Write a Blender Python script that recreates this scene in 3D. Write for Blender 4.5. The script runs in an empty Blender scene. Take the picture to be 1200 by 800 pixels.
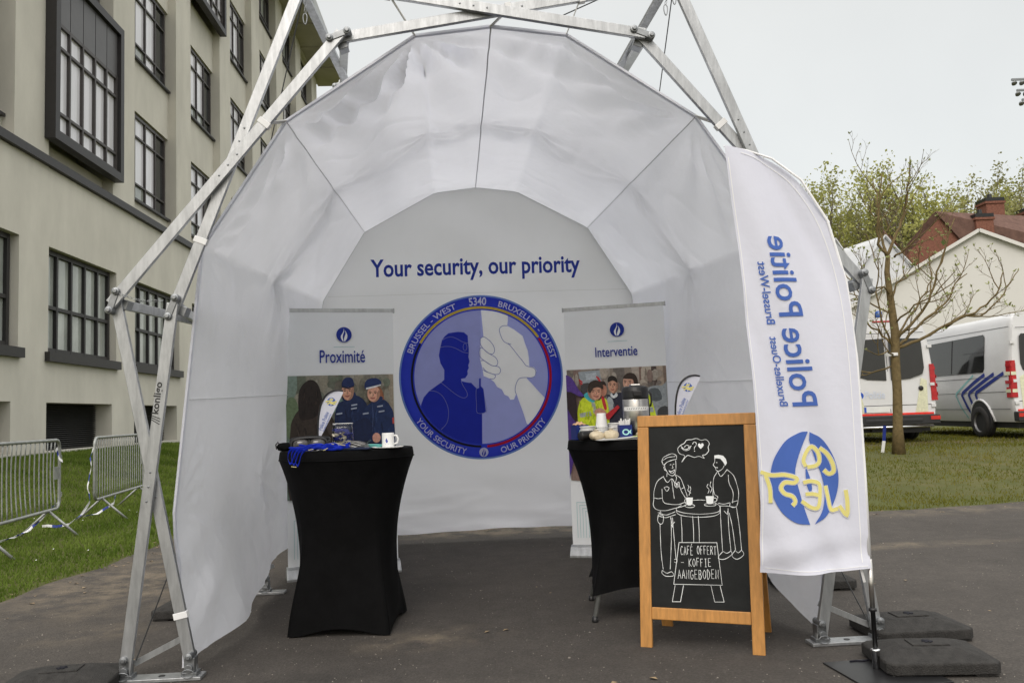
import bpy, bmesh, math, random
import numpy as np
from mathutils import Vector, Matrix, noise as mnoise
from mathutils.geometry import tessellate_polygon

random.seed(7)
rng = np.random.default_rng(7)
scene = bpy.context.scene
col = scene.collection
R = math.radians

# ------------------------------------------------------------------ camera
EYE = 1.25
PITCH = math.atan(0.083)
ROLL = -0.035
cam_data = bpy.data.cameras.new('camera')
cam_data.sensor_width = 36.0
cam_data.lens = 30.0
cam_data.clip_start = 0.05
cam_data.clip_end = 2000
cam = bpy.data.objects.new('camera', cam_data)
col.objects.link(cam)
cam.matrix_world = Matrix.Translation((0, 0, EYE)) @ (Matrix.Rotation(math.pi / 2 + PITCH, 4, 'X') @ Matrix.Rotation(ROLL, 4, 'Z'))
scene.camera = cam

# ------------------------------------------------------------------ world: overcast sky
world = bpy.data.worlds.new('World')
scene.world = world
world.use_nodes = True
nt = world.node_tree
nt.nodes.clear()
SUN_EL, SUN_ROT = R(40), R(192)
sky = nt.nodes.new('ShaderNodeTexSky')
sky.sky_type = 'NISHITA'
sky.sun_disc = False
sky.sun_elevation = SUN_EL
sky.sun_rotation = SUN_ROT
sky.air_density = 1.0
sky.dust_density = 4.0
bg1 = nt.nodes.new('ShaderNodeBackground')
bg1.inputs['Strength'].default_value = 0.05
nt.links.new(sky.outputs[0], bg1.inputs['Color'])
tc = nt.nodes.new('ShaderNodeTexCoord')
sep = nt.nodes.new('ShaderNodeSeparateXYZ')
nt.links.new(tc.outputs['Generated'], sep.inputs[0])
ramp = nt.nodes.new('ShaderNodeValToRGB')
cr = ramp.color_ramp
cr.elements[0].position = 0.0
cr.elements[0].color = (0.69, 0.675, 0.610, 1)
cr.elements[1].position = 1.0
cr.elements[1].color = (2.35, 2.30, 2.19, 1)
e = cr.elements.new(0.45)
e.color = (0.735, 0.72, 0.655, 1)
nt.links.new(sep.outputs['Z'], ramp.inputs[0])
cl = nt.nodes.new('ShaderNodeTexNoise')
cl.inputs['Scale'].default_value = 2.6
cl.inputs['Detail'].default_value = 6
cmap = nt.nodes.new('ShaderNodeMapRange')
cmap.inputs['From Min'].default_value = 0.3
cmap.inputs['From Max'].default_value = 0.7
cmap.inputs['To Min'].default_value = 0.93
cmap.inputs['To Max'].default_value = 1.06
nt.links.new(tc.outputs['Generated'], cl.inputs['Vector'])
nt.links.new(cl.outputs[0], cmap.inputs[0])
bg2 = nt.nodes.new('ShaderNodeBackground')
nt.links.new(ramp.outputs[0], bg2.inputs['Color'])
nt.links.new(cmap.outputs[0], bg2.inputs['Strength'])
addw = nt.nodes.new('ShaderNodeAddShader')
nt.links.new(bg1.outputs[0], addw.inputs[0])
nt.links.new(bg2.outputs[0], addw.inputs[1])
outw = nt.nodes.new('ShaderNodeOutputWorld')
nt.links.new(addw.outputs[0], outw.inputs[0])

# ------------------------------------------------------------------ sun behind thick cloud
sd = bpy.data.lights.new('sun', 'SUN')
sd.energy = 0.95
sd.angle = R(30)
sd.color = (1.0, 0.97, 0.93)
sun = bpy.data.objects.new('sun', sd)
col.objects.link(sun)
az = SUN_ROT
sdir = Vector((math.sin(az) * math.cos(SUN_EL), math.cos(az) * math.cos(SUN_EL), math.sin(SUN_EL)))
sun.rotation_euler = sdir.to_track_quat('Z', 'Y').to_euler()

# ------------------------------------------------------------------ exposure
scene.view_settings.view_transform = 'Standard'
scene.view_settings.look = 'None'
scene.view_settings.exposure = 0.0
scene.view_settings.gamma = 1.0
scene.view_settings.use_curve_mapping = False
scene.render.engine = 'CYCLES'
scene.cycles.use_denoising = True
scene.cycles.max_bounces = 8
scene.cycles.transparent_max_bounces = 8
scene.cycles.caustics_reflective = False
scene.cycles.caustics_refractive = False


# ================================================================== helpers
def srgb(r, g, b):
    f = lambda c: (c / 255 / 12.92) if c / 255 <= 0.04045 else ((c / 255 + 0.055) / 1.055) ** 2.4
    return (f(r), f(g), f(b))


def mat(name, colr, rough=0.6, metal=0.0, var=0.12, scale=6.0, bump=0.0, bscale=60.0, spec=0.5, stretch=None, trans=0.0, alpha=1.0,
        col2=None, thresh=None, coat=0.0, transl=0.0):
    m = bpy.data.materials.new(name)
    m.use_nodes = True
    n = m.node_tree.nodes
    L = m.node_tree.links
    b = n['Principled BSDF']
    b.inputs['Roughness'].default_value = rough
    b.inputs['Metallic'].default_value = metal
    b.inputs['Specular IOR Level'].default_value = spec
    b.inputs['Transmission Weight'].default_value = trans
    b.inputs['Alpha'].default_value = alpha
    b.inputs['Coat Weight'].default_value = coat
    t = n.new('ShaderNodeTexCoord')
    src = t.outputs['Object']
    if stretch:
        mp = n.new('ShaderNodeMapping')
        mp.inputs['Scale'].default_value = stretch
        L.new(src, mp.inputs['Vector'])
        src = mp.outputs[0]
    nz = n.new('ShaderNodeTexNoise')
    nz.inputs['Scale'].default_value = scale
    nz.inputs['Detail'].default_value = 6
    nz.inputs['Roughness'].default_value = 0.65
    L.new(src, nz.inputs['Vector'])
    rp = n.new('ShaderNodeValToRGB')
    lo, hi = thresh or (0.3, 0.7)
    rp.color_ramp.elements[0].position = lo
    rp.color_ramp.elements[1].position = hi
    c1 = tuple(max(0, c * (1 - var)) for c in colr)
    c2 = tuple(min(1, c * (1 + var)) for c in colr) if col2 is None else col2
    rp.color_ramp.elements[0].color = (*c1, 1)
    rp.color_ramp.elements[1].color = (*c2, 1)
    L.new(nz.outputs[0], rp.inputs[0])
    L.new(rp.outputs[0], b.inputs['Base Color'])
    if bump:
        n2 = n.new('ShaderNodeTexNoise')
        n2.inputs['Scale'].default_value = bscale
        n2.inputs['Detail'].default_value = 4
        L.new(src, n2.inputs['Vector'])
        bp = n.new('ShaderNodeBump')
        bp.inputs['Strength'].default_value = bump
        bp.inputs['Distance'].default_value = 0.02
        L.new(n2.outputs[0], bp.inputs['Height'])
        L.new(bp.outputs[0], b.inputs['Normal'])
    if transl:
        tr = n.new('ShaderNodeBsdfTranslucent')
        L.new(rp.outputs[0], tr.inputs['Color'])
        mx = n.new('ShaderNodeMixShader')
        mx.inputs[0].default_value = transl
        L.new(b.outputs[0], mx.inputs[1])
        L.new(tr.outputs[0], mx.inputs[2])
        L.new(mx.outputs[0], n['Material Output'].inputs['Surface'])
    return m


def smooth(t):
    t = max(0.0, min(1.0, t))
    return t * t * (3 - 2 * t)


def zg(x, y):
    """height of the ground: level round the tent, rising gently to the building and to the lawn behind"""
    a = 0.64 * smooth((-x - 6.0) / 4.3) * smooth((y - 4) / 8)
    b = 0.34 * smooth((y - 10.4) / 4.6) * smooth((x + 5.5) / 4.0)
    return max(a, b) + 0.0


class MB:
    """collects geometry, then links it as ONE mesh object"""

    def __init__(self):
        self.v, self.f, self.m = [], [], []

    def add(self, vs, fs, mi=0):
        o = len(self.v)
        self.v.extend([tuple(p) for p in vs])
        for f in fs:
            self.f.append(tuple(i + o for i in f))
            self.m.append(mi)
        return self

    def box(self, c, s, rot=None, mi=0, taper=1.0):
        vs = []
        for sz in (-1, 1):
            k = taper if sz > 0 else 1
            for sx, sy in ((-1, -1), (1, -1), (1, 1), (-1, 1)):
                p = Vector((sx * s[0] / 2 * k, sy * s[1] / 2 * k, sz * s[2] / 2))
                if rot is not None:
                    p = rot @ p
                vs.append(p + Vector(c))
        return self.add(vs, [(3, 2, 1, 0), (4, 5, 6, 7), (0, 1, 5, 4), (1, 2, 6, 5), (2, 3, 7, 6), (3, 0, 4, 7)], mi)

    def bar(self, p0, p1, w, t, wdir, mi=0):
        p0, p1 = Vector(p0), Vector(p1)
        d = (p1 - p0).normalized()
        a = (Vector(wdir) - d * d.dot(Vector(wdir))).normalized()
        b = d.cross(a)
        vs = []
        for p in (p0, p1):
            for sa, sb in ((-1, -1), (1, -1), (1, 1), (-1, 1)):
                vs.append(p + a * sa * w / 2 + b * sb * t / 2)
        return self.add(vs, [(3, 2, 1, 0), (4, 5, 6, 7), (0, 1, 5, 4), (1, 2, 6, 5), (2, 3, 7, 6), (3, 0, 4, 7)], mi)

    def tube(self, pts, r, n=8, closed=False, caps=True, mi=0):
        P = [Vector(p) for p in pts]
        k = len(P)
        rs = r if isinstance(r, (list, tuple)) else [r] * k
        rings = []
        prev = None
        for i in range(k):
            if closed:
                d = P[(i + 1) % k] - P[i - 1]
            else:
                d = P[min(i + 1, k - 1)] - P[max(i - 1, 0)]
            d = d.normalized() if d.length > 1e-9 else Vector((0, 0, 1))
            if prev is None:
                a = Vector((0, 0, 1)) if abs(d.z) < 0.9 else Vector((1, 0, 0))
            else:
                a = prev
            a = (a - d * a.dot(d))
            a = a.normalized() if a.length > 1e-6 else d.orthogonal().normalized()
            prev = a
            b = d.cross(a)
            rings.append([P[i] + (a * math.cos(2 * math.pi * j / n) + b * math.sin(2 * math.pi * j / n)) * rs[i] for j in range(n)])
        vs = [p for rg in rings for p in rg]
        fs = []
        for i in range(k if closed else k - 1):
            i2 = (i + 1) % k
            for j in range(n):
                j2 = (j + 1) % n
                fs.append((i * n + j, i * n + j2, i2 * n + j2, i2 * n + j))
        if caps and not closed:
            fs.append(tuple(range(n))[::-1])
            fs.append(tuple((k - 1) * n + j for j in range(n)))
        return self.add(vs, fs, mi)

    def lathe(self, prof, n=24, c=(0, 0, 0), axis=None, mi=0, caps=True):
        vs = []
        for r, z in prof:
            for j in range(n):
                t = 2 * math.pi * j / n
                p = Vector((r * math.cos(t), r * math.sin(t), z))
                if axis is not None:
                    p = axis @ p
                vs.append(p + Vector(c))
        fs = []
        k = len(prof)
        for i in range(k - 1):
            for j in range(n):
                j2 = (j + 1) % n
                fs.append((i * n + j, i * n + j2, (i + 1) * n + j2, (i + 1) * n + j))
        if caps:
            fs.append(tuple(range(n))[::-1])
            fs.append(tuple((k - 1) * n + j for j in range(n)))
        return self.add(vs, fs, mi)

    def grid(self, fn, nu, nv, mi=0, closed_u=False):
        vs = [fn(i / (nu if closed_u else nu - 1), j / (nv - 1)) for j in range(nv) for i in range(nu)]
        fs = []
        for j in range(nv - 1):
            for i in range(nu if closed_u else nu - 1):
                i2 = (i + 1) % nu
                fs.append((j * nu + i, j * nu + i2, (j + 1) * nu + i2, (j + 1) * nu + i))
        return self.add(vs, fs, mi)

    def poly(self, pts, fn, mi=0, lift=0.0):
        """flat filled polygon; fn maps (a, b, lift) to 3-D"""
        pts = clean(pts)
        tris = tessellate_polygon([[Vector((p[0], p[1], 0)) for p in pts]])
        area = sum(pts[i - 1][0] * pts[i][1] - pts[i][0] * pts[i - 1][1] for i in range(len(pts)))
        return self.add([fn(p[0], p[1], lift) for p in pts], [tuple(t) if True else t for t in tris], mi)

    def prism(self, pts, fn, t0, t1, mi=0):
        pts = clean(pts)
        k = len(pts)
        tris = tessellate_polygon([[Vector((p[0], p[1], 0)) for p in pts]])
        vs = [fn(p[0], p[1], t0) for p in pts] + [fn(p[0], p[1], t1) for p in pts]
        fs = [tuple(t) for t in tris] + [tuple(i + k for i in t[::-1]) for t in tris]
        fs += [(i, (i + 1) % k, (i + 1) % k + k, i + k) for i in range(k)]
        return self.add(vs, fs, mi)

    def stroke(self, pts, w, fn, mi=0, lift=0.0, closed=False, sm=0):
        """painted line of width w along a 2-D polyline"""
        if sm:
            pts = catmull(pts, sm, closed)
        P = [Vector((p[0], p[1])) for p in pts]
        Q = [P[0]]
        for p in P[1:]:
            if (p - Q[-1]).length > 1e-6:
                Q.append(p)
        P = Q
        k = len(P)
        if k < 2:
            return self
        Lp, Rp = [], []
        for i in range(k):
            if closed:
                a, b = P[i - 1], P[(i + 1) % k]
            else:
                a, b = P[max(i - 1, 0)], P[min(i + 1, k - 1)]
            d1 = (P[i] - a).normalized() if (P[i] - a).length > 1e-9 else (b - P[i]).normalized()
            d2 = (b - P[i]).normalized() if (b - P[i]).length > 1e-9 else d1
            n1, n2 = Vector((-d1.y, d1.x)), Vector((-d2.y, d2.x))
            nn = n1 + n2
            nn = nn.normalized() if nn.length > 0.2 else n1
            c = max(0.5, nn.dot(n1))
            ww = w(i / (k - 1)) if callable(w) else w
            Lp.append(P[i] + nn * ww / 2 / c)
            Rp.append(P[i] - nn * ww / 2 / c)
        vs = [fn(p.x, p.y, lift) for p in Lp] + [fn(p.x, p.y, lift) for p in Rp]
        fs = [(i, i + k, (i + 1) % k + k, (i + 1) % k) for i in range(k if closed else k - 1)]
        return self.add(vs, fs, mi)

    def drape(self, fn, maxlen):
        """the collected (a, b, lift) points are split finely, then laid on the curved surface fn"""
        V = [tuple(p) for p in self.v]
        out, om = [], []
        stack = []
        for f, mi in zip(self.f, self.m):
            for k in range(1, len(f) - 1):
                stack.append((f[0], f[k], f[k + 1], mi))
        mids = {}
        while stack:
            a, b_, c, mi = stack.pop()
            es = [((V[p][0] - V[q][0]) ** 2 + (V[p][1] - V[q][1]) ** 2, p, q, r) for p, q, r in ((a, b_, c), (b_, c, a), (c, a, b_))]
            L2, p, q, r = max(es)
            if L2 <= maxlen * maxlen:
                out.append((a, b_, c))
                om.append(mi)
                continue
            key = (min(p, q), max(p, q))
            if key not in mids:
                mids[key] = len(V)
                V.append(tuple((V[p][i] + V[q][i]) / 2 for i in range(3)))
            m_ = mids[key]
            stack.append((p, m_, r, mi))
            stack.append((m_, q, r, mi))
        self.v = [tuple(fn(*p)) for p in V]
        self.f, self.m = out, om
        return self

    def text(self, body, size, fn, mi=0, lift=0.0, bold=0.0, align='LEFT', spacing=1.0, fit=None, shear=0.0):
        vs, fs = text_geo(body, size, bold, align, spacing, shear)
        if fit:
            x0 = min(v[0] for v in vs); x1 = max(v[0] for v in vs)
            y0 = min(v[1] for v in vs); y1 = max(v[1] for v in vs)
            w, h = fit
            vs = [((v[0] - x0) / (x1 - x0) * w, (v[1] - y0) / (y1 - y0) * h if h else (v[1] - y0) / (x1 - x0) * w) for v in vs]
            if align == 'CENTER':
                vs = [(v[0] - w / 2, v[1]) for v in vs]
        return self.add([fn(a, b, lift) for a, b in vs], fs, mi)

    def build(self, name, mats, parent=None, sm=False, bevel=0.0, loc=None, solid=0.0, subd=0, fixn=True):
        me = bpy.data.meshes.new(name)
        me.from_pydata(self.v, [], self.f)
        if not isinstance(mats, (list, tuple)):
            mats = [mats]
        for mm in mats:
            me.materials.append(mm)
        if len(mats) > 1:
            me.polygons.foreach_set('material_index', self.m)
        if sm:
            me.polygons.foreach_set('use_smooth', [True] * len(me.polygons))
        if fixn:
            bm = bmesh.new()
            bm.from_mesh(me)
            bmesh.ops.recalc_face_normals(bm, faces=bm.faces)
            bm.to_mesh(me)
            bm.free()
        me.update()
        o = bpy.data.objects.new(name, me)
        col.objects.link(o)
        if parent is not None:
            o.parent = parent
        if loc is not None:
            o.location = loc
        if solid:
            md = o.modifiers.new('thickness', 'SOLIDIFY')
            md.thickness = solid
            md.offset = 0
        if bevel:
            md = o.modifiers.new('bevel', 'BEVEL')
            md.width = bevel
            md.segments = 2
            md.limit_method = 'ANGLE'
            md.angle_limit = R(40)
        if subd:
            md = o.modifiers.new('subd', 'SUBSURF')
            md.levels = subd
            md.render_levels = subd
        return o


def clean(pts):
    out = []
    for p in pts:
        if not out or abs(p[0] - out[-1][0]) + abs(p[1] - out[-1][1]) > 1e-7:
            out.append((p[0], p[1]))
    if len(out) > 2 and abs(out[0][0] - out[-1][0]) + abs(out[0][1] - out[-1][1]) < 1e-7:
        out.pop()
    return out


def catmull(pts, n=4, closed=False):
    P = [Vector((p[0], p[1])) for p in pts]
    k = len(P)
    out = []
    for i in range(k if closed else k - 1):
        if closed:
            a, b, c, d = P[i - 1], P[i], P[(i + 1) % k], P[(i + 2) % k]
        else:
            b, c = P[i], P[i + 1]
            a = P[i - 1] if i > 0 else b * 2 - c
            d = P[i + 2] if i + 2 < k else c * 2 - b
        for j in range(n):
            t = j / n
            out.append(0.5 * ((2 * b) + (c - a) * t + (2 * a - 5 * b + 4 * c - d) * t * t + (3 * b - a - 3 * c + d) * t ** 3))
    if not closed:
        out.append(P[-1])
    return [(p.x, p.y) for p in out]


def text_geo(body, size, bold=0.0, align='LEFT', spacing=1.0, shear=0.0):
    cu = bpy.data.curves.new('t', 'FONT')
    cu.body = body
    cu.size = size
    cu.align_x = align
    cu.offset = bold
    cu.space_character = spacing
    cu.shear = shear
    cu.resolution_u = 3
    o = bpy.data.objects.new('t', cu)
    col.objects.link(o)
    dg = bpy.context.evaluated_depsgraph_get()
    dg.update()
    me = bpy.data.meshes.new_from_object(o.evaluated_get(dg))
    vs = [(v.co.x, v.co.y) for v in me.vertices]
    fs = [tuple(p.vertices) for p in me.polygons]
    bpy.data.objects.remove(o)
    bpy.data.curves.remove(cu)
    bpy.data.meshes.remove(me)
    return vs, fs


def ell(cx, cy, rx, ry, n=20, a0=0, a1=360):
    return [(cx + rx * math.cos(R(a0 + (a1 - a0) * i / n)), cy + ry * math.sin(R(a0 + (a1 - a0) * i / n))) for i in range(n + (0 if a1 - a0 == 360 else 1))]


def tag(o, label=None, cat=None, group=None, kind=None):
    if label:
        o['label'] = label
    if cat:
        o['category'] = cat
    if group:
        o['group'] = group
    if kind:
        o['kind'] = kind
    return o


def thing(name, label, cat, loc=(0, 0, 0), rz=0.0, group=None):
    o = bpy.data.objects.new(name, None)
    o.empty_display_size = 0.1
    col.objects.link(o)
    o.location = loc
    o.rotation_euler = (0, 0, rz)
    return tag(o, label, cat, group)


def copy_tree(o, parent=None):
    c = o.copy()
    col.objects.link(c)
    if parent is not None:
        c.parent = parent
    for ch in list(o.children):
        copy_tree(ch, c)
    return c


def plane(o, ux, uz, un):
    """map (a, b, lift) onto a plane with origin o"""
    o, ux, uz, un = Vector(o), Vector(ux), Vector(uz), Vector(un)
    return lambda a, b, l=0.0: o + ux * a + uz * b + un * l
# ================================================================== materials
M = {}
M['alu'] = mat('brushed_aluminium', (0.40, 0.41, 0.42), rough=0.42, metal=0.75, var=0.22, scale=5, bump=0.08, bscale=40, stretch=(6, 6, 1))
M['alu_dark'] = mat('cast_metal', (0.26, 0.27, 0.28), rough=0.42, metal=0.85, var=0.2, scale=30)
M['galv'] = mat('galvanised_steel', (0.32, 0.33, 0.32), rough=0.5, metal=0.55, var=0.22, scale=14)
M['fabric'] = mat('white_tent_fabric', (0.86, 0.87, 0.925), rough=0.85, var=0.03, scale=1.2, bump=0.3, bscale=20, spec=0.1, transl=0.33)
M['fabric_back'] = mat('white_printed_fabric', (0.91, 0.91, 0.985), rough=0.85, var=0.02, scale=1.5, bump=0.12, bscale=7, spec=0.1, transl=0.70)
M['hem'] = mat('white_hem', (0.86, 0.86, 0.87), rough=0.7, var=0.03, spec=0.2)
M['seam'] = mat('seam_grey', (0.66, 0.67, 0.69), rough=0.8, var=0.05, spec=0.1)
M['strap'] = mat('white_webbing', (0.80, 0.80, 0.80), rough=0.8, var=0.06, spec=0.2)
M['flagcloth'] = mat('white_flag_cloth', (0.72, 0.73, 0.82), rough=0.75, var=0.02, scale=2, bump=0.10, bscale=25, spec=0.1, transl=0.14)
M['blackfab'] = mat('black_stretch_fabric', (0.0035, 0.0035, 0.0038), rough=0.8, var=0.3, scale=9, bump=0.08, bscale=120, spec=0.10)
M['black'] = mat('black_plastic', (0.012, 0.012, 0.013), rough=0.4, var=0.2, scale=15)
M['blackmetal'] = mat('black_steel', (0.016, 0.016, 0.017), rough=0.35, metal=0.2, var=0.3, scale=10)
M['chrome'] = mat('chrome', (0.75, 0.75, 0.76), rough=0.12, metal=1.0, var=0.04)
M['steel'] = mat('brushed_steel', (0.58, 0.56, 0.53), rough=0.28, metal=1.0, var=0.1, scale=20, stretch=(1, 1, 8))
M['rubber'] = mat('recycled_rubber', (0.035, 0.033, 0.031), rough=0.85, var=0.35, scale=22, bump=0.6, bscale=150, spec=0.3)
M['wood'] = mat('varnished_beech', (0.47, 0.225, 0.062), rough=0.42, var=0.22, scale=4, stretch=(14, 14, 1.2), spec=0.4)
M['board'] = mat('blackboard', (0.011, 0.012, 0.012), rough=0.6, var=0.5, scale=5, spec=0.22)
M['chalk'] = mat('chalk_marker', (0.78, 0.80, 0.80), rough=0.9, var=0.08, scale=60)
M['white'] = mat('white_plastic', (0.78, 0.78, 0.77), rough=0.4, var=0.04)
M['paper'] = mat('paper', (0.74, 0.74, 0.73), rough=0.8, var=0.06, scale=12)
M['blue'] = mat('deep_blue_print', srgb(50, 64, 188), rough=0.75, var=0.05, spec=0.2, transl=0.45)
M['navy'] = mat('navy_lettering', srgb(40, 58, 150), rough=0.75, var=0.05, spec=0.2)
M['flagblue'] = mat('flag_blue_print', srgb(74, 104, 178), rough=0.75, var=0.06, spec=0.2)
M['lblue'] = mat('light_blue_rim', srgb(112, 140, 205), rough=0.75, var=0.04, spec=0.2, transl=0.45)
M['lav'] = mat('lavender_print', srgb(160, 166, 226), rough=0.75, var=0.04, spec=0.2, transl=0.45)
M['lav2'] = mat('lavender_print_left', srgb(152, 157, 216), rough=0.75, var=0.05, spec=0.2, transl=0.45)
M['pwhite'] = mat('white_print', srgb(240, 240, 246), rough=0.75, var=0.03, spec=0.2, transl=0.45)
M['pline'] = mat('print_outline', srgb(140, 146, 200), rough=0.75, var=0.03, spec=0.2, transl=0.45)
M['yel'] = mat('yellow_print', srgb(250, 218, 80), rough=0.75, var=0.05, spec=0.2, transl=0.45)
M['flagyel'] = mat('flag_yellow_print', srgb(222, 212, 132), rough=0.75, var=0.05, spec=0.2)
M['red'] = mat('red_print', srgb(226, 40, 58), rough=0.75, var=0.05, spec=0.2, transl=0.45)
M['pblack'] = mat('black_print', (0.010, 0.010, 0.016), rough=0.75, var=0.05, spec=0.2)
M['banner'] = mat('banner_sheet', srgb(238, 241, 244), rough=0.55, var=0.02, scale=2, spec=0.3)
M['teal_line'] = mat('teal_line', srgb(172, 206, 208), rough=0.6, var=0.04)


def flat(name, r, g, b, **k):
    kw = dict(rough=0.5, var=0.16, scale=22, spec=0.3)
    kw.update(k)
    return mat(name, srgb(r, g, b), **kw)


M['glass_dark'] = mat('window_glass_dark', (0.035, 0.037, 0.038), rough=0.06, var=0.4, scale=0.6, spec=0.6)
M['glass_pale'] = mat('window_glass_with_net_curtain', (0.72, 0.71, 0.75), rough=0.08, var=0.12, scale=0.9, spec=0.6, stretch=(6, 6, 0.5))
M['glass_green'] = mat('window_glass_painted_reflection', (0.34, 0.36, 0.335), rough=0.07, var=0.35, scale=0.8, spec=0.6, stretch=(2, 2, 0.8))  # reflected surroundings are painted into the mottled grey-green base colour
M['winframe'] = mat('brown_window_frame', (0.055, 0.048, 0.047), rough=0.5, var=0.15)
M['darkframe'] = mat('dark_steel_frame', (0.018, 0.016, 0.017), rough=0.5, var=0.2)
M['baypanel'] = mat('grey_bay_panel', (0.085, 0.082, 0.085), rough=0.45, var=0.12, scale=2)
M['shutter'] = mat('louvred_vent', (0.014, 0.014, 0.014), rough=0.55, var=0.3, scale=3)

# plaster wall with faint rain streaks
m = mat('cream_plaster_wall', (0.60, 0.575, 0.51), rough=0.9, var=0.11, scale=0.7, bump=0.12, bscale=30, spec=0.2, stretch=(1.2, 1.2, 0.5))
M['plaster'] = m
M['soffit'] = mat('soffit_paint', (0.42, 0.39, 0.32), rough=0.9, var=0.12, scale=1)
M['brick'] = mat('red_brick', (0.20, 0.088, 0.062), rough=0.9, var=0.3, scale=9, spec=0.2)
M['tiles'] = mat('brown_roof_tiles', (0.13, 0.075, 0.06), rough=0.85, var=0.3, scale=3, spec=0.2)
M['marquee'] = mat('marquee_canvas', (0.66, 0.65, 0.625), rough=0.7, var=0.04, scale=0.4, spec=0.2)
M['marquee_grey'] = mat('marquee_canvas_grey', (0.50, 0.51, 0.52), rough=0.7, var=0.08, scale=0.4, spec=0.2)
M['bark'] = mat('bark', (0.155, 0.115, 0.055), rough=0.9, var=0.35, scale=16, bump=0.4, bscale=60, spec=0.2)
M['bark_far'] = mat('bark_far', (0.15, 0.125, 0.095), rough=0.9, var=0.25, scale=4, spec=0.2)
M['bud'] = mat('bud_green', (0.22, 0.24, 0.08), rough=0.8, var=0.3, scale=20)


def leafmat(name, c1, c2):
    m = bpy.data.materials.new(name)
    m.use_nodes = True
    n, L = m.node_tree.nodes, m.node_tree.links
    b = n['Principled BSDF']
    b.inputs['Roughness'].default_value = 0.8
    b.inputs['Specular IOR Level'].default_value = 0.05
    t = n.new('ShaderNodeTexCoord')
    nz = n.new('ShaderNodeTexNoise')
    nz.inputs['Scale'].default_value = 0.9
    nz.inputs['Detail'].default_value = 5
    L.new(t.outputs['Object'], nz.inputs['Vector'])
    rp = n.new('ShaderNodeValToRGB')
    rp.color_ramp.elements[0].position = 0.35
    rp.color_ramp.elements[1].position = 0.65
    rp.color_ramp.elements[0].color = (*c1, 1)
    rp.color_ramp.elements[1].color = (*c2, 1)
    L.new(nz.outputs[0], rp.inputs[0])
    L.new(rp.outputs[0], b.inputs['Base Color'])
    tr = n.new('ShaderNodeBsdfTranslucent')
    L.new(rp.outputs[0], tr.inputs['Color'])
    mx = n.new('ShaderNodeMixShader')
    mx.inputs[0].default_value = 0.35
    L.new(b.outputs[0], mx.inputs[1])
    L.new(tr.outputs[0], mx.inputs[2])
    L.new(mx.outputs[0], n['Material Output'].inputs['Surface'])
    return m


M['leaf'] = leafmat('spring_leaves', (0.27, 0.28, 0.075), (0.42, 0.42, 0.15))
M['leaf2'] = leafmat('olive_leaves', (0.22, 0.22, 0.09), (0.34, 0.33, 0.15))
M['ivy'] = leafmat('dark_ivy_leaves', (0.035, 0.055, 0.018), (0.09, 0.12, 0.04))


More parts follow.
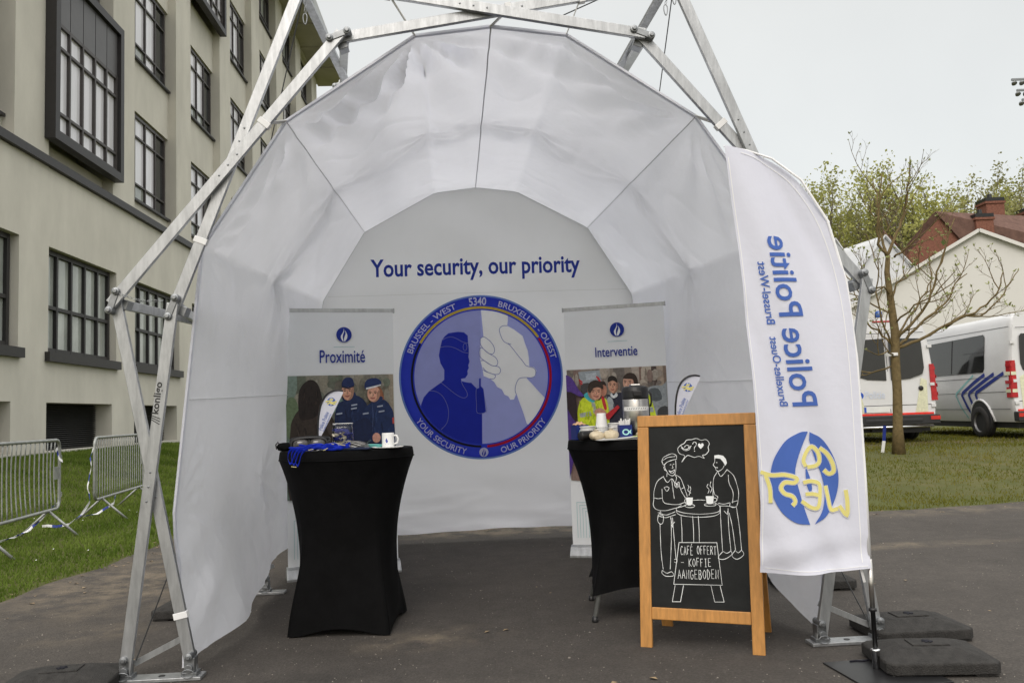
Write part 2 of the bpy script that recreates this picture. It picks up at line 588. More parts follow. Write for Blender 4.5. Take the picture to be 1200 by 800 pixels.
def ground_mat(name, stops, scales, bump, bscale, rough=0.9, spots=None, patches=()):
    """several noises added up; stops are the colours from dark to light; patches are real stains with a place of their own"""
    m = bpy.data.materials.new(name)
    m.use_nodes = True
    n, L = m.node_tree.nodes, m.node_tree.links
    b = n['Principled BSDF']
    b.inputs['Roughness'].default_value = rough
    b.inputs['Specular IOR Level'].default_value = 0.25
    t = n.new('ShaderNodeTexCoord')
    acc = None
    for s, w in scales:
        nz = n.new('ShaderNodeTexNoise')
        nz.inputs['Scale'].default_value = s
        nz.inputs['Detail'].default_value = 6
        nz.inputs['Roughness'].default_value = 0.7
        L.new(t.outputs['Object'], nz.inputs['Vector'])
        mu = n.new('ShaderNodeMath')
        mu.operation = 'MULTIPLY'
        mu.inputs[1].default_value = w
        L.new(nz.outputs[0], mu.inputs[0])
        if acc is None:
            acc = mu.outputs[0]
        else:
            ad = n.new('ShaderNodeMath')
            ad.operation = 'ADD'
            L.new(acc, ad.inputs[0])
            L.new(mu.outputs[0], ad.inputs[1])
            acc = ad.outputs[0]
    rp = n.new('ShaderNodeValToRGB')
    els = rp.color_ramp.elements
    for i, (p, c) in enumerate(stops):
        el = els[i] if i < 2 else els.new(p)
        el.position = p
        el.color = (*c, 1)
    L.new(acc, rp.inputs[0])
    colour = rp.outputs[0]
    for (px, py, sx, sy, ang, cc, amt) in patches:
        mp = n.new('ShaderNodeMapping')
        mp.vector_type = 'TEXTURE'
        mp.inputs['Location'].default_value = (px, py, 0)
        mp.inputs['Rotation'].default_value = (0, 0, R(ang))
        mp.inputs['Scale'].default_value = (sx, sy, 50)
        L.new(t.outputs['Object'], mp.inputs['Vector'])
        gr = n.new('ShaderNodeTexGradient')
        gr.gradient_type = 'SPHERICAL'
        L.new(mp.outputs[0], gr.inputs['Vector'])
        nz = n.new('ShaderNodeTexNoise')
        nz.inputs['Scale'].default_value = 3.5
        nz.inputs['Detail'].default_value = 8
        nz.inputs['Roughness'].default_value = 0.75
        L.new(t.outputs['Object'], nz.inputs['Vector'])
        mr = n.new('ShaderNodeMapRange')
        mr.inputs['From Min'].default_value = 0.42
        mr.inputs['From Max'].default_value = 0.68
        L.new(nz.outputs[0], mr.inputs[0])
        mm = n.new('ShaderNodeMath')
        mm.operation = 'MULTIPLY'
        L.new(gr.outputs['Fac'], mm.inputs[0])
        L.new(mr.outputs[0], mm.inputs[1])
        m3 = n.new('ShaderNodeMath')
        m3.operation = 'MULTIPLY'
        m3.use_clamp = True
        m3.inputs[1].default_value = amt * 2.2
        L.new(mm.outputs[0], m3.inputs[0])
        mix = n.new('ShaderNodeMix')
        mix.data_type = 'RGBA'
        L.new(m3.outputs[0], mix.inputs['Factor'])
        L.new(colour, mix.inputs[6])
        mix.inputs[7].default_value = (*cc, 1)
        colour = mix.outputs[2]
    L.new(colour, b.inputs['Base Color'])
    n2 = n.new('ShaderNodeTexNoise')
    n2.inputs['Scale'].default_value = bscale
    n2.inputs['Detail'].default_value = 3
    L.new(t.outputs['Object'], n2.inputs['Vector'])
    bp = n.new('ShaderNodeBump')
    bp.inputs['Strength'].default_value = bump
    bp.inputs['Distance'].default_value = 0.01
    L.new(n2.outputs[0], bp.inputs['Height'])
    L.new(bp.outputs[0], b.inputs['Normal'])
    return m


DUST = (0.17, 0.14, 0.105)
M['asphalt'] = ground_mat('asphalt', [(0.33, (0.036, 0.032, 0.028)), (0.68, (0.115, 0.102, 0.089)), (0.50, (0.064, 0.057, 0.051))],
                          [(0.5, 0.30), (6.0, 0.20), (75.0, 0.50)], 0.8, 90,
                          patches=[(-3.1, 6.9, 1.3, 1.6, 0, DUST, 0.8), (-0.2, 9.2, 2.6, 0.5, 3, DUST, 1.0), (2.9, 7.4, 1.9, 0.22, 4, DUST, 0.7),
                                   (-0.5, 4.9, 0.55, 0.3, 20, DUST, 0.6), (4.8, 9.6, 2.5, 0.5, 8, DUST, 0.5), (-0.9, 4.1, 0.5, 0.35, 0, (0.03, 0.028, 0.026), 0.7),
                                   (-3.3, 9.5, 1.0, 2.5, 0, DUST, 0.6), (-2.6, 5.3, 0.5, 0.3, 30, DUST, 0.5)])
M['soil'] = ground_mat('lawn_soil', [(0.28, (0.055, 0.052, 0.016)), (0.78, (0.110, 0.115, 0.030)), (0.55, (0.075, 0.084, 0.020))],
                       [(0.6, 0.5), (9.0, 0.3), (60.0, 0.2)], 0.8, 60,
                       patches=[(11, 13.0, 9, 3.2, 4, (0.135, 0.115, 0.05), 0.7), (8, 17.5, 9, 1.6, 0, (0.10, 0.075, 0.045), 1.1), (0.4, 10.0, 4, 0.7, 3, (0.13, 0.10, 0.06), 0.6)])

# ================================================================== ground
def ground_sheet():
    xs = sorted(set([-400, -200, -100, -60, -30, -20, -14] + [x * 0.5 for x in range(-24, 61)] + [35, 40, 50, 70, 120, 200, 400]))
    ys = sorted(set([-300, -100, -40, -20, -10, -5] + [y * 0.5 for y in range(0, 61)] + [35, 40, 50, 70, 100, 160, 300, 600, 900]))
    b = MB()
    nx = len(xs)
    vs = [(x, y, zg(x, y)) for y in ys for x in xs]
    fs = [(j * nx + i, j * nx + i + 1, (j + 1) * nx + i + 1, (j + 1) * nx + i) for j in range(len(ys) - 1) for i in range(nx - 1)]
    b.add(vs, fs)
    return tag(b.build('ground', M['soil'], sm=True), kind='structure')


ground_sheet()


def edge_left(y):
    return -3.74 - 0.02 * (y - 6) + 0.06 * math.sin(y * 1.7) + 0.03 * math.sin(y * 5.1)


def edge_back(x):
    t = 9.62 + 0.02 * (x + 4)
    if x > 0.5:
        t = 9.70 + 0.20 * (x - 4) * smooth((x - 0.5) / 4)
    return t + 0.03 * math.sin(x * 2.3) + 0.02 * math.sin(x * 6.7)


def asphalt_sheet():
    ring = [(-3.6, -12)]
    ring += [(edge_left(y * 0.25), y * 0.25) for y in range(-20, 38)]
    ring += [(x * 0.25, edge_back(x * 0.25)) for x in range(-15, 100)]
    ring += [(26, -12)]
    b = MB()
    b.poly(ring, lambda a, c, l: Vector((a, c, 0.004)))
    return tag(b.build('asphalt_path', M['asphalt']), kind='structure')


asphalt_sheet()


# grass: many single blades as ONE mesh
def grass(name, n, sampler, hgt, wid, matl):
    V = np.zeros((n * 3, 3))
    k = 0
    while k < n:
        x, y, s = sampler()
        if x is None:
            continue
        z = zg(x, y)
        h = hgt * s * random.uniform(0.5, 1.3)
        a = random.uniform(0, 6.283)
        lx, ly = random.gauss(0, 0.4) * h, random.gauss(0, 0.4) * h
        w = wid * s * random.uniform(0.7, 1.3)
        dx, dy = math.cos(a) * w / 2, math.sin(a) * w / 2
        V[k * 3] = (x - dx, y - dy, z)
        V[k * 3 + 1] = (x + dx, y + dy, z)
        V[k * 3 + 2] = (x + lx, y + ly, z + h)
        k += 1
    me = bpy.data.meshes.new(name)
    me.from_pydata(V.tolist(), [], [(i * 3, i * 3 + 1, i * 3 + 2) for i in range(n)])
    me.materials.append(matl)
    o = bpy.data.objects.new(name, me)
    col.objects.link(o)
    return tag(o, kind='stuff')


def s_left():
    y = 4.5 + 22 * random.random() ** 1.6
    x = random.uniform(-11.0, -3.6)
    if x > edge_left(y) + random.gauss(0, 0.03) - 0.02:
        return None, 0, 0
    if x < -0.62 * y - 3.0:
        return None, 0, 0
    return x, y, 0.8 + 0.05 * y


def s_right():
    y = 9.5 + 16 * random.random() ** 1.5
    x = random.uniform(-4, 16)
    if y < edge_back(x) + abs(random.gauss(0, 0.05)):
        return None, 0, 0
    if x < 3.0 and random.random() < 0.5:
        return None, 0, 0
    d = math.sin(x * 1.3) * math.sin(y * 2.1 + x) + 0.4 * math.sin(x * 4 + y * 3)
    if d < -0.3 and random.random() < 0.6:
        return None, 0, 0
    return x, y, 0.7 + 0.03 * y


M['blade'] = leafmat('grass_blades', (0.085, 0.135, 0.020), (0.165, 0.225, 0.045))
M['blade2'] = leafmat('dry_grass_blades', (0.105, 0.115, 0.014), (0.19, 0.17, 0.030))
grass('grass', 105000, s_left, 0.040, 0.011, M['blade'])
grass('grass_dry', 60000, s_right, 0.035, 0.013, M['blade2'])


# daisies and last year's leaves lying about
def litter():
    b = MB()
    for i in range(260):
        if i < 90:
            y = random.uniform(5.0, 11)
            x = edge_left(y) + random.gauss(0.12, 0.25)
        elif i < 200:
            x = random.uniform(-2.5, 9)
            y = edge_back(x) - abs(random.gauss(0, 0.25))
        else:
            x, y = random.uniform(-3, 6), random.uniform(4, 10)
        s = random.uniform(0.008, 0.026)
        a = random.uniform(0, 6.28)
        c, d = math.cos(a) * s, math.sin(a) * s
        z = zg(x, y) + 0.008
        b.add([(x - c, y - d, z), (x + d * .6, y - c * .6, z + s * .3), (x + c, y + d, z + 0.002), (x - d * .6, y + c * .6, z + s * .2)], [(0, 1, 2, 3)], 0)
    return tag(b.build('dead_leaf_litter', mat('dry_leaf', (0.26, 0.19, 0.11), var=0.5, scale=3), fixn=False), kind='stuff')


litter()


def grit():
    b = MB()
    for i in range(3200):
        y = 3.2 + 7.0 * random.random() ** 1.4
        x = random.uniform(-0.62 * y, 0.62 * y)
        if x < edge_left(y) or y > edge_back(x):
            continue
        s = random.uniform(0.0012, 0.0045) * (1 + 0.8 * (random.random() < 0.05))
        a = random.uniform(0, 6.28)
        c, d = math.cos(a) * s, math.sin(a) * s
        z = 0.0042
        b.add([(x - c, y - d, z), (x + d, y - c, z), (x + c * 1.3, y + d * 1.3, z), (x - d * .8, y + c * .8, z), (x, y, z + s * .9)], [(0, 1, 4), (1, 2, 4), (2, 3, 4), (3, 0, 4)])
    return tag(b.build('gravel_grit', mat('grit_stone', (0.20, 0.18, 0.155), var=0.6, scale=2.7, rough=0.9), fixn=False), kind='stuff')


grit()


def daisies():
    b = MB()
    for i in range(16):
        y = random.uniform(6, 13)
        x = random.uniform(-6.5, -3.9)
        s = 0.007
        z = zg(x, y) + 0.05
        b.add([(x + s * math.cos(t), y + s * math.sin(t), z + 0.003 * math.sin(t)) for t in (0, 1.05, 2.1, 3.14, 4.2, 5.2)], [(0, 1, 2, 3, 4, 5)])
    return tag(b.build('daisy_petals', M['white'], fixn=False), kind='stuff')


daisies()

# ================================================================== the building on the left
BX = Vector((-.05, 1, 0)).normalized()
bld = thing('office_building', 'large cream plastered office building with rows of dark steel windows and wide eaves', 'building',
            (-10.9, 20.0, 0.0), math.atan2(BX.y, BX.x))
COLS = range(-2, 7)
S0, S1 = -10.6, 36.6
PITCHS = 5.2
WW = 3.5


def col_s(k):
    return 5.2 * k - 0.1


def build_wall():
    b = MB()

    def slab(s0, s1, z0, z1, y0, y1):
        b.box(((s0 + s1) / 2, (y0 + y1) / 2, (z0 + z1) / 2), (s1 - s0, y1 - y0, z1 - z0))
    # lower wall: bands and piers round the openings
    edges = [S0]
    for k in COLS:
        edges += [col_s(k), col_s(k) + WW + 0.15]
    edges.append(S1)
    low, ven = [S0], [S0]
    for k in COLS:
        low += [col_s(k) + 0.05, col_s(k) + 3.92]
        ven += [col_s(k), col_s(k) + WW + 0.15]
    low.append(S1)
    ven.append(S1)
    slab(S0, S1, 0.2, 0.72, 0, .8)
    slab(S0, S1, 1.86, 2.95, 0, .8)
    slab(S0, S1, 5.55, 7.45, 0, .8)
    for i in range(0, len(edges), 2):
        slab(ven[i], ven[i + 1], 0.72, 1.86, 0, .8)
        slab(low[i], low[i + 1], 2.95, 5.55, 0, .8)
    # upper wall: piers stand proud of the spandrels
    for i in range(0, len(edges), 2):
        slab(edges[i], edges[i + 1], 7.45, 24.3, 0, 1.0)
    for k in COLS:
        a, c = col_s(k), col_s(k) + WW + 0.15
        zs = [7.45, 8.15, 11.0, 12.65, 15.5, 17.15, 20.0, 21.65, 24.1, 24.3]
        for j in range(0, len(zs), 2):
            slab(a, c, zs[j], zs[j + 1], 0.28, 1.0)
        slab(a - 0.1, c + 0.4, 0.5, 24.0, 1.02, 1.1)
    slab(S0, S1 - 0.02, 24.3, 25.2, 0.05, 12)
    slab(S1 - 0.3, S1 - 0.05, 0, 24.3, 1.1, 12)
    return b.build('wall', M['plaster'], bld)


build_wall()
b = MB()
b.box(((S0 + S1) / 2, -0.05, 7.56), (S1 - S0, 0.14, 0.2))
b.build('ledge', M['darkframe'], bld)
b = MB()
b.box(((S0 + S1) / 2 + 0.4, -0.75, 24.42), (S1 - S0 + 1.6, 1.7, 0.2))
for k in range(-2, 13):
    b.box((S0 + 3.2 * (k + 2) + 0.5, -0.7, 24.29), (0.35, 1.5, 0.1))
b.build('eaves', M['soffit'], bld)
b = MB()
b.box(((S0 + S1) / 2 + 0.4, 5, 24.78), (S1 - S0 + 1.9, 13.5, 0.5))
b.build('roof', M['marquee_grey'], bld)


def lattice(fr, s0, s1, z0, z1, cols, rows, y, bw=0.075, d=0.09, outer=0.13):
    """frame of bars in local wall coordinates; rows are fractions of height"""
    xs = [s0 + (s1 - s0) * i / cols for i in range(cols + 1)]
    zz = [z0 + (z1 - z0) * r for r in rows]
    for i, x in enumerate(xs):
        w = outer if i in (0, cols) else bw
        fr.box((x + (w / 2 if i == 0 else -w / 2 if i == cols else 0), y, (z0 + z1) / 2), (w, d, z1 - z0))
    for j, z in enumerate(zz):
        w = outer if j in (0, len(zz) - 1) else bw
        for i in range(cols):
            xa = xs[i] + (outer if i == 0 else bw / 2)
            xb = xs[i + 1] - (outer if i == cols - 1 else bw / 2)
            fr.box(((xa + xb) / 2, y + 0.004, z + (w / 2 if j == 0 else -w / 2 if j == len(zz) - 1 else 0)), (xb - xa, d, w))


def glass(s0, s1, z0, z1, cols, rows, y, pick, parent, mats):
    g = MB()
    for i in range(cols):
        for j in range(len(rows) - 1):
            xa = s0 + (s1 - s0) * i / cols
            xb = s0 + (s1 - s0) * (i + 1) / cols
            za = z0 + (z1 - z0) * rows[j]
            zb = z0 + (z1 - z0) * rows[j + 1]
            t = random.uniform(-0.006, 0.006)
            g.add([(xa, y + t, za), (xb, y - t, za), (xb, y - t, zb), (xa, y + t, zb)], [(0, 1, 2, 3)], pick(i, j))
    return g.build('pane', mats, parent, fixn=False)


def upper_window(loc_s, loc_z, parent=bld, pick=lambda i, j: 1 if i == 3 else (2 if j == 0 and i < 2 else 0)):
    fr = MB()
    rows = [0, 0.2, 0.75, 1]
    lattice(fr, 0, WW, 0, 2.75, 4, rows, 0.37, bw=0.055, outer=0.09)
    w = fr.build('window', M['winframe'], parent, loc=(loc_s, 0, loc_z))
    glass(0, WW, 0.02, 2.73, 4, rows, 0.395, pick, w, [M['glass_pale'], M['glass_dark'], M['glass_green']])
    s = MB()
    s.box((WW / 2 + 0.06, 0.27, -0.04), (WW + 0.1, 0.20, 0.07))
    s.build('sill', M['darkframe'], w)
    return w


def lower_window(loc_s, loc_z, parent=bld):
    fr = MB()
    rows = [0, 0.44, 1]
    lattice(fr, 0, 3.78, 0, 2.5, 5, rows, 0.2, bw=0.085, outer=0.12)
    w = fr.build('window', M['darkframe'], parent, loc=(loc_s, 0, loc_z))
    glass(0, 3.78, 0.02, 2.48, 5, rows, 0.235, lambda i, j: 0, w, [M['glass_green']])
    s = MB()
    s.box((1.89, 0.05, -0.12), (4.1, 0.34, 0.22))
    s.build('sill', M['darkframe'], w)
    return w


def vent(loc_s, loc_z):
    v = MB()
    v.box((WW / 2 + .02, 0.5, 0.57), (WW + .1, 0.04, 1.13))
    for i in range(22):
        v.box((WW / 2 + .02, 0.42, 0.03 + i * 0.0515), (WW + .1, 0.06, 0.012), Matrix.Rotation(R(-35), 3, 'X'))
    return v.build('vent_louvre', M['shutter'], bld, loc=(loc_s, 0, loc_z))


BAYS = {(0, 0), (2, 2)}
pu = upper_window(col_s(1), 8.2)
pu2 = upper_window(col_s(2), 8.2, pick=lambda i, j: 1 if i == 3 or (i == 0 and j == 1) else (2 if j == 0 else 0))
pu3 = upper_window(col_s(3), 8.2, pick=lambda i, j: 1 if i == 3 else (2 if (i + j) % 3 == 0 else 0))
pl = lower_window(col_s(0) + 0.06, 3.05)
pv = vent(col_s(0), 0.72)
for k in COLS:
    for r in range(4):
        if (k, r) in BAYS or (k, r) in ((1, 0), (2, 0), (3, 0)):
            continue
        if k == -2 and r > 1:
            continue
        w = copy_tree((pu, pu2, pu3)[(k * 2 + r * 3 + (k * r) % 2) % 3], bld)
        w.location = (col_s(k), 0, 8.2 + 4.5 * r)
        if r == 3:
            w.scale = (1, 1, 0.88)
for k in (-2, -1, 1, 2, 3, 4, 5, 6):
    w = copy_tree(pl, bld)
    w.location = (col_s(k) + 0.06, 0, 3.05)
    c = pv.copy()
    col.objects.link(c)
    c.parent = bld
    c.location = (col_s(k), 0, 0.72)


def bay(k, r):
    s = MB()
    a, c, z0, z1, y0 = 0, 4.0, 0, 4.45, -0.26
    s.box((2.0, y0 / 2, 0.11), (4.0, 0.26 - 0.002, 0.22))
    s.box((2.0, y0 / 2, z1 - 0.11), (4.0, 0.26 - 0.002, 0.22))
    s.box((0.11, y0 / 2, z1 / 2), (0.22, 0.26, z1 - 0.44))
    s.box((3.89, y0 / 2, z1 / 2), (0.22, 0.26, z1 - 0.44))
    o = s.build('bay_window', M['darkframe'], bld, loc=(col_s(k) - 0.22, 0, 8.1 + 4.5 * r))
    fr = MB()
    rows = [0, 0.19, 0.78, 1]
    lattice(fr, 0.22, 3.78, 0.22, 3.0, 5, rows, -0.12, bw=0.07, outer=0.09)
    fr.build('frame', M['winframe'], o)
    glass(0.22, 3.78, 0.24, 2.98, 5, rows, -0.09, lambda i, j: 1 if random.random() < 0.06 else 0, o, [M['glass_pale'], M['glass_dark']])
    p = MB()
    for i in range(5):
        p.box((0.22 + 3.56 * (i + .5) / 5, -0.13, 3.6), (3.56 / 5 - 0.035, 0.05, 1.24))
    p.box((2, -0.09, 3.6), (3.56, 0.03, 1.24))
    p.build('panel', M['baypanel'], o)
    return o


for k, r in BAYS:
    bay(k, r)
# ================================================================== the tent
TYAW = R(3.7)
tent = thing('event_tent', 'white vaulted tent on an aluminium frame with a round blue emblem on its back wall', 'tent',
             (-0.05, 4.42, 0), TYAW)
FY, BY = 0.10, 4.20
FP = [(0, 3.36), (.415, 3.31), (1.115, 2.84), (1.555, 2.17), (1.70, 0.8), (1.655, 0.05)]
BP = [(0, 3.56), (.42, 3.51), (1.14, 3.12), (1.57, 2.42), (1.67, 0.85), (1.65, 0.06)]


def full(prof):
    return [(-x, z) for x, z in prof[::-1]] + prof[1:]


FF, BF = full(FP), full(BP)
# parameter values of the profile corners, from arc length of the front profile
_len = [0]
for i in range(1, len(FF)):
    _len.append(_len[-1] + math.hypot(FF[i][0] - FF[i - 1][0], FF[i][1] - FF[i - 1][1]))
UU = [l / _len[-1] for l in _len]


def prof_at(prof, u):
    for i in range(1, len(UU)):
        if u <= UU[i] + 1e-9:
            t = (u - UU[i - 1]) / (UU[i] - UU[i - 1])
            return Vector((prof[i - 1][0] * (1 - t) + prof[i][0] * t, prof[i - 1][1] * (1 - t) + prof[i][1] * t)), i
    return Vector(prof[-1]), len(UU) - 1


_nz = rng.uniform(0, 6.28, 40)


def fold(px, py, ax, ay, k, A, reach, ph, sect=None):
    """tension folds fanning out from an anchor"""
    dx, dy = px - ax, py - ay
    r = math.hypot(dx, dy)
    if r < 1e-4:
        return 0
    th = math.atan2(dy, dx)
    return A * math.sin(k * th + ph) * (r / (r + 0.10)) * math.exp(-(r / reach) ** 1.3)


TOT = _len[-1]
# anchors: (arc position, depth) in metres
ANCH = []
for i, u in enumerate(UU):
    if i in (0, len(UU) - 1):
        continue
    ANCH.append((u * TOT, 0.0, 13 + (i * 5) % 7, 0.016, 0.50, _nz[i]))
    ANCH.append((u * TOT, 1.9, 7 + i % 3, 0.022, 0.30, _nz[i + 11]))
    ANCH.append((u * TOT, 4.1, 11, 0.012, 0.35, _nz[i + 21]))
# the strongly gathered folds high on the left
iL = 4
ANCH.append((UU[4] * TOT, 0.0, 13, 0.075, 1.45, 0.6))
ANCH.append((UU[7] * TOT, 0.0, 17, 0.036, 0.8, 1.9))
ANCH.append((UU[3] * TOT, 0.0, 15, 0.038, 1.0, 0.4))


def canopy_pt(u, v):
    a, i = prof_at(FF, u)
    b, _ = prof_at(BF, u)
    t = v
    p = a * (1 - t) + b * t
    y = FY + (BY - FY) * v
    # normal pointing inwards
    e = (Vector(FF[i]) - Vector(FF[i - 1])).normalized()
    n = Vector((e.y, -e.x))
    s = u * TOT
    d = 0.0
    for (as_, ay, k, A, reach, ph) in ANCH:
        d += fold(s, y - FY, as_, ay, k, A, reach, ph)
    # panels sag a little between the seams, and dimples where the cloth is tied up to the middle hoop
    tt = (u - UU[i - 1]) / (UU[i] - UU[i - 1])
    d += 0.014 * math.sin(math.pi * tt) * math.sin(math.pi * v)
    d += 0.012 * math.sin(3.1 * s + 1.3 * y) * math.sin(2.3 * y + 0.8 * s + 1)
    d += 0.004 * math.sin(11 * s + 4 * y + 2 * math.sin(3 * y)) * smooth(v * 5) * smooth((1 - v) * 5)
    nz3 = mnoise.noise
    d += 0.012 * nz3(Vector((s * 1.1, y * 1.1, 3.3)))
    w1 = nz3(Vector((s * 1.9 + 0.5 * nz3(Vector((s, y, 9))), y * 1.5, 7.7)))
    w2 = nz3(Vector((s * 4.3, y * 3.7, 1.7)))
    d += 0.010 * max(0, 1 - abs(w1) * 4.5) ** 2 + 0.0035 * max(0, 1 - abs(w2) * 4) ** 2
    low = smooth((1.5 - p.y) / 1.0) * smooth((p.y - 0.02) / 0.2)
    if low > 0:
        w3 = nz3(Vector((s * 5.2 + 0.8 * w1, y * 4.4, 21.0)))
        w4 = nz3(Vector((s * 2.6, y * 3.1 + s, 31.0)))
        d += low * (0.006 * max(0, 1 - abs(w3) * 4) ** 2 + 0.012 * max(0, 1 - abs(w4) * 3.5) ** 2)
    for k in (3, 5, 7):
        d *= 0.12 + 0.88 * smooth(abs(s - UU[k] * TOT) / 0.16)
    for k in range(1, len(UU) - 1):
        q = math.hypot(s - UU[k] * TOT, (y - FY) - 1.9)
        d -= 0.014 * math.exp(-(q / 0.13) ** 2)
    edge = smooth(v * 14) * smooth((1 - v) * 20)
    d *= edge
    P = Vector((p.x + n.x * d, y, p.y + n.y * d))
    # hem: on the ground at the front corner, caught up further back
    side = 1 if u > 0.5 else -1
    w = u if u < 0.5 else 1 - u
    uh = UU[1]
    if w < uh:
        q = 1 - w / uh
        if side < 0:
            hem = -0.02 + 0.17 * smooth((v - 0.27) / 0.36) + 0.03 * smooth(v / 0.05)
            bulge = 0.09 * math.sin(math.pi * min(1, v / 0.42)) * q ** 2 * (1 if v < 0.42 else 0)
        else:
            hem = -0.02 + 0.17 * smooth(v / 0.16)
            bulge = 0.03 * math.sin(math.pi * min(1, v / 0.3)) * q ** 2 * (1 if v < 0.3 else 0)
        P.z += hem * q
        P.x += -side * bulge
        wav = 0.020 * math.sin(v * 31 + 1) * q ** 1.5 * smooth(v * 8)
        wav += 0.016 * math.sin(s * 16 - v * 30) * smooth(q * 3) * math.exp(-((v - .12) / .13) ** 2) * (1 if side < 0 else .5)
        P.x += wav
    return P


NU, NV = 340, 210
us = []
for i in range(1, len(UU)):
    k = max(3, int(NU * (UU[i] - UU[i - 1])))
    us += [UU[i - 1] + (UU[i] - UU[i - 1]) * j / k for j in range(k)]
us.append(1.0)
nu = len(us)
b = MB()
vs = [canopy_pt(u, j / (NV - 1)) for j in range(NV) for u in us]
fs = [(j * nu + i, j * nu + i + 1, (j + 1) * nu + i + 1, (j + 1) * nu + i) for j in range(NV - 1) for i in range(nu - 1)]
b.add(vs, fs)
canopy = b.build('canopy', M['fabric'], tent, sm=True, fixn=False)


def canopy_line(fu, fv, n, w=0.010, inset=0.006, name='seam'):
    pts = []
    for j in range(n):
        t = j / (n - 1)
        u, v = fu(t), fv(t)
        p = canopy_pt(u, v)
        q, i = prof_at(FF, u)
        e = (Vector(FF[i]) - Vector(FF[i - 1])).normalized()
        pts.append(p + Vector((e.y, 0, -e.x)) * inset)
    s = MB()
    s.tube(pts, w / 2, 5)
    return s.build(name, M['seam'], canopy, sm=True)


# inward is (e.y, -e.x): e runs left to right over the top, so e.y>0 on the left wall gives +x
for i in (3, 5, 7):
    canopy_line(lambda t, i=i: UU[i], lambda t: 0.002 + 0.995 * t, 60, w=0.010 if i == 5 else 0.007)
for a, c in ((UU[1] + (UU[2] - UU[1]) * 0.42, None), (1 - UU[1] - (UU[2] - UU[1]) * 0.42, None)):
    canopy_line(lambda t, a=a: a, lambda t: 0.01 + 0.98 * t, 50, w=0.005)
# rim where the canopy meets the back wall
canopy_line(lambda t: 0.01 + 0.98 * t, lambda t: 0.992, 140, w=0.008, inset=0.006)

# white piping along the front edge
pts = [canopy_pt(u, 0.0) for u in us]
h = MB()
prof = []
for side in (-0.02, 0.02):
    pass
hv, hf = [], []
for k, p in enumerate(pts):
    q, i = prof_at(FF, us[k])
    e = (Vector(FF[i]) - Vector(FF[i - 1])).normalized()
    n = Vector((e.y, 0, -e.x))
    for (dn, dy) in ((-0.008, -0.006), (0.004, -0.008), (0.004, 0.02), (-0.008, 0.02)):
        hv.append(p + n * dn + Vector((0, dy, 0)))
for k in range(len(pts) - 1):
    for j in range(4):
        j2 = (j + 1) % 4
        hf.append((k * 4 + j, k * 4 + j2, (k + 1) * 4 + j2, (k + 1) * 4 + j))
h.add(hv, hf)
h.build('edge_hem', M['fabric'], canopy, sm=False)


# ------------------------------------------------------------------ back wall
def bw_half(z):
    for i in range(1, len(BP)):
        (x0, z0), (x1, z1) = BP[i - 1], BP[i]
        if z <= z0 + 1e-9 and z >= z1 - 1e-9:
            t = (z0 - z) / (z0 - z1) if z0 != z1 else 0
            return x0 + (x1 - x0) * t
    return 0.0 if z > 3.5 else BP[-1][0]


EC = (0.0, 1.62)       # centre of the printed emblem
ER = 0.825


def bw_y(x, z):
    q = math.hypot(x - EC[0], z - EC[1])
    m_ = smooth((q - ER * 1.02) / 0.25)
    d = 0.010 * m_ * math.sin(2.2 * x + 1) * math.sin(1.7 * z)
    d += m_ * (0.004 * math.sin(9 * z + 2 * x + 1.5 * math.sin(3 * x)) + 0.006 * math.sin(4 * x - 5 * z))
    lo = smooth((0.75 - z) / 0.6)
    d += lo * (0.004 * math.sin(19 * z + 2.2 * x + 1.5 * math.sin(1.7 * x)) + 0.010 * max(0, 1 - abs(mnoise.noise(Vector((x * 1.3, z * 7, 5)))) * 4) ** 2)
    return BY - 0.02 + d


b = MB()
nx, nz = 90, 130
vs = []
for j in range(nz):
    for i in range(nx):
        z = 0.10 + (3.555 - 0.10) * j / (nz - 1)
        hw = max(0.004, bw_half(z))
        x = hw * (2 * i / (nx - 1) - 1)
        zz = z
        if z < 0.6:
            q = 1 - (z - 0.10) / 0.50
            zz = z + q * (0.008 * math.sin(3 * x + 1) + 0.006 * x + 0.003 * math.sin(11 * x))
        vs.append((x, bw_y(x, z), zz))
fs = [(j * nx + i, j * nx + i + 1, (j + 1) * nx + i + 1, (j + 1) * nx + i) for j in range(nz - 1) for i in range(nx - 1)]
# the printed roundel is the cloth itself here
fs = [f for f in fs if max(math.hypot(vs[k][0] - EC[0], vs[k][2] - EC[1]) for k in f) > ER * 0.955]
b.add(vs, fs)
back = b.build('back_wall', M['fabric_back'], tent, sm=True, fixn=False)
bwf = lambda a, c, l=0.0: Vector((a, bw_y(a, c) - 0.003 - l, c))
b = MB()
b.stroke([(-bw_half(2.48) * .99 + 2 * bw_half(2.48) * .99 * i / 40, 2.47) for i in range(41)], 0.003, bwf)
b.build('seam', M['seam'], back)
b = MB()
b.text('Your security, our priority', 0.24, lambda a, c, l: (a - 0.02, c + 2.60, 0.004), bold=0.005, align='CENTER', fit=(2.13, 0.235))
b.drape(bwf, 0.05)
b.build('lettering', M['navy'], back)

# ------------------------------------------------------------------ the round emblem
emb = MB()
cR = R(-2.2)


def ez(x, y):
    """from the enlarged photograph (centre 352,392, radius 384) to the emblem's own plane"""
    u, w = (x - 352) / 384, (392 - y) / 384
    return (u * math.cos(cR) - w * math.sin(cR), u * math.sin(cR) + w * math.cos(cR))


ef = lambda a, c, l=0.0: bwf(EC[0] + a * ER, EC[1] + c * ER, 0.002 + l)
K = lambda i: i * 0.0007
E_ = lambda pts: [ez(*p) for p in pts]
EM = [M['lblue'], M['blue'], M['lav2'], M['lav'], M['pwhite'], M['pline'], M['yel'], M['red'], M['pblack']]


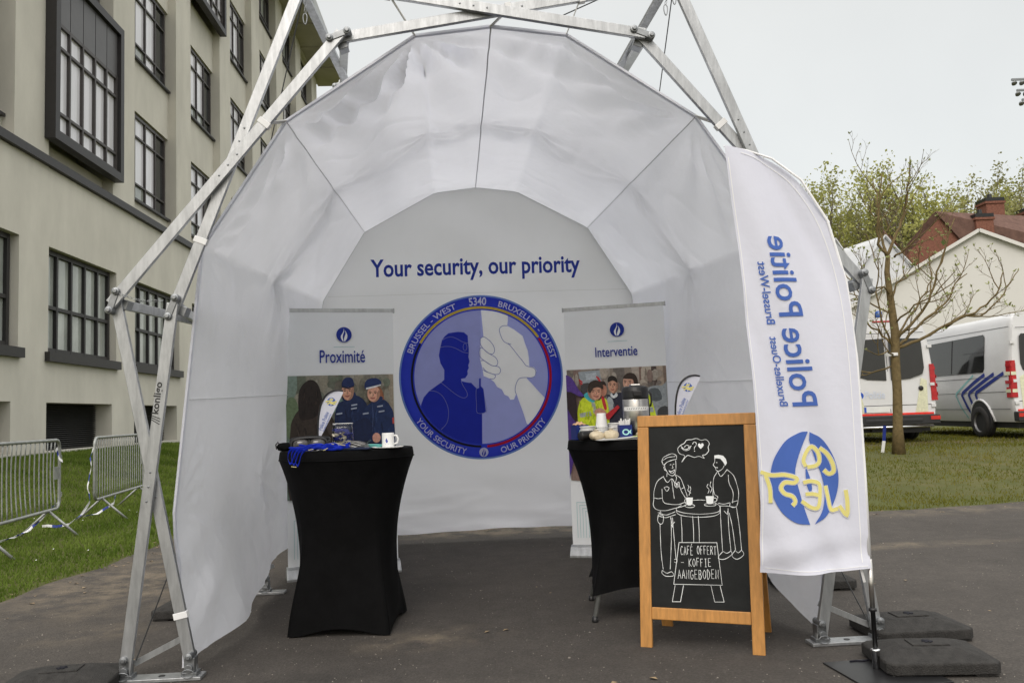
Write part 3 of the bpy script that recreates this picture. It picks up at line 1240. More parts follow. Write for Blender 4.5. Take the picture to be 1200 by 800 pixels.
def disc(mb, r0, r1, mi, l, a0=0, a1=360, n=96):
    A = [R(a0 + (a1 - a0) * i / n) for i in range(n + 1)]
    vs = [ef(r0 * math.cos(t), r0 * math.sin(t), l) for t in A] + [ef(r1 * math.cos(t), r1 * math.sin(t), l) for t in A]
    mb.add(vs, [(i, i + 1, i + n + 2, i + n + 1) for i in range(n)], mi)


disc(emb, 0.975, 1.0, 0, K(0))
disc(emb, 0.812, 0.978, 1, K(1))


def clipc(pts, r=0.805):
    out = []
    for p in pts:
        d = math.hypot(*p)
        out.append((p[0] * r / d, p[1] * r / d) if d > r else p)
    return out


# inner field: left and right halves
top, bot = ez(345, 88), ez(358, 700)
rr = 0.815
aT, aB = math.atan2(top[1], top[0]), math.atan2(bot[1], bot[0])
arcL = [(rr * math.cos(t), rr * math.sin(t)) for t in np.linspace(aT, aB + 2 * math.pi, 60)]
arcR = [(rr * math.cos(t), rr * math.sin(t)) for t in np.linspace(aB, aT, 60)]
emb.poly(arcL, ef, 2, K(2))
HAND = [(345, 60), (420, 70), (474, 96), (475, 125), (472, 152), (505, 170), (545, 200), (558, 240), (570, 270), (575, 305), (577, 342), (600, 347), (610, 362), (606, 388), (590, 397), (562, 396),
        (590, 425), (620, 458), (660, 500), (640, 560), (600, 640), (565, 610), (545, 550), (528, 505), (516, 470), (505, 498), (488, 500), (478, 484), (460, 476), (448, 452), (425, 440), (412, 418), (392, 402),
        (362, 390), (356, 352), (346, 318), (340, 280), (345, 255), (344, 215), (360, 203)]


def inside(p, P):
    r = False
    for i in range(len(P)):
        a, c = P[i - 1], P[i]
        if (a[1] > p[1]) != (c[1] > p[1]) and p[0] < (c[0] - a[0]) * (p[1] - a[1]) / (c[1] - a[1]) + a[0]:
            r = not r
    return r


# right half of the field, left out where the white hand is printed
_t = MB()
_t.poly(arcR, lambda a, c, l: (a, c, l), 3, K(2))
_t.drape(lambda a, c, l: (a, c, l), 0.016)
HP = E_(HAND)
for f in _t.f:
    if all(inside(_t.v[k], HP) for k in f):
        continue
    emb.add([ef(*_t.v[k]) for k in f], [(0, 1, 2)], 3)


def inner(pts, mi, l):
    """polygon clipped to the inner disc"""
    P = E_(pts)
    q = []
    for i, p in enumerate(P):
        n_ = P[(i + 1) % len(P)]
        for s in range(8):
            t = s / 8
            q.append((p[0] + (n_[0] - p[0]) * t, p[1] + (n_[1] - p[1]) * t))
    emb.poly(clipc(q, rr), ef, mi, l)


inner(HAND, 4, K(3))
for st in ([(345, 215), (360, 205), (385, 220), (405, 243), (413, 268), (405, 285), (385, 283), (360, 262), (346, 240), (345, 215)],
           [(342, 265), (352, 257), (385, 283), (415, 300), (428, 322), (422, 340), (400, 340), (365, 318), (345, 300), (340, 280), (342, 265)],
           [(348, 318), (365, 318), (400, 340), (430, 345), (442, 362), (432, 380), (405, 380), (375, 368), (358, 350)],
           [(358, 360), (375, 370), (405, 380), (418, 388), (410, 402), (392, 402)],
           [(472, 152), (450, 153), (435, 168), (440, 195), (455, 225), (480, 240), (500, 262), (520, 288), (545, 318), (560, 338), (577, 345)],
           [(475, 235), (490, 240)],
           [(577, 345), (597, 350), (607, 365), (603, 388), (585, 396), (560, 395), (530, 400), (515, 425), (510, 455), (516, 475)]):
    emb.stroke(E_(catmull(st, 3)), 0.008, ef, 5, K(4) + 0.00002 * len(st))
# officer
inner([(158, 258), (166, 222), (178, 205), (195, 190), (240, 183), (268, 185), (286, 200), (288, 232), (292, 262), (292, 288), (290, 300), (296, 322), (290, 340), (293, 352), (286, 366), (288, 382), (276, 400), (257, 403),
       (258, 414), (285, 420), (305, 422), (322, 440), (334, 450), (362, 470), (370, 560), (356, 562), (358, 720), (200, 720), (40, 600), (72, 525), (84, 490), (110, 460), (165, 420), (178, 408), (178, 362), (160, 332), (152, 295)], 1, K(3))
for st in ([(158, 257), (185, 252), (215, 255), (245, 268), (265, 278), (290, 283)], [(168, 222), (190, 210), (215, 208), (240, 218), (262, 230), (287, 236)],
           [(162, 420), (190, 442), (225, 470), (255, 488), (275, 492), (287, 480), (282, 460), (268, 438), (257, 415)],
           [(110, 460), (140, 463), (172, 485), (195, 530), (200, 570), (192, 610), (166, 640)],
           [(340, 435), (329, 447), (327, 480), (330, 520), (334, 562), (376, 556), (372, 520), (365, 480), (361, 450), (349, 437)]):
    emb.stroke(E_(catmull(st, 3)), 0.007, ef, 5, K(4) + 0.00003 * len(st))
emb.poly(E_([(341, 445), (341, 400), (349, 400), (349, 437), (361, 450), (374, 555), (336, 560), (329, 450)]), ef, 1, K(5))
emb.stroke(E_(ell(274, 254, 9, 17, 16)), 0.006, ef, 5, K(5), closed=True)
# coloured arcs
disc(emb, 0.832, 0.862, 6, K(2), 33, 149.5, 60)
disc(emb, 0.832, 0.858, 8, K(2), 150, 268, 60)
disc(emb, 0.832, 0.862, 7, K(2), -87, 32, 60)


def arctext(body, a_start, a_end, size, base, inward, bold=0.0012):
    vs, fs = text_geo(body, 1.0, bold / size)
    x0 = min(v[0] for v in vs); x1 = max(v[0] for v in vs)
    out = []
    for x, y in vs:
        t = (x - x0) / (x1 - x0)
        a = R(a_start + (a_end - a_start) * t)
        r = base + (y * size if not inward else -y * size)
        out.append(ef(r * math.cos(a), r * math.sin(a), K(3)))
    emb.add(out, fs, 4)


arctext('BRUSSEL - WEST', 160.0, 108.5, 0.100, 0.884, False)
arctext('5340', 97.8, 84.6, 0.135, 0.878, False, 0.003)
arctext('BRUXELLES - OUEST', 75.0, 12.6, 0.100, 0.884, False)
arctext('YOUR SECURITY', 212.0, 257.0, 0.100, 0.957, True)
arctext('OUR PRIORITY', 283.0, 324.0, 0.100, 0.957, True)
# little flame disc


def flame(mb, cx, cy, r, fn, mi_disc, mi_fl, l):
    mb.poly(ell(cx, cy, r, r, 36), fn, mi_disc, l)
    s = lambda pts: [(cx + a * r, cy + c * r) for a, c in pts]
    mb.poly(s(catmull([(-0.08, -0.92), (-0.35, -0.6), (-0.42, -0.2), (-0.22, 0.15), (-0.05, 0.5), (-0.02, 0.85), (0.0, 0.8), (0.02, 0.4), (-0.12, 0.0), (-0.16, -0.4)], 4, True)), fn, mi_fl, l + 0.0008)
    mb.poly(s(catmull([(0.05, -0.9), (0.36, -0.55), (0.44, -0.1), (0.30, 0.3), (0.12, 0.55), (0.22, 0.2), (0.1, -0.2), (0.0, -0.55)], 4, True)), fn, mi_fl, l + 0.0008)


flame(emb, 0.0, -0.915, 0.055, ef, 4, 1, K(3))
emb.build('emblem', EM, back, fixn=False)

# ------------------------------------------------------------------ folding frame: three hoops of crossed bars
NI = [(-1.59, 0.05), (-1.67, 1.84), (-0.81, 3.26), (0.81, 3.26), (1.67, 1.84), (1.59, 0.05)]
NO = [(-1.90, 0.05), (-1.96, 1.88), (-1.0, 3.57), (1.0, 3.57), (1.96, 1.88), (1.90, 0.05)]
HOOPS = [0.0, 2.0, 4.35]
LIFT = {0.0: 0.0, 2.0: 0.22, 4.35: 0.38}


def NIh(i, hy):
    x, z = NI[i]
    if i in (0, 5) and hy > 0:
        x = math.copysign(1.67, x)
    if hy > 0 and i not in (0, 5):
        x *= 1.06
    return (x, z + (LIFT[hy] if i in (2, 3) else LIFT[hy] * .3 if i in (1, 4) else 0))


def NOh(i, hy):
    x, z = NO[i]
    if hy > 0 and i not in (0, 5):
        x *= 1.06
    return (x, z + (LIFT[hy] if i in (2, 3) else LIFT[hy] * .3 if i in (1, 4) else 0))



def P3(n, y):
    return Vector((n[0], y, n[1]))


def strut(p0, p1, y0, y1, w=0.056, t=0.028, dirv=(0, 1, 0)):
    b = MB()
    a, c = Vector((p0[0], y0, p0[1])), Vector((p1[0], y1, p1[1]))
    d = (c - a).normalized()
    # broad face towards the front
    side = d.cross(Vector(dirv))
    b.bar(a - d * 0.02, c + d * 0.02, w, t, side)
    for f in (0.46, 0.5, 0.54):
        q = a.lerp(c, f)
        rot = Vector((0, -1, 0)).to_track_quat('Z', 'Y').to_matrix()
        b.lathe([(0.006, 0.0), (0.006, t / 2 + 0.003), (0.001, t / 2 + 0.004)], 8, q, rot, 1, caps=False)
    return b.build('strut', [M['alu'], M['alu_dark']], tent, bevel=0.003)


struts = []
for hy in HOOPS:
    for i in range(5):
        struts.append(strut(NOh(i, hy), NIh(i + 1, hy), hy - 0.016, hy - 0.016))
        strut(NIh(i, hy), NOh(i + 1, hy), hy + 0.016, hy + 0.016)
# crossed bars running back from hoop to hoop
for y0, y1 in ((HOOPS[0], HOOPS[1]), (HOOPS[1], HOOPS[2])):
    for i in range(1, 5):
        for a, c, off in ((NOh(i, y0), NIh(i, y1), -0.02), (NIh(i, y0), NOh(i, y1), 0.02)):
            b = MB()
            pa, pb = Vector((a[0] + off, y0 + 0.05, a[1])), Vector((c[0] + off, y1 - 0.05, c[1]))
            b.bar(pa, pb, 0.05, 0.026, Vector((1, 0, 0)) if i in (2, 3) else Vector((0, 0, 1)))
            b.build('brace', M['alu'], tent, bevel=0.003)

# joints
for hy in HOOPS:
    for lst in (NIh, NOh):
        for i in range(1, 5):
            n = lst(i, hy)
            b = MB()
            ang = math.atan2(n[1] - 1.2, n[0])
            rot = Matrix.Rotation(-(ang - math.pi / 2), 3, 'Y')
            rot = Matrix(((math.sin(ang), 0, math.cos(ang)), (0, 1, 0), (-math.cos(ang), 0, math.sin(ang))))
            c = Vector((n[0], hy, n[1]))
            b.box(c, (0.105, 0.070, 0.034), rot)
            for s in (-1, 1):
                q = c + rot @ Vector((s * 0.05, 0, 0))
                ax = Vector((0, -1, 0)).to_track_quat('Z', 'Y').to_matrix()
                b.lathe([(0.020, -0.044), (0.020, 0.044), (0.011, 0.046), (0.011, 0.054)], 14, q, ax, 0)
            b.box(c + Vector((0, 0.05, 0)) - rot @ Vector((0, 0, 0.03)), (0.05, 0.07, 0.06), rot)
            b.build('joint', M['alu_dark'], tent, bevel=0.003)
# feet with their brackets, plates and low ties
for hy in HOOPS:
    for s in (-1, 1):
        pl = MB()
        pl.box((s * 1.76, hy, 0.014), (0.46, 0.10, 0.016))
        pl.lathe([(0.016, 0.0), (0.016, 0.004)], 12, (s * 1.73, hy, 0.021), None, 1)
        pl.build('foot_plate', [M['alu'], M['black']], tent, bevel=0.003)
        for x in (abs(NIh(0, hy)[0]), 1.90):
            b = MB()
            b.box((s * x, hy, 0.065), (0.05, 0.06, 0.085))
            b.box((s * x, hy, 0.03), (0.075, 0.075, 0.02))
            ax = Vector((0, -1, 0)).to_track_quat('Z', 'Y').to_matrix()
            b.lathe([(0.018, -0.045), (0.018, 0.045), (0.010, 0.047), (0.010, 0.054)], 14, (s * x, hy, 0.115), ax)
            b.lathe([(0.020, -0.045), (0.020, 0.045)], 14, (s * x, hy, 0.06), ax)
            b.tube([(s * x + .03 * math.cos(t), hy - 0.055, 0.04 + .02 * math.sin(t)) for t in np.linspace(0, 6.0, 12)], 0.003, 5)
            b.build('foot_bracket', M['alu_dark'], tent, bevel=0.002, sm=False)
        b = MB()
        b.bar((s * 1.88, hy + 0.05, 0.075), (s * 1.63, hy + 0.09, 0.19), 0.028, 0.014, (0, 0, 1))
        b.build('foot_tie', M['alu'], tent)

# webbing straps between cloth and frame
def strap(p, q, sd, w=0.03):
    b = MB()
    p, q = Vector(p), Vector(q)
    b.bar(p, q, w, 0.006, (0, 1, 0))
    d = (q - p).normalized()
    b.bar(q - sd * 0.016, q + sd * 0.016, 0.068, 0.036, sd.cross(Vector((0, 1, 0))))
    b.build('strap', M['strap'], tent, bevel=0.002)


def on_frame(i, f, which):
    a, c = (NO[i], NI[i + 1]) if which else (NI[i], NO[i + 1])
    return Vector((a[0] + (c[0] - a[0]) * f, 0.0, a[1] + (c[1] - a[1]) * f))


for (u, i, f, wh) in ((UU[4], 2, 0.25, 1), (0.5, 2, 0.5, 0), (UU[6], 2, 0.72, 0), (UU[3], 1, 0.66, 1), (UU[7], 3, 0.36, 0), (UU[2], 1, 0.20, 0),
                      (UU[1] * 0.62 + UU[2] * 0.0, 0, 0.60, 1), (UU[1] * 0.16, 0, 0.14, 0), (UU[8], 3, 0.80, 1), (UU[9] * .5 + .5, 4, 0.5, 0)):
    p = canopy_pt(u, 0)
    q = on_frame(i, f, wh)
    if (p - q).length < 0.5:
        a_, c_ = (NO[i], NI[i + 1]) if wh else (NI[i], NO[i + 1])
        q.y += -0.016 if wh else 0.016
        strap(p, q, Vector((c_[0] - a_[0], 0, c_[1] - a_[1])).normalized())

# chains and safety clips hanging at the nodes
def chain(pts, clip=True):
    b = MB()
    for a, c in zip(pts[:-1], pts[1:]):
        a, c = Vector(a), Vector(c)
        n = max(2, int((c - a).length / 0.022))
        for k in range(n):
            m0 = a.lerp(c, (k + .5) / n)
            d = (c - a).normalized()
            o = d.orthogonal().normalized() if k % 2 else d.cross(d.orthogonal()).normalized()
            b.tube([m0 + d * 0.012 * math.cos(t) + o * 0.006 * math.sin(t) for t in np.linspace(0, 2 * math.pi, 8, endpoint=False)], 0.0018, 4, closed=True)
    if clip:
        e = Vector(pts[-1])
        b.tube([e + Vector((0.010 * math.sin(t) * (1 + .3 * math.cos(t)), 0, -0.03 + 0.03 * math.cos(t))) for t in np.linspace(0, 2 * math.pi, 14, endpoint=False)], 0.003, 5, closed=True)
    b.build('safety_chain', M['alu_dark'], tent, sm=True)


def off(n, dx=0, dy=-0.06, dz=0):
    return (n[0] + dx, dy, n[1] + dz)


chain([off(NO[1], .04, -.06, 0.03), off(NO[1], .15, -.06, -0.01), off(NI[1], -.03, -.06, 0.03)], False)
chain([off(NO[2], .03, -.04, -.05), off(NO[2], .02, -.04, -0.20)])
chain([off(NO[3], -.03, -.04, -.05), off(NO[3], -.06, -.04, -0.16)])
chain([off(NO[3], -.02, -.04, -.05), off(NO[3], -.01, -.04, -0.10)])

# the knotted tie at the front corner of the cloth
b = MB()
b.tube([(-1.63, 0.09, 0.13), (-1.605, 0.075, 0.09), (-1.625, 0.06, 0.06), (-1.595, 0.055, 0.075), (-1.60, 0.07, 0.11), (-1.58, 0.05, 0.03), (-1.57, 0.04, 0.005)], [0.010, 0.012, 0.009, 0.011, 0.008, 0.006, 0.004], 7)
b.build('tie', M['strap'], tent, sm=True)
# thin dark guy wires
def wire(p, q, r=0.0035):
    b = MB()
    b.tube([p, q], r, 5)
    b.build('guy_wire', M['black'], tent)


wire((-1.86, 0.02, 0.10), (-1.73, 1.9, 1.75))
wire((1.86, 0.02, 0.10), (1.73, 1.9, 1.75))
wire((-1.0, 0.03, 3.5), (-1.9, 1.95, 1.95))
wire((1.0, 0.03, 3.5), (1.25, 1.95, 2.9))
wire((0.4, 0.1, 3.42), (0.98, 0.05, 3.66))
# maker's name on the front left bar
a0, a1 = Vector((NO[0][0], -0.016, NO[0][1])), Vector((NI[1][0], -0.016, NI[1][1]))
d = (a1 - a0).normalized()
upv = Vector((-d.z, 0, d.x))
org = a0.lerp(a1, 0.70)
b = MB()
b.text('konligo', 0.05, lambda a, c, l: org + d * a + upv * (c - 0.014) + Vector((0, -0.0155, 0)), bold=0.001, fit=(0.16, 0.046))
for sgn in (0, 1, 2):
    b.stroke([(-0.05 + sgn * 0.014, -0.002), (-0.03 + sgn * 0.010, 0.040)], 0.004, lambda a, c, l: org + d * a + upv * (c - 0.014) + Vector((0, -0.0155, 0)))
b.build('lettering', M['black'], struts[0])


# ================================================================== bar tables in black stretch covers
def bar_table(name, label, x, y, rz, seed, lift=0.0):
    rnd = random.Random(seed)
    t = thing(name, label, 'table', (x, y, 0), rz, 'bar tables in black stretch covers')
    t.scale = (1, 1, 0.966)
    b = MB()
    Rt = 0.408

    def pt(u, v):
        th = 2 * math.pi * u
        z = 1.095 * (1 - v)
        c, s = math.cos(th), math.sin(th)
        # square with its corners at the feet
        L = 0.302
        sq = L / max(abs(c), abs(s), 1e-6)
        corner = min(1.0, max(0.0, (sq / L - 1) / 0.4142))
        rc = 0.272
        mid = rc * (1 + 0.09 * corner)
        base = sq * (0.955 + 0.045 * corner ** 2)
        if v < 0.045:
            r = Rt * (0.985 + 0.015 * math.sin(v / 0.045 * math.pi / 2))
        else:
            q = (v - 0.045) / 0.955
            a = (1 - q) ** 3.0
            w = smooth((q - 0.30) / 0.78) ** 1.15
            r = mid + (Rt - mid) * a + (base - mid) * w
        # hem is drawn up between the feet
        z += (0.050 * (1 - corner) ** 1.3 + lift) * v ** 6
        r += 0.0035 * math.sin(5 * th + 9 * v) * v
        r *= 1 - 0.018 * math.sin(math.pi * v) * (1 + math.cos(8 * th)) / 2
        return Vector((r * c, r * s, max(z, 0.012)))
    b.grid(pt, 96, 60, closed_u=True)
    cov = b.build('table_cover', M['blackfab'], t, sm=True)
    b = MB()
    b.lathe([(0.0, 1.085), (Rt * 0.97, 1.085), (Rt * 0.985, 1.093), (Rt * 0.975, 1.1), (0.0, 1.102)], 64, caps=False)
    b.build('table_top', M['blackfab'], t, sm=True)
    for k in range(4):
        a = math.pi / 4 + k * math.pi / 2
        b = MB()
        r1 = 0.365 if not lift else 0.405
        b.tube([(0.07 * math.cos(a), 0.07 * math.sin(a), 1.07), (r1 * math.cos(a), r1 * math.sin(a), 0.03)], 0.014, 10)
        b.build('leg', M['galv'], t, sm=True)
        c = MB()
        c.lathe([(0.018, 0.0), (0.020, 0.012), (0.017, 0.04)], 14, (r1 * math.cos(a) * 1.005, r1 * math.sin(a) * 1.005, 0))
        c.build('foot_cap', M['black'], t, sm=True)
    b = MB()
    b.tube([pt(u / 90, 0.045) + Vector((0, 0, 0)) for u in range(90)], 0.004, 5, closed=True)
    b.build('top_seam', M['blackfab'], cov, sm=True)
    return t


bar_table('bar_table', 'black covered bar table carrying blue lanyards, leaflets and a white mug', -1.04, 5.30, R(-2), 1)
t2 = bar_table('bar_table', 'black covered bar table with coffee pot and cups half hidden behind the chalkboard', 0.735, 5.42, R(-3), 2, lift=0.16)
TT = 1.0665


# ================================================================== roll-up banners
def rollup(name, label, origin, rz, title, width=0.87, height=2.13):
    t = thing(name, label, 'banner', origin, rz, 'roll-up banners beside the back wall')
    f = plane((0, -0.012, 0), (1, 0, 0), (0, 0, 1), (0, -1, 0))
    b = MB()
    n = 30
    vs = []
    for j in range(n + 1):
        z = 0.09 + (height - 0.10) * j / n
        for i in range(9):
            x = -width / 2 + width * i / 8
            vs.append((x, -0.010 + 0.006 * math.sin(j / n * 3.1) * math.cos(x * 3) * 0.5, z))
    b.add(vs, [(j * 9 + i, j * 9 + i + 1, (j + 1) * 9 + i + 1, (j + 1) * 9 + i) for j in range(n) for i in range(8)])
    sheet = b.build('print_sheet', M['banner'], t, sm=True, fixn=False)
    b = MB()
    b.box((0, 0.0, height), (width + 0.02, 0.022, 0.032))
    for s in (-1, 1):
        b.box((s * (width / 2 + 0.012), 0, height), (0.008, 0.030, 0.040))
    b.build('top_rail', M['alu'], t, bevel=0.003)
    b = MB()
    c = [(-0.10, 0.0), (-0.10, 0.02), (-0.055, 0.085), (-0.02, 0.10), (0.02, 0.10), (0.055, 0.085), (0.10, 0.02), (0.10, 0.0)]
    fx = plane((-width / 2 - 0.012, 0, 0), (0, 1, 0), (0, 0, 1), (1, 0, 0))
    b.prism(c, fx, 0, width + 0.024)
    b.build('base_cassette', M['alu'], t, bevel=0.004)
    b = MB()
    b.tube([(0, 0.03, 0.08), (0, 0.03, height)], 0.009, 8)
    b.build('support_pole', M['alu'], t)
    # heading
    ff = lambda a, c, l=0.0: Vector((a, -0.020 - l, c))
    b = MB()
    flame(b, 0.03, height - 0.20, 0.062, ff, 0, 1, 0.0005)
    b.stroke([(-0.055, height - 0.30), (0.115, height - 0.30)], 0.004, ff, 2)
    b.build('badge', [M['navy'], M['banner'], M['teal_line']], sheet)
    b = MB()
    b.text(title, 0.1, lambda a, c, l: ff(a + 0.015, c + height - 0.43, l), bold=0.001, align='CENTER', fit=(0.365, 0.105 if title[0] == 'P' else 0.085))
    b.build('lettering', M['navy'], sheet)
    # nested corner lines at the foot
    b = MB()
    for k in range(6):
        o = 0.025 * k
        b.stroke([(-width / 2 + 0.05 + o, 0.16), (-width / 2 + 0.05 + o, 0.46 - o), (width / 2 - 0.12, 0.46 - o), (width / 2 - 0.12 + 0.0, 0.44 - o)], 0.004, ff, 0, 0.0002 * k)
    b.build('corner_lines', M['teal_line'], sheet)
    return t, sheet, ff


POP = {}


def pm(r, g, b_):
    k = (r, g, b_)
    if k not in POP:
        POP[k] = flat('print_ink', *(min(255, int(c * 1.13 + 6)) for c in (r, g, b_)), var=0.24, scale=48)
    return POP[k]


class Photo:
    def __init__(self, ff, sx, x0, y0, ztop, slope=0.0):
        self.mb, self.mats, self.n = MB(), [], 0
        self.map = lambda p: ((p[0] - x0) * sx - POPW, ztop - (p[1] - y0 - slope * (p[0] - x0)) * sx)
        self.ff = ff

    def mi(self, c):
        m_ = pm(*c)
        if m_ not in self.mats:
            self.mats.append(m_)
        return self.mats.index(m_)

    def poly(self, pts, c, sm=3):
        pts = catmull(pts, sm, True) if sm else pts
        self.n += 1
        P = [self.map(p) for p in pts]
        # printed on the sheet: nothing leaves the picture area
        P = [(min(max(a, self.box[0]), self.box[2]), min(max(b_, self.box[1]), self.box[3])) for a, b_ in P]
        self.mb.poly(P, self.ff, self.mi(c), 0.0005 + 0.00022 * self.n)

    def ell(self, cx, cy, rx, ry, c):
        self.poly(ell(cx, cy, rx, ry, 20), c, 0)

    def blur(self, x0, y0, x1, y1, cols, n, seed):
        """out-of-focus patches of the pictured background"""
        rnd = random.Random(seed)
        for k in range(n):
            c = rnd.choice(cols)
            j = rnd.randint(-10, 10) // 5 * 5
            self.ell(rnd.uniform(x0, x1), rnd.uniform(y0, y1), rnd.uniform(6, 26), rnd.uniform(10, 46), (c[0] + j, c[1] + j, c[2] + j))

    def line(self, pts, c, w):
        self.n += 1
        P = catmull(pts, 3)
        L_, R_ = [], []
        for i, p in enumerate(P):
            q0, q1 = P[max(0, i - 1)], P[min(len(P) - 1, i + 1)]
            dx, dy = q1[0] - q0[0], q1[1] - q0[1]
            d = math.hypot(dx, dy) or 1
            ww = w * (0.35 + 0.65 * math.sin(math.pi * (i + .5) / len(P)))
            L_.append((p[0] - dy / d * ww / 2, p[1] + dx / d * ww / 2))
            R_.append((p[0] + dy / d * ww / 2, p[1] - dx / d * ww / 2))
        self.poly(L_ + R_[::-1], c, 0)

    def folds(self, x0, y0, x1, y1, cols, n, seed, lean=0.3):
        rnd = random.Random(seed)
        for k in range(n):
            x, y = rnd.uniform(x0, x1), rnd.uniform(y0, y1)
            l = rnd.uniform(14, 46)
            a = rnd.choice((-1, 1)) * rnd.uniform(0.1, lean)
            self.line([(x, y), (x + a * l * .5 + rnd.uniform(-4, 4), y + l * .5), (x + a * l, y + l)], rnd.choice(cols), rnd.uniform(3, 8))

    def face(self, cx, cy, rx, ry, skin, look=0.0):
        """a pictured face: shaded cheek, brows, eyes, nose and mouth"""
        self.ell(cx, cy, rx, ry, skin)
        dk = tuple(int(v * 0.80) for v in skin)
        lt = tuple(min(255, int(v * 1.10)) for v in skin)
        s = -1 if look >= 0 else 1
        self.poly([(cx + s * rx * .95, cy - ry * .5), (cx + s * rx * .55, cy - ry * .1), (cx + s * rx * .45, cy + ry * .55), (cx, cy + ry * .95), (cx + s * rx * .6, cy + ry * .8), (cx + s * rx * .95, cy + ry * .3)], dk)
        self.ell(cx - s * rx * .35, cy + ry * .12, rx * .28, ry * .2, lt)
        for e in (-1, 1):
            ex = cx + look * rx + e * rx * .40
            self.line([(ex - rx * .22, cy - ry * .20), (ex, cy - ry * .26), (ex + rx * .22, cy - ry * .19)], (70, 48, 40), 4)
            self.ell(ex, cy - ry * .06, rx * .15, ry * .06, (44, 32, 30))
        self.line([(cx + look * rx, cy - ry * .05), (cx + look * rx + rx * .1, cy + ry * .18), (cx + look * rx - rx * .08, cy + ry * .26)], dk, 5)
        self.line([(cx + look * rx - rx * .38, cy + ry * .48), (cx + look * rx, cy + ry * .56), (cx + look * rx + rx * .38, cy + ry * .46)], (140, 74, 68), 6)


POPW = 0.435
# left banner -------------------------------------------------------
tL, sheetL, ffL = rollup('rollup_banner', 'roll-up banner headed Proximité with a photo of two people in navy uniforms', (-1.405, 6.95, 0), R(18), 'Proximité')
ph = Photo(ffL, 0.87 / 520, 68, 360, 1.60)
ph.box = (-0.435, 0.62, 0.425, 1.60)
for i, (x, w, c) in enumerate([(60, 560, (118, 116, 104)), (60, 60, (112, 128, 118)), (120, 40, (92, 98, 84)), (225, 40, (130, 124, 110)), (270, 60, (104, 100, 90)), (395, 40, (134, 128, 114)), (440, 30, (108, 104, 94)), (530, 60, (120, 112, 98)), (560, 30, (142, 132, 116))]):
    ph.poly([(x, 330), (x + w, 330), (x + w + 6, 640), (x + w, 960), (x, 960)], c, 0)
ph.blur(70, 365, 580, 560, [(118, 116, 104), (100, 104, 92), (134, 130, 116), (92, 98, 84), (142, 138, 126)], 60, 4)
ph.poly([(70, 480), (110, 470), (130, 560), (110, 660), (70, 640)], (96, 112, 84))
ph.poly([(250, 480), (300, 462), (335, 480), (330, 530), (260, 535)], (120, 148, 140))
ph.poly([(262, 492), (318, 486), (318, 505), (262, 510)], (66, 78, 78), 0)
ph.poly([(100, 560), (140, 510), (190, 500), (240, 510), (280, 560), (295, 640), (285, 960), (80, 960), (84, 640)], (52, 43, 38))
ph.poly([(128, 560), (126, 450), (146, 402), (182, 380), (214, 398), (232, 450), (236, 520), (200, 560), (160, 570)], (34, 26, 24))
ph.folds(95, 560, 270, 690, [(38, 30, 27), (66, 55, 48), (44, 36, 32)], 26, 8)
ph.folds(132, 410, 226, 540, [(22, 16, 15), (48, 36, 32)], 14, 9, 0.15)
ph.poly([(240, 560), (268, 580), (282, 640), (262, 640)], (64, 54, 48))
ph.poly([(290, 640), (300, 520), (330, 486), (358, 490), (396, 460), (440, 492), (448, 540), (430, 700), (430, 960), (290, 960)], (22, 36, 72))
ph.poly([(332, 480), (356, 500), (392, 470), (388, 445), (336, 452)], (26, 40, 78))
ph.folds(300, 510, 430, 680, [(14, 24, 54), (34, 50, 92), (18, 30, 62)], 24, 6)
ph.face(356, 440, 29, 44, (188, 140, 118), -0.1)
ph.poly([(330, 420), (328, 398), (344, 376), (374, 375), (386, 400), (384, 414), (356, 420)], (24, 38, 80))
ph.poly([(328, 412), (356, 421), (385, 413), (385, 419), (356, 428), (328, 420)], (14, 20, 44), 0)
ph.poly([(500, 420), (522, 440), (532, 500), (514, 505), (500, 470)], (140, 92, 66))
ph.poly([(398, 660), (424, 548), (462, 500), (500, 496), (528, 484), (562, 520), (578, 600), (572, 960), (392, 960)], (24, 40, 78))
ph.poly([(466, 494), (492, 506), (522, 484), (516, 468), (470, 476)], (28, 46, 86))
ph.folds(410, 530, 566, 690, [(16, 28, 58), (38, 56, 98), (20, 34, 68)], 26, 7)
ph.line([(470, 500), (474, 560), (468, 640)], (60, 76, 116), 4)
ph.face(479, 455, 31, 40, (198, 148, 126), -0.15)
ph.poly([(440, 432), (436, 408), (450, 386), (490, 379), (516, 396), (512, 416), (480, 424)], (26, 42, 86))
ph.poly([(442, 426), (480, 418), (514, 410), (514, 416), (480, 426), (442, 434)], (200, 200, 206), 0)
for x, y in ((384, 505), (382, 522), (508, 515), (515, 540), (312, 545), (438, 548)):
    ph.poly([(x - 14, y), (x + 14, y - 4), (x + 14, y + 3), (x - 14, y + 7)], (150, 158, 176), 0)
ph.poly([(566, 575), (576, 572), (576, 602), (568, 604)], (170, 70, 60), 0)
ph.ell(488, 668, 20, 24, (192, 142, 124))
ph.poly([(380, 600), (440, 570), (470, 620), (440, 690), (390, 690)], (18, 30, 62))
ph.poly([(418, 700), (460, 690), (480, 720), (470, 960), (418, 960)], (16, 22, 40))
ph.mb.build('photo_print', ph.mats, sheetL, fixn=False)
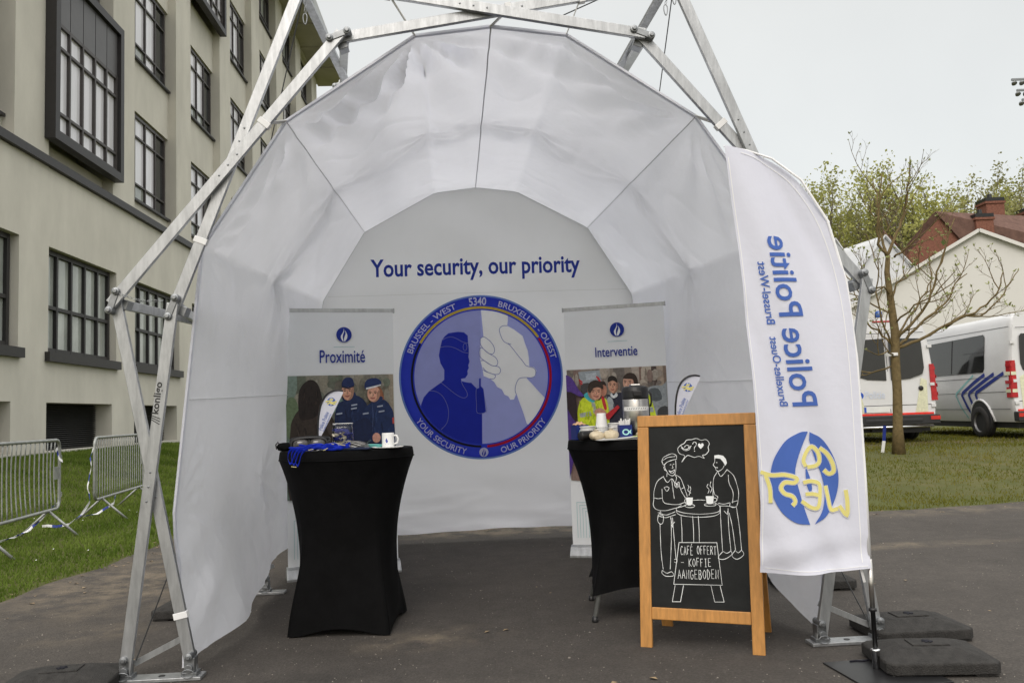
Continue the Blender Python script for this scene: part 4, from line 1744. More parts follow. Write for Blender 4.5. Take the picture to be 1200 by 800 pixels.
# right banner ------------------------------------------------------
tR, sheetR, ffR = rollup('rollup_banner', 'roll-up banner headed Interventie with a photo of people in yellow jackets', (0.885, 7.36, 0), R(-16), 'Interventie')
ph = Photo(ffR, 0.87 / 549, 67, 360, 1.60, slope=-40 / 550)
ph.box = (-0.425, 0.62, 0.432, 1.60)
for x, w, c in [(50, 600, (128, 118, 108)), (60, 90, (120, 100, 92)), (250, 60, (150, 142, 134)), (330, 60, (98, 92, 86)), (430, 40, (156, 146, 136)), (470, 24, (112, 90, 80)), (495, 40, (168, 158, 146)), (535, 26, (70, 58, 54)), (565, 30, (150, 136, 122)), (600, 30, (110, 94, 84))]:
    ph.poly([(x, 280), (x + w, 280), (x + w + 10, 520), (x + w, 960), (x, 960)], c, 0)
ph.blur(70, 350, 610, 520, [(128, 118, 108), (150, 142, 132), (104, 96, 90), (164, 154, 142), (116, 100, 92)], 60, 14)
ph.poly([(138, 368), (256, 355), (268, 425), (150, 440)], (136, 144, 150), 0)
ph.poly([(176, 376), (238, 369), (244, 404), (182, 412)], (160, 168, 174), 0)
for k in range(3):
    ph.poly([(140 + k * 4, 405 + 16 * k), (160 + 3 * k, 420 + 14 * k), (160 + 3 * k, 430 + 14 * k), (140 + 4 * k, 415 + 16 * k)], (176, 40, 44), 0)
    ph.poly([(236 + 6 * k, 385 + 10 * k), (254 + 4 * k, 396 + 8 * k), (254 + 4 * k, 406 + 8 * k), (236 + 6 * k, 395 + 10 * k)], (176, 40, 44), 0)
ph.poly([(150, 440), (205, 430), (200, 500), (160, 510)], (60, 58, 60))
ph.poly([(490, 460), (540, 432), (590, 428), (640, 440), (640, 960), (540, 960), (500, 520)], (128, 134, 138))
ph.poly([(520, 452), (570, 446), (586, 500), (536, 510)], (72, 78, 82))
ph.poly([(560, 560), (620, 540), (630, 640), (575, 660)], (54, 56, 58))
ph.poly([(470, 480), (520, 482), (540, 540), (556, 640), (556, 960), (470, 960)], (186, 204, 44))
ph.poly([(500, 545), (536, 545), (540, 570), (503, 572)], (142, 150, 150), 0)
ph.poly([(386, 470), (440, 450), (500, 470), (520, 560), (510, 960), (380, 960)], (40, 40, 48))
ph.face(416, 420, 34, 46, (186, 144, 124), -0.25)
ph.poly([(384, 392), (410, 366), (446, 370), (462, 400), (460, 436), (444, 430), (436, 400), (400, 398)], (44, 32, 26))
ph.poly([(288, 530), (310, 488), (350, 474), (388, 482), (402, 560), (390, 660), (390, 960), (290, 960)], (34, 36, 52))
ph.poly([(288, 520), (304, 496), (326, 520), (326, 580), (300, 590), (284, 560)], (152, 160, 164))
ph.folds(300, 500, 390, 640, [(24, 26, 40), (46, 48, 66)], 14, 15)
ph.face(328, 436, 27, 42, (178, 134, 112), -0.1)
ph.poly([(302, 420), (304, 394), (326, 383), (348, 394), (352, 420), (328, 408)], (30, 24, 22))
ph.poly([(318, 476), (330, 490), (344, 474), (352, 490), (330, 505), (312, 492)], (196, 200, 204))
ph.ell(274, 462, 20, 34, (168, 116, 96))
ph.poly([(252, 440), (258, 418), (284, 416), (292, 440), (276, 434)], (40, 30, 26))
ph.poly([(236, 545), (270, 505), (296, 530), (300, 640), (240, 640)], (190, 206, 50))
ph.poly([(262, 505), (276, 500), (290, 560), (276, 566)], (176, 40, 44))
ph.poly([(128, 580), (150, 520), (190, 500), (236, 510), (270, 560), (280, 650), (200, 700), (140, 960), (128, 640)], (188, 206, 40))
ph.poly([(166, 494), (194, 478), (228, 518), (214, 532), (186, 520)], (64, 166, 176))
ph.poly([(138, 594), (200, 580), (206, 604), (142, 616)], (150, 158, 152), 0)
ph.poly([(206, 530), (226, 534), (236, 590), (216, 590)], (150, 158, 152), 0)
ph.folds(136, 520, 276, 660, [(164, 184, 30), (206, 220, 70), (150, 166, 30)], 30, 16)
ph.face(228, 475, 38, 44, (184, 136, 114), 0.2)
ph.poly([(192, 470), (200, 428), (236, 410), (270, 424), (276, 456), (250, 448), (222, 456), (206, 480)], (46, 36, 30))
ph.poly([(224, 575), (262, 560), (292, 590), (280, 620), (236, 612)], (186, 136, 116))
ph.poly([(268, 606), (352, 540), (362, 552), (300, 622)], (168, 34, 42), 0)
ph.poly([(60, 440), (100, 460), (126, 520), (120, 640), (60, 650)], (38, 26, 30))
ph.poly([(64, 392), (104, 402), (140, 462), (168, 496), (140, 500), (100, 480), (64, 470)], (74, 48, 122))
ph.poly([(60, 590), (100, 620), (134, 680), (120, 760), (60, 960)], (66, 42, 114))
ph.mb.build('photo_print', ph.mats, sheetR, fixn=False)
# ================================================================== feather flag seen from its back
def feather_flag():
    t = thing('feather_flag', 'tall white feather flag seen from behind with mirrored blue lettering, on a black base plate', 'flag', (1.615, 4.06, 0), 0)
    # outline in metres, x from the pole foot, heights above the ground
    left = [(-0.555, 2.49), (-0.535, 2.25), (-0.51, 1.96), (-0.495, 1.6), (-0.482, 1.22), (-0.475, 0.85), (-0.485, 0.46)]
    right = [(-0.555, 2.50), (-0.44, 2.475), (-0.325, 2.43), (-0.19, 2.32), (-0.075, 2.12), (-0.005, 1.82), (0.02, 1.45), (0.02, 0.95), (0.02, 0.47)]

    def curve(P, n):
        Q = catmull(P, 14)
        L = [0]
        for a, c in zip(Q[:-1], Q[1:]):
            L.append(L[-1] + math.hypot(c[0] - a[0], c[1] - a[1]))
        out = []
        for i in range(n):
            s = L[-1] * i / (n - 1)
            k = min(len(L) - 2, max(0, next((j for j in range(len(L) - 1) if L[j + 1] >= s), len(L) - 2)))
            f = (s - L[k]) / max(1e-9, L[k + 1] - L[k])
            out.append((Q[k][0] + (Q[k + 1][0] - Q[k][0]) * f, Q[k][1] + (Q[k + 1][1] - Q[k][1]) * f))
        return out
    NVv, NUu = 120, 44
    Lc, Rc = curve(left, NVv), curve(right, NVv)

    def ripple(x, z):
        q = (0.02 - x) / 0.55
        return (0.020 * math.sin(9 * x + 1.1 * z + 0.5) * smooth(q * 3) + 0.013 * math.sin(16 * (x * 0.9 + 0.30 * z)) * smooth(q * 4)
                + 0.006 * math.sin(33 * (x * 0.8 + 0.34 * z) + 2 * math.sin(2 * z)) * smooth(q * 3) + 0.020 * max(0, math.sin(12 * (x + 0.36 * z) + 1 + 0.5 * math.sin(3 * z))) ** 5 * smooth(q * 3) + 0.014 * math.sin(3 * z) * q
                + 0.010 * math.sin(8 * x + 30 * max(0, 0.62 - z)) * smooth((0.7 - z) * 4))
    b = MB()
    vs = []
    for j in range(NVv):
        for i in range(NUu):
            f = i / (NUu - 1)
            x = Lc[j][0] + (Rc[j][0] - Lc[j][0]) * f
            z = Lc[j][1] + (Rc[j][1] - Lc[j][1]) * f
            z -= 0.016 * math.sin(math.pi * f) * smooth((0.62 - z) * 5)
            vs.append((x, ripple(x, z), z))
    b.add(vs, [(j * NUu + i, j * NUu + i + 1, (j + 1) * NUu + i + 1, (j + 1) * NUu + i) for j in range(NVv - 1) for i in range(NUu - 1)])
    cloth = b.build('flag_cloth', M['flagcloth'], t, sm=True, fixn=False)
    ff = lambda a, c, l=0.0: Vector((a, ripple(a, c) - 0.0035 - l, c))
    # hems and pole pocket
    b = MB()
    b.stroke([(p[0] + 0.010, p[1]) for p in Lc[3:-2]], 0.004, ff)
    b.stroke([(p[0] - 0.036, p[1] - 0.012) for p in Rc[6:-2]], 0.004, ff)
    b.stroke([(Lc[-1][0] + 0.02 + 0.47 * i / 20, 0.482 - 0.016 * math.sin(math.pi * i / 20)) for i in range(21)], 0.003, ff)
    b.build('hem', M['hem'], cloth)
    # mirrored lettering: along the text is up, the tops of the letters point to the right
    def mir(x0, z0, lean):
        return lambda a, c, l: (x0 + c - a * lean, z0 + a, 0.0012)
    b = MB()

    def fine(body, fit, fn):
        b.text(body, 1, fn, bold=0.012, fit=fit)
    fine('Police Politie', (0.815, 0.118), mir(-0.298, 1.232, 0.105))
    fine('Bruxelles-Ouest', (0.33, 0.040), mir(-0.358, 1.235, 0.105))
    fine('Brussel-West', (0.30, 0.040), mir(-0.400, 1.625, 0.105))
    b.drape(ff, 0.02)
    b.build('lettering', M['flagblue'], cloth)
    # round emblem, mirrored as it shows through
    b = MB()
    id3 = lambda a, c, l=0.0: (a, c, l)
    S = 1 / 2.965 / 247

    def lg(p):
        return ((p[0] - 278) * S * 1.0 - 0.262, (391 - p[1]) * S + 0.895)
    T = lambda pts: [lg(p) for p in pts]
    b.poly(T([(300, 232)] + catmull([(300, 232), (268, 236), (215, 265), (172, 320), (155, 390), (162, 450), (190, 505), (235, 540), (288, 550)], 5) + catmull([(288, 550), (270, 490), (256, 430), (246, 372), (268, 300), (300, 236)], 5)), id3, 0, 0.0012)
    b.poly(T(catmull([(307, 234), (350, 262), (385, 325), (398, 395), (385, 465), (350, 520), (305, 550)], 5) + catmull([(305, 550), (335, 500), (348, 440), (340, 380), (322, 330), (304, 262)], 5)), id3, 0, 0.0012)
    b.poly(T(catmull([(284, 358), (296, 385), (302, 425), (294, 440), (284, 410)], 4, True)), id3, 0, 0.0012)
    w = 18 * S
    n = 0
    for st in ([(285, 352), (278, 330), (292, 300), (312, 285), (332, 305), (336, 335), (322, 350), (290, 354)],
               [(338, 290), (362, 310), (380, 345), (382, 372), (366, 380), (350, 366)],
               [(124, 364), (160, 376), (205, 376), (250, 390), (240, 405), (205, 402), (190, 420), (202, 440), (228, 450), (238, 468), (226, 482)],
               [(140, 375), (152, 420), (152, 470)],
               [(272, 406), (300, 402), (328, 412), (330, 440), (320, 490), (296, 492), (262, 468)], [(278, 446), (304, 446), (326, 452)],
               [(352, 420), (358, 460), (366, 502), (392, 500)], [(418, 436), (422, 480), (418, 522), (396, 490)]):
        n += 1
        b.stroke(T(catmull(st, 4)), w, id3, 2, 0.0016 + 0.0001 * n)
        b.stroke(T(catmull(st, 4)), w * 0.72, id3, 1, 0.0026 + 0.0001 * n)
    b.drape(ff, 0.015)
    b.build('emblem', [M['flagblue'], M['flagyel'], M['pwhite']], cloth, fixn=False)
    # pole
    b = MB()
    b.tube([(0.02, 0.012, 0.50), (0.025, 0.01, 0.9), (0.025, 0.01, 1.45), (0.0, 0.01, 1.82), (-0.07, 0.01, 2.12), (-0.185, 0.01, 2.325), (-0.32, 0.01, 2.435), (-0.44, 0.01, 2.48), (-0.55, 0.01, 2.505)],
           [0.012, 0.010, 0.009, 0.008, 0.007, 0.006, 0.006, 0.005, 0.004], 8)
    b.build('pole', M['hem'], t, sm=True)
    b = MB()
    b.tube([(0.02, 0.008, 0.27), (0.022, 0.010, 0.51)], 0.0115, 10)
    b.build('steel_sleeve', M['steel'], t, sm=True)
    b = MB()
    b.lathe([(0.011, 0.10), (0.011, 0.27), (0.018, 0.272), (0.018, 0.285), (0.013, 0.287)], 12, (0.02, 0.008, 0))
    b.build('pole_foot', M['black'], t, sm=True)
    b = MB()
    b.lathe([(0.018, 0.012), (0.018, 0.09), (0.021, 0.092), (0.021, 0.10), (0.012, 0.102)], 16, (0.02, 0.008, 0))
    b.build('socket', M['chrome'], t, sm=True)
    b = MB()
    b.box((0.04, -0.04, 0.007), (0.40, 0.40, 0.010), Matrix.Rotation(R(8), 3, 'Z'))
    b.build('base_plate', M['blackmetal'], t, bevel=0.002)
    b = MB()
    b.tube([(-0.06, 0.12, 0.014), (-0.03, 0.128, 0.014), (0.0, 0.12, 0.014), (0.03, 0.13, 0.014)], 0.005, 6)
    b.build('carry_slot', M['pblack'], t)
    b = MB()
    b.bar((-0.02, 0.02, 0.475), (0.0, 0.03, 0.40), 0.012, 0.003, (1, 0, 0))
    b.build('tie_strap', M['strap'], t)
    return t


feather_flag()


# ================================================================== chalkboard
def chalkboard():
    t = thing('chalkboard', 'wooden A-frame chalkboard with a white drawing of two people drinking coffee', 'chalkboard', (0.915, 4.485, 0), R(-22))
    W, Hh, lean = 0.632, 1.215, R(7.5)
    rot = Matrix.Rotation(-lean, 3, 'X')
    up = Vector((0, math.sin(lean), math.cos(lean)))
    nr = Vector((0, -math.cos(lean), math.sin(lean)))
    P = lambda a, c, l=0.0: Vector((a, 0, 0)) + up * c + nr * l
    sw, th = 0.062, 0.024

    def rail(name, a0, c0, a1, c1, w, th_=th):
        b = MB()
        b.bar(P(a0, c0), P(a1, c1), w, th_, (1, 0, 0) if abs(a1 - a0) < 0.01 else up)
        return b.build(name, M['wood'], t, bevel=0.004)
    rail('stile', -W / 2 + sw / 2, 0.0, -W / 2 + sw / 2, Hh - sw - 0.001, sw)
    rail('stile', W / 2 - sw / 2, 0.0, W / 2 - sw / 2, Hh - sw - 0.001, sw)
    rail('rail', -W / 2, Hh - sw / 2, W / 2, Hh - sw / 2, sw)
    rail('rail', -W / 2 + sw + 0.001, 0.175, W / 2 - sw - 0.001, 0.175, sw)
    b = MB()
    x0, x1, z0, z1 = -W / 2 + sw - 0.004, W / 2 - sw + 0.004, 0.20, Hh - sw + 0.004
    b.add([P(x0, z0, 0.004), P(x1, z0, 0.004), P(x1, z1, 0.004), P(x0, z1, 0.004), P(x0, z0, -0.006), P(x1, z0, -0.006), P(x1, z1, -0.006), P(x0, z1, -0.006)],
          [(0, 1, 2, 3), (7, 6, 5, 4)])
    bd = b.build('board', M['board'], t)
    # rear leg frame
    for s in (-1, 1):
        b = MB()
        b.bar((s * (W / 2 - 0.045), 0.185, Hh - 0.12), (s * (W / 2 - 0.045) + 0.0, 0.46, 0.0), sw, th, (1, 0, 0))
        b.build('rear_leg', M['wood'], t, bevel=0.004)
    b = MB()
    b.bar((-W / 2 + 0.08, 0.40, 0.22), (W / 2 - 0.08, 0.40, 0.22), 0.05, 0.02, (0, 0, 1))
    b.build('rear_rail', M['wood'], t, bevel=0.004)
    b = MB()
    b.tube([P(0.02, 0.15, -0.01) + Vector((0.02 * k, 0.035 * k, -0.02 * math.sin(k / 6 * 3.14))) for k in range(7)], 0.004, 5)
    b.build('stay_cord', M['strap'], t)
    # the drawing, taken from a 452 x 800 enlargement of the board
    iw, ih = x1 - x0 - 0.008, z1 - z0 - 0.008

    def q(p):
        x, y = p
        fx = (x - (20 - 12 * (y - 18) / 747)) / (423 + 16 * (y - 18) / 747)
        ytop = 18 - 10 * fx
        ybot = 765 + 18 * fx
        fy = (y - ytop) / (ybot - ytop)
        return (x0 + 0.004 + iw * fx, z1 - 0.004 - ih * fy)
    d = MB()
    cnt = [0]

    def S_(pts, w=1.0, sm=4, closed=False):
        cnt[0] += 1
        pts = catmull(pts, sm, closed) if sm else pts
        d.stroke([q(p) for p in pts], lambda t_: 0.0029 * w * (0.85 + 0.25 * math.sin(t_ * 17 + cnt[0])), lambda a, c, l: P(a, c, 0.0046 + 0.00002 * cnt[0]), closed=closed)

    def F_(pts):
        cnt[0] += 1
        d.poly([q(p) for p in pts], lambda a, c, l: P(a, c, 0.0046 + 0.00002 * cnt[0]))
    # policeman
    S_([(76, 166), (82, 150), (104, 138), (125, 132), (142, 140), (144, 154)])
    S_([(76, 166), (84, 180), (100, 168), (122, 160), (144, 155)], 1.3)
    S_([(82, 160), (104, 148), (138, 144)])
    S_([(88, 180), (90, 196), (97, 208), (106, 220), (122, 226), (134, 216), (139, 194), (139, 160)])
    S_([(106, 203), (118, 208), (132, 200), (128, 212), (116, 214), (106, 203)], 1.2)
    S_([(112, 180), (118, 178)], 1.4, 0); S_([(126, 178), (132, 176)], 1.4, 0); S_([(122, 182), (126, 192), (120, 195)])
    S_([(90, 184), (84, 190), (88, 202), (96, 204)])
    S_([(98, 214), (96, 230)]); S_([(134, 216), (134, 226)])
    S_([(80, 230), (98, 254), (118, 238), (132, 254), (140, 236), (136, 224)])
    S_([(82, 228), (52, 250), (36, 288), (33, 326), (30, 350), (44, 367), (84, 372), (128, 362), (164, 354), (184, 344)])
    S_([(33, 318), (52, 322), (73, 319)]); S_([(72, 282), (76, 334), (108, 345), (146, 346), (170, 338), (186, 334)])
    S_([(138, 222), (158, 236), (172, 270), (186, 312)]); S_([(150, 262), (160, 290), (178, 320)]); S_([(158, 282), (175, 274)])
    S_([(130, 254), (140, 258), (150, 252), (150, 268), (140, 276), (132, 268), (130, 254)], 1.1); S_([(136, 262), (146, 262)], 2.0, 0); S_([(138, 268), (144, 268)], 2.0, 0)
    S_([(82, 275), (94, 272), (105, 277), (94, 291), (82, 275)]); S_([(118, 240), (122, 280), (127, 322)])
    S_([(50, 380), (84, 390), (108, 384), (130, 376)]); S_([(54, 394), (84, 401), (110, 394), (132, 388)])
    S_([(52, 388), (48, 414), (60, 428), (72, 420), (74, 394), (52, 388)]); S_([(60, 388), (60, 376), (66, 378)])
    S_([(58, 428), (58, 500), (60, 560), (66, 612)]); S_([(110, 400), (107, 500), (98, 612)]); S_([(106, 396), (116, 440), (110, 430)]); S_([(116, 400), (120, 480), (126, 574)])
    S_([(114, 430), (126, 418)])
    S_([(62, 616), (60, 628), (78, 640), (112, 638), (104, 622), (82, 628), (62, 616)]); S_([(118, 572), (130, 572), (128, 586), (118, 582)])
    # speech bubble
    S_([(166, 168), (180, 141), (158, 132), (150, 112), (164, 96), (180, 88), (192, 74), (214, 72), (236, 67), (256, 75), (278, 72), (292, 88), (286, 104), (288, 120), (274, 136), (260, 139), (267, 152), (244, 143), (224, 148), (206, 142), (190, 141), (166, 168)], 1.2, 3)
    S_([(164, 98), (178, 112), (196, 112), (212, 98)], 1.2); S_([(166, 106), (180, 118), (200, 116), (208, 104)]); S_([(180, 104), (190, 96), (202, 100), (196, 110)], 1.2)
    S_([(217, 92), (224, 82), (234, 87), (232, 98), (225, 106), (225, 116)], 1.2); S_([(225, 120), (226, 123)], 1.6, 0)
    F_([(253, 112), (246, 105), (241, 98), (242, 91), (248, 88), (254, 93), (259, 87), (265, 89), (267, 96), (262, 104)])
    # steam, cups and table
    S_([(190, 264), (195, 274), (189, 286), (197, 296), (194, 308)]); S_([(200, 270), (203, 282), (199, 292), (202, 300)])
    S_([(280, 260), (275, 272), (284, 284), (278, 300)]); S_([(293, 250), (289, 268), (297, 280), (288, 298)])
    F_([(180, 317), (211, 317), (208, 343), (200, 350), (188, 350), (182, 342)]); S_([(182, 324), (174, 328), (176, 340), (184, 342)])
    S_(ell(196, 352, 22, 7, 18), 1, 0, True)
    F_([(268, 311), (304, 311), (300, 338), (292, 344), (278, 344), (271, 338)]); S_([(303, 318), (316, 322), (314, 332), (301, 336)], 1.2)
    S_(ell(286, 347, 26, 6, 18), 1, 0, True)
    S_([(206, 329), (240, 327), (266, 328)]); S_([(308, 340), (324, 348), (329, 362), (324, 374), (296, 382), (236, 386), (176, 382), (142, 374), (134, 366), (142, 358), (158, 350)])
    S_([(134, 368), (140, 384), (170, 394), (232, 399), (298, 394), (326, 382), (329, 364)])
    for x in (155, 207, 232):
        S_([(x, 394), (x + 2, 450), (x + 1, 503)], 1, 0)
    S_([(300, 396), (300, 502)], 1, 0) if False else None
    # the other man
    F_([(312, 140), (330, 137), (350, 141), (362, 155), (366, 172), (358, 184), (350, 168), (338, 154), (324, 152), (312, 152)])
    S_([(314, 150), (312, 168), (306, 180), (314, 190), (318, 202), (330, 206), (346, 196), (354, 182)]); S_([(312, 190), (326, 192)], 1.2, 0); S_([(318, 170), (324, 170)], 1.4, 0)
    S_([(324, 206), (336, 228), (352, 216), (366, 198)]); S_([(322, 210), (306, 236), (302, 276), (308, 304), (320, 312), (320, 322)])
    S_([(302, 276), (300, 310)]); S_([(366, 200), (392, 224), (406, 264), (412, 300), (406, 344)]); S_([(370, 222), (372, 256), (388, 296), (384, 340)])
    S_([(380, 336), (406, 330)]); S_([(374, 340), (372, 352), (386, 358), (402, 352), (404, 342)]); S_([(322, 340), (346, 344), (374, 338)])
    S_([(330, 352), (331, 440), (334, 536)]); S_([(364, 362), (364, 440), (370, 536)]); S_([(368, 380), (380, 440), (390, 532)]); S_([(400, 356), (410, 440), (416, 534)])
    S_([(346, 372), (360, 386), (362, 372)]); S_([(326, 352), (360, 352), (396, 358)])
    S_([(336, 538), (318, 556), (316, 568), (342, 570), (372, 552), (370, 538), (352, 546), (336, 538)]); S_([(388, 534), (374, 556), (396, 570), (424, 552), (416, 534), (402, 544), (388, 534)])
    # the board in the drawing
    S_([(142, 503), (310, 503), (327, 675), (112, 672), (142, 503)], 1, 0)
    S_([(118, 676), (103, 742), (140, 742), (156, 676)], 1, 0); S_([(278, 678), (292, 742), (333, 742), (318, 678)], 1, 0)
    G_ = {'C': [[(.9, .88), (.5, 1), (.12, .72), (.08, .35), (.4, 0), (.92, .1)]], 'A': [[(0, 0), (.28, .55), (.5, 1), (.72, .5), (1, 0)], [(.2, .36), (.8, .36)]],
          'F': [[(.12, 0), (.1, 1), (.9, 1)], [(.1, .55), (.72, .55)]], 'E': [[(.9, 1), (.1, 1), (.1, 0), (.92, 0)], [(.1, .52), (.75, .52)]],
          'O': [[(.5, 1), (.1, .7), (.1, .3), (.5, 0), (.9, .3), (.9, .7), (.5, 1)]], 'R': [[(.1, 0), (.1, 1), (.62, 1), (.85, .78), (.62, .54), (.1, .5)], [(.45, .5), (.95, 0)]],
          'T': [[(-.05, 1), (1.05, 1)], [(.5, 1), (.5, 0)]], 'K': [[(.1, 0), (.1, 1)], [(.9, 1), (.12, .46), (.95, 0)]], 'I': [[(.5, 1), (.5, 0)], [(.2, 1), (.8, 1)], [(.2, 0), (.8, 0)]],
          'N': [[(.1, 0), (.1, 1), (.88, 0), (.9, 1)]], 'G': [[(.88, .85), (.5, 1), (.12, .7), (.12, .28), (.45, 0), (.9, .16), (.9, .46), (.55, .46)]],
          'B': [[(.1, 0), (.1, 1), (.6, 1), (.8, .78), (.6, .54), (.1, .52)], [(.6, .54), (.9, .28), (.6, 0), (.1, 0)]], 'D': [[(.1, 0), (.1, 1), (.5, .95), (.9, .5), (.5, .05), (.1, 0)]],
          '-': [[(0, .5), (1, .5)]], ' ': []}
    G_['É'] = G_['E'] + [[(.35, 1.14), (.7, 1.38)]]
    for line, xa, xb, ya, yb in (('CAFÉ OFFERT', 146, 308, 518, 552), ('- KOFFIE', 146, 284, 568, 600), ('AANGEBODEN', 130, 316, 614, 650)):
        n = len(line)
        cw = (xb - xa) / n
        for i, chh in enumerate(line):
            jy = random.uniform(-2, 2)
            for st in G_[chh]:
                sm_ = 3 if chh in 'COGD' else 0
                S_([(xa + cw * (i + 0.12 + 0.74 * p[0]), yb + jy - (yb - ya) * p[1]) for p in st], 0.95, sm_)
    d.build('chalk_drawing', M['chalk'], bd, fixn=False)
    return t


chalkboard()


# ================================================================== rubber ballast blocks
def ballast(label, x, y, rz, w=0.50, l=0.40, h=0.105):
    t = thing('ballast_block', label, 'ballast', (x, y, 0), R(rz), 'black rubber ballast blocks round the tent')
    b = MB()
    # four little feet leave a gap below
    def ring(k, z, inset):
        hw, hl = w / 2 - inset, l / 2 - inset
        c = 0.03
        return [(-hw + c, -hl, z), (hw - c, -hl, z), (hw, -hl + c, z), (hw, hl - c, z), (hw - c, hl, z), (-hw + c, hl, z), (-hw, hl - c, z), (-hw, -hl + c, z)]
    rings = [ring(0, 0.016, 0), ring(1, 0.062, 0.0), ring(2, 0.068, 0.006), ring(3, h, 0.115), ring(4, h, 0.125)]
    vs = [p for r_ in rings for p in r_]
    fs = [(i * 8 + j, i * 8 + (j + 1) % 8, (i + 1) * 8 + (j + 1) % 8, (i + 1) * 8 + j) for i in range(4) for j in range(8)]
    fs += [tuple(range(8))[::-1], tuple(32 + j for j in range(8))]
    b.add(vs, fs)
    for sx in (-1, 1):
        b.box((sx * w * 0.36, 0, 0.010), (w * 0.2, l * 0.96, 0.012))
    b.build('block', M['rubber'], t, bevel=0.004)
    b = MB()
    b.box((0, 0, h + 0.002), (0.17, 0.11, 0.010))
    b.build('grip_plate', M['rubber'], t, bevel=0.003)
    b = MB()
    for k in range(3):
        b.box((0, 0, h + 0.008 + 0.0005 * k), (0.05, 0.012, 0.003), Matrix.Rotation(R(60 * k), 3, 'Z'))
    b.build('grip_slot', M['pblack'], t)
    return t


ballast('black rubber ballast block nearest the flag base plate', 1.90, 4.12, -4)
ballast('black rubber ballast block farther back, behind the block beside the flag base', 2.06, 4.66, 3)
ballast('black rubber ballast block beside the front left tent legs, cut by the picture edge', -2.20, 4.18, 8)
ballast('black rubber ballast block outside the left tent wall behind the crossed legs', -2.12, 5.75, 0)
ballast('black rubber ballast block seen under the flag behind the right tent legs', 1.98, 5.95, 0)


# ================================================================== things on the tables
def mini_flag(label, x, y, rz, h=0.40, mir=1):
    t = thing('mini_feather_flag', label, 'flag', (x, y, TT), rz, 'small white feather flags standing on the bar tables')
    Z = h / 0.40
    pole = [(0, 0.0), (0.0, 0.10), (0.006, 0.20), (0.022, 0.28), (0.05, 0.335), (0.09, 0.365), (0.13, 0.372), (0.165, 0.366)]
    pole = [(a * mir * Z, c * Z) for a, c in catmull(pole, 5)]
    b = MB()
    b.tube([(a, 0, c) for a, c in pole], [0.0035] * len(pole), 6)
    b.build('pole', M['black'], t, sm=True)
    b = MB()
    edge = [p for p in pole if p[1] > 0.05 * Z]
    ring = edge + [(0.165 * mir * Z, 0.352 * Z), (0.003 * mir * Z, 0.048 * Z)]
    b.poly(ring, lambda a, c, l: (a, c, l))
    b.drape(lambda a, c, l: Vector((a, 0.006 * math.sin(a * 22), c)), 0.012)
    fl = b.build('flag_cloth', M['flagcloth'], t, solid=0.0012, fixn=False)
    b = MB()
    b.tube([(a, -0.001, c) for a, c in edge], 0.006, 5)
    b.build('pole_pocket', M['black'], fl, sm=True)
    f = lambda a, c, l=0.0: Vector((a * mir * Z, -0.002 - l + 0.006 * math.sin(a * mir * Z * 22), c * Z))
    id3 = lambda a, c, l=0.0: (a, c, l)
    b = MB()
    b.poly(ell(0.088, 0.300, 0.027, 0.027, 20), id3, 0, 0.0004)
    b.poly(catmull([(0.088, 0.327), (0.078, 0.302), (0.086, 0.273), (0.096, 0.300)], 4, True), id3, 2, 0.0008)
    for k, st in enumerate(([(0.052, 0.300), (0.075, 0.304), (0.09, 0.294), (0.124, 0.300)], [(0.062, 0.286), (0.082, 0.292), (0.1, 0.284), (0.116, 0.288)], [(0.078, 0.316), (0.092, 0.312), (0.1, 0.318)])):
        b.stroke(catmull(st, 3), 0.009, id3, 1, 0.0012 + 0.0002 * k)
    b.drape(f, 0.012)
    b.build('emblem', [M['flagblue'], M['flagyel'], M['pwhite']], fl, fixn=False)
    b = MB()
    b.text('Police Politie', 1, lambda a, c, l: id3(0.024 + a * 0.40 - c * 0.9, 0.118 + a * 0.9 + c * 0.38, 0.0006), fit=(0.125, 0.024))
    b.text('Bruxelles-Ouest Brussel-West', 1, lambda a, c, l: id3(0.040 + a * 0.40 - c * 0.9, 0.112 + a * 0.9 + c * 0.38, 0.0006), fit=(0.12, 0.011))
    b.drape(f, 0.012)
    b.build('lettering', M['flagblue'], fl)
    b = MB()
    b.lathe([(0.034, 0.0), (0.034, 0.006), (0.010, 0.012), (0.007, 0.035), (0.004, 0.037)], 20)
    b.build('base', M['black'], t, sm=True)
    return t


mini_flag('small white feather flag standing behind the dark goggles on the lanyard table', -1.215, 5.28, R(4), 0.385)
mini_flag('small white feather flag beside the steel coffee pot, above the chalkboard', 0.985, 5.26, R(2), 0.40)


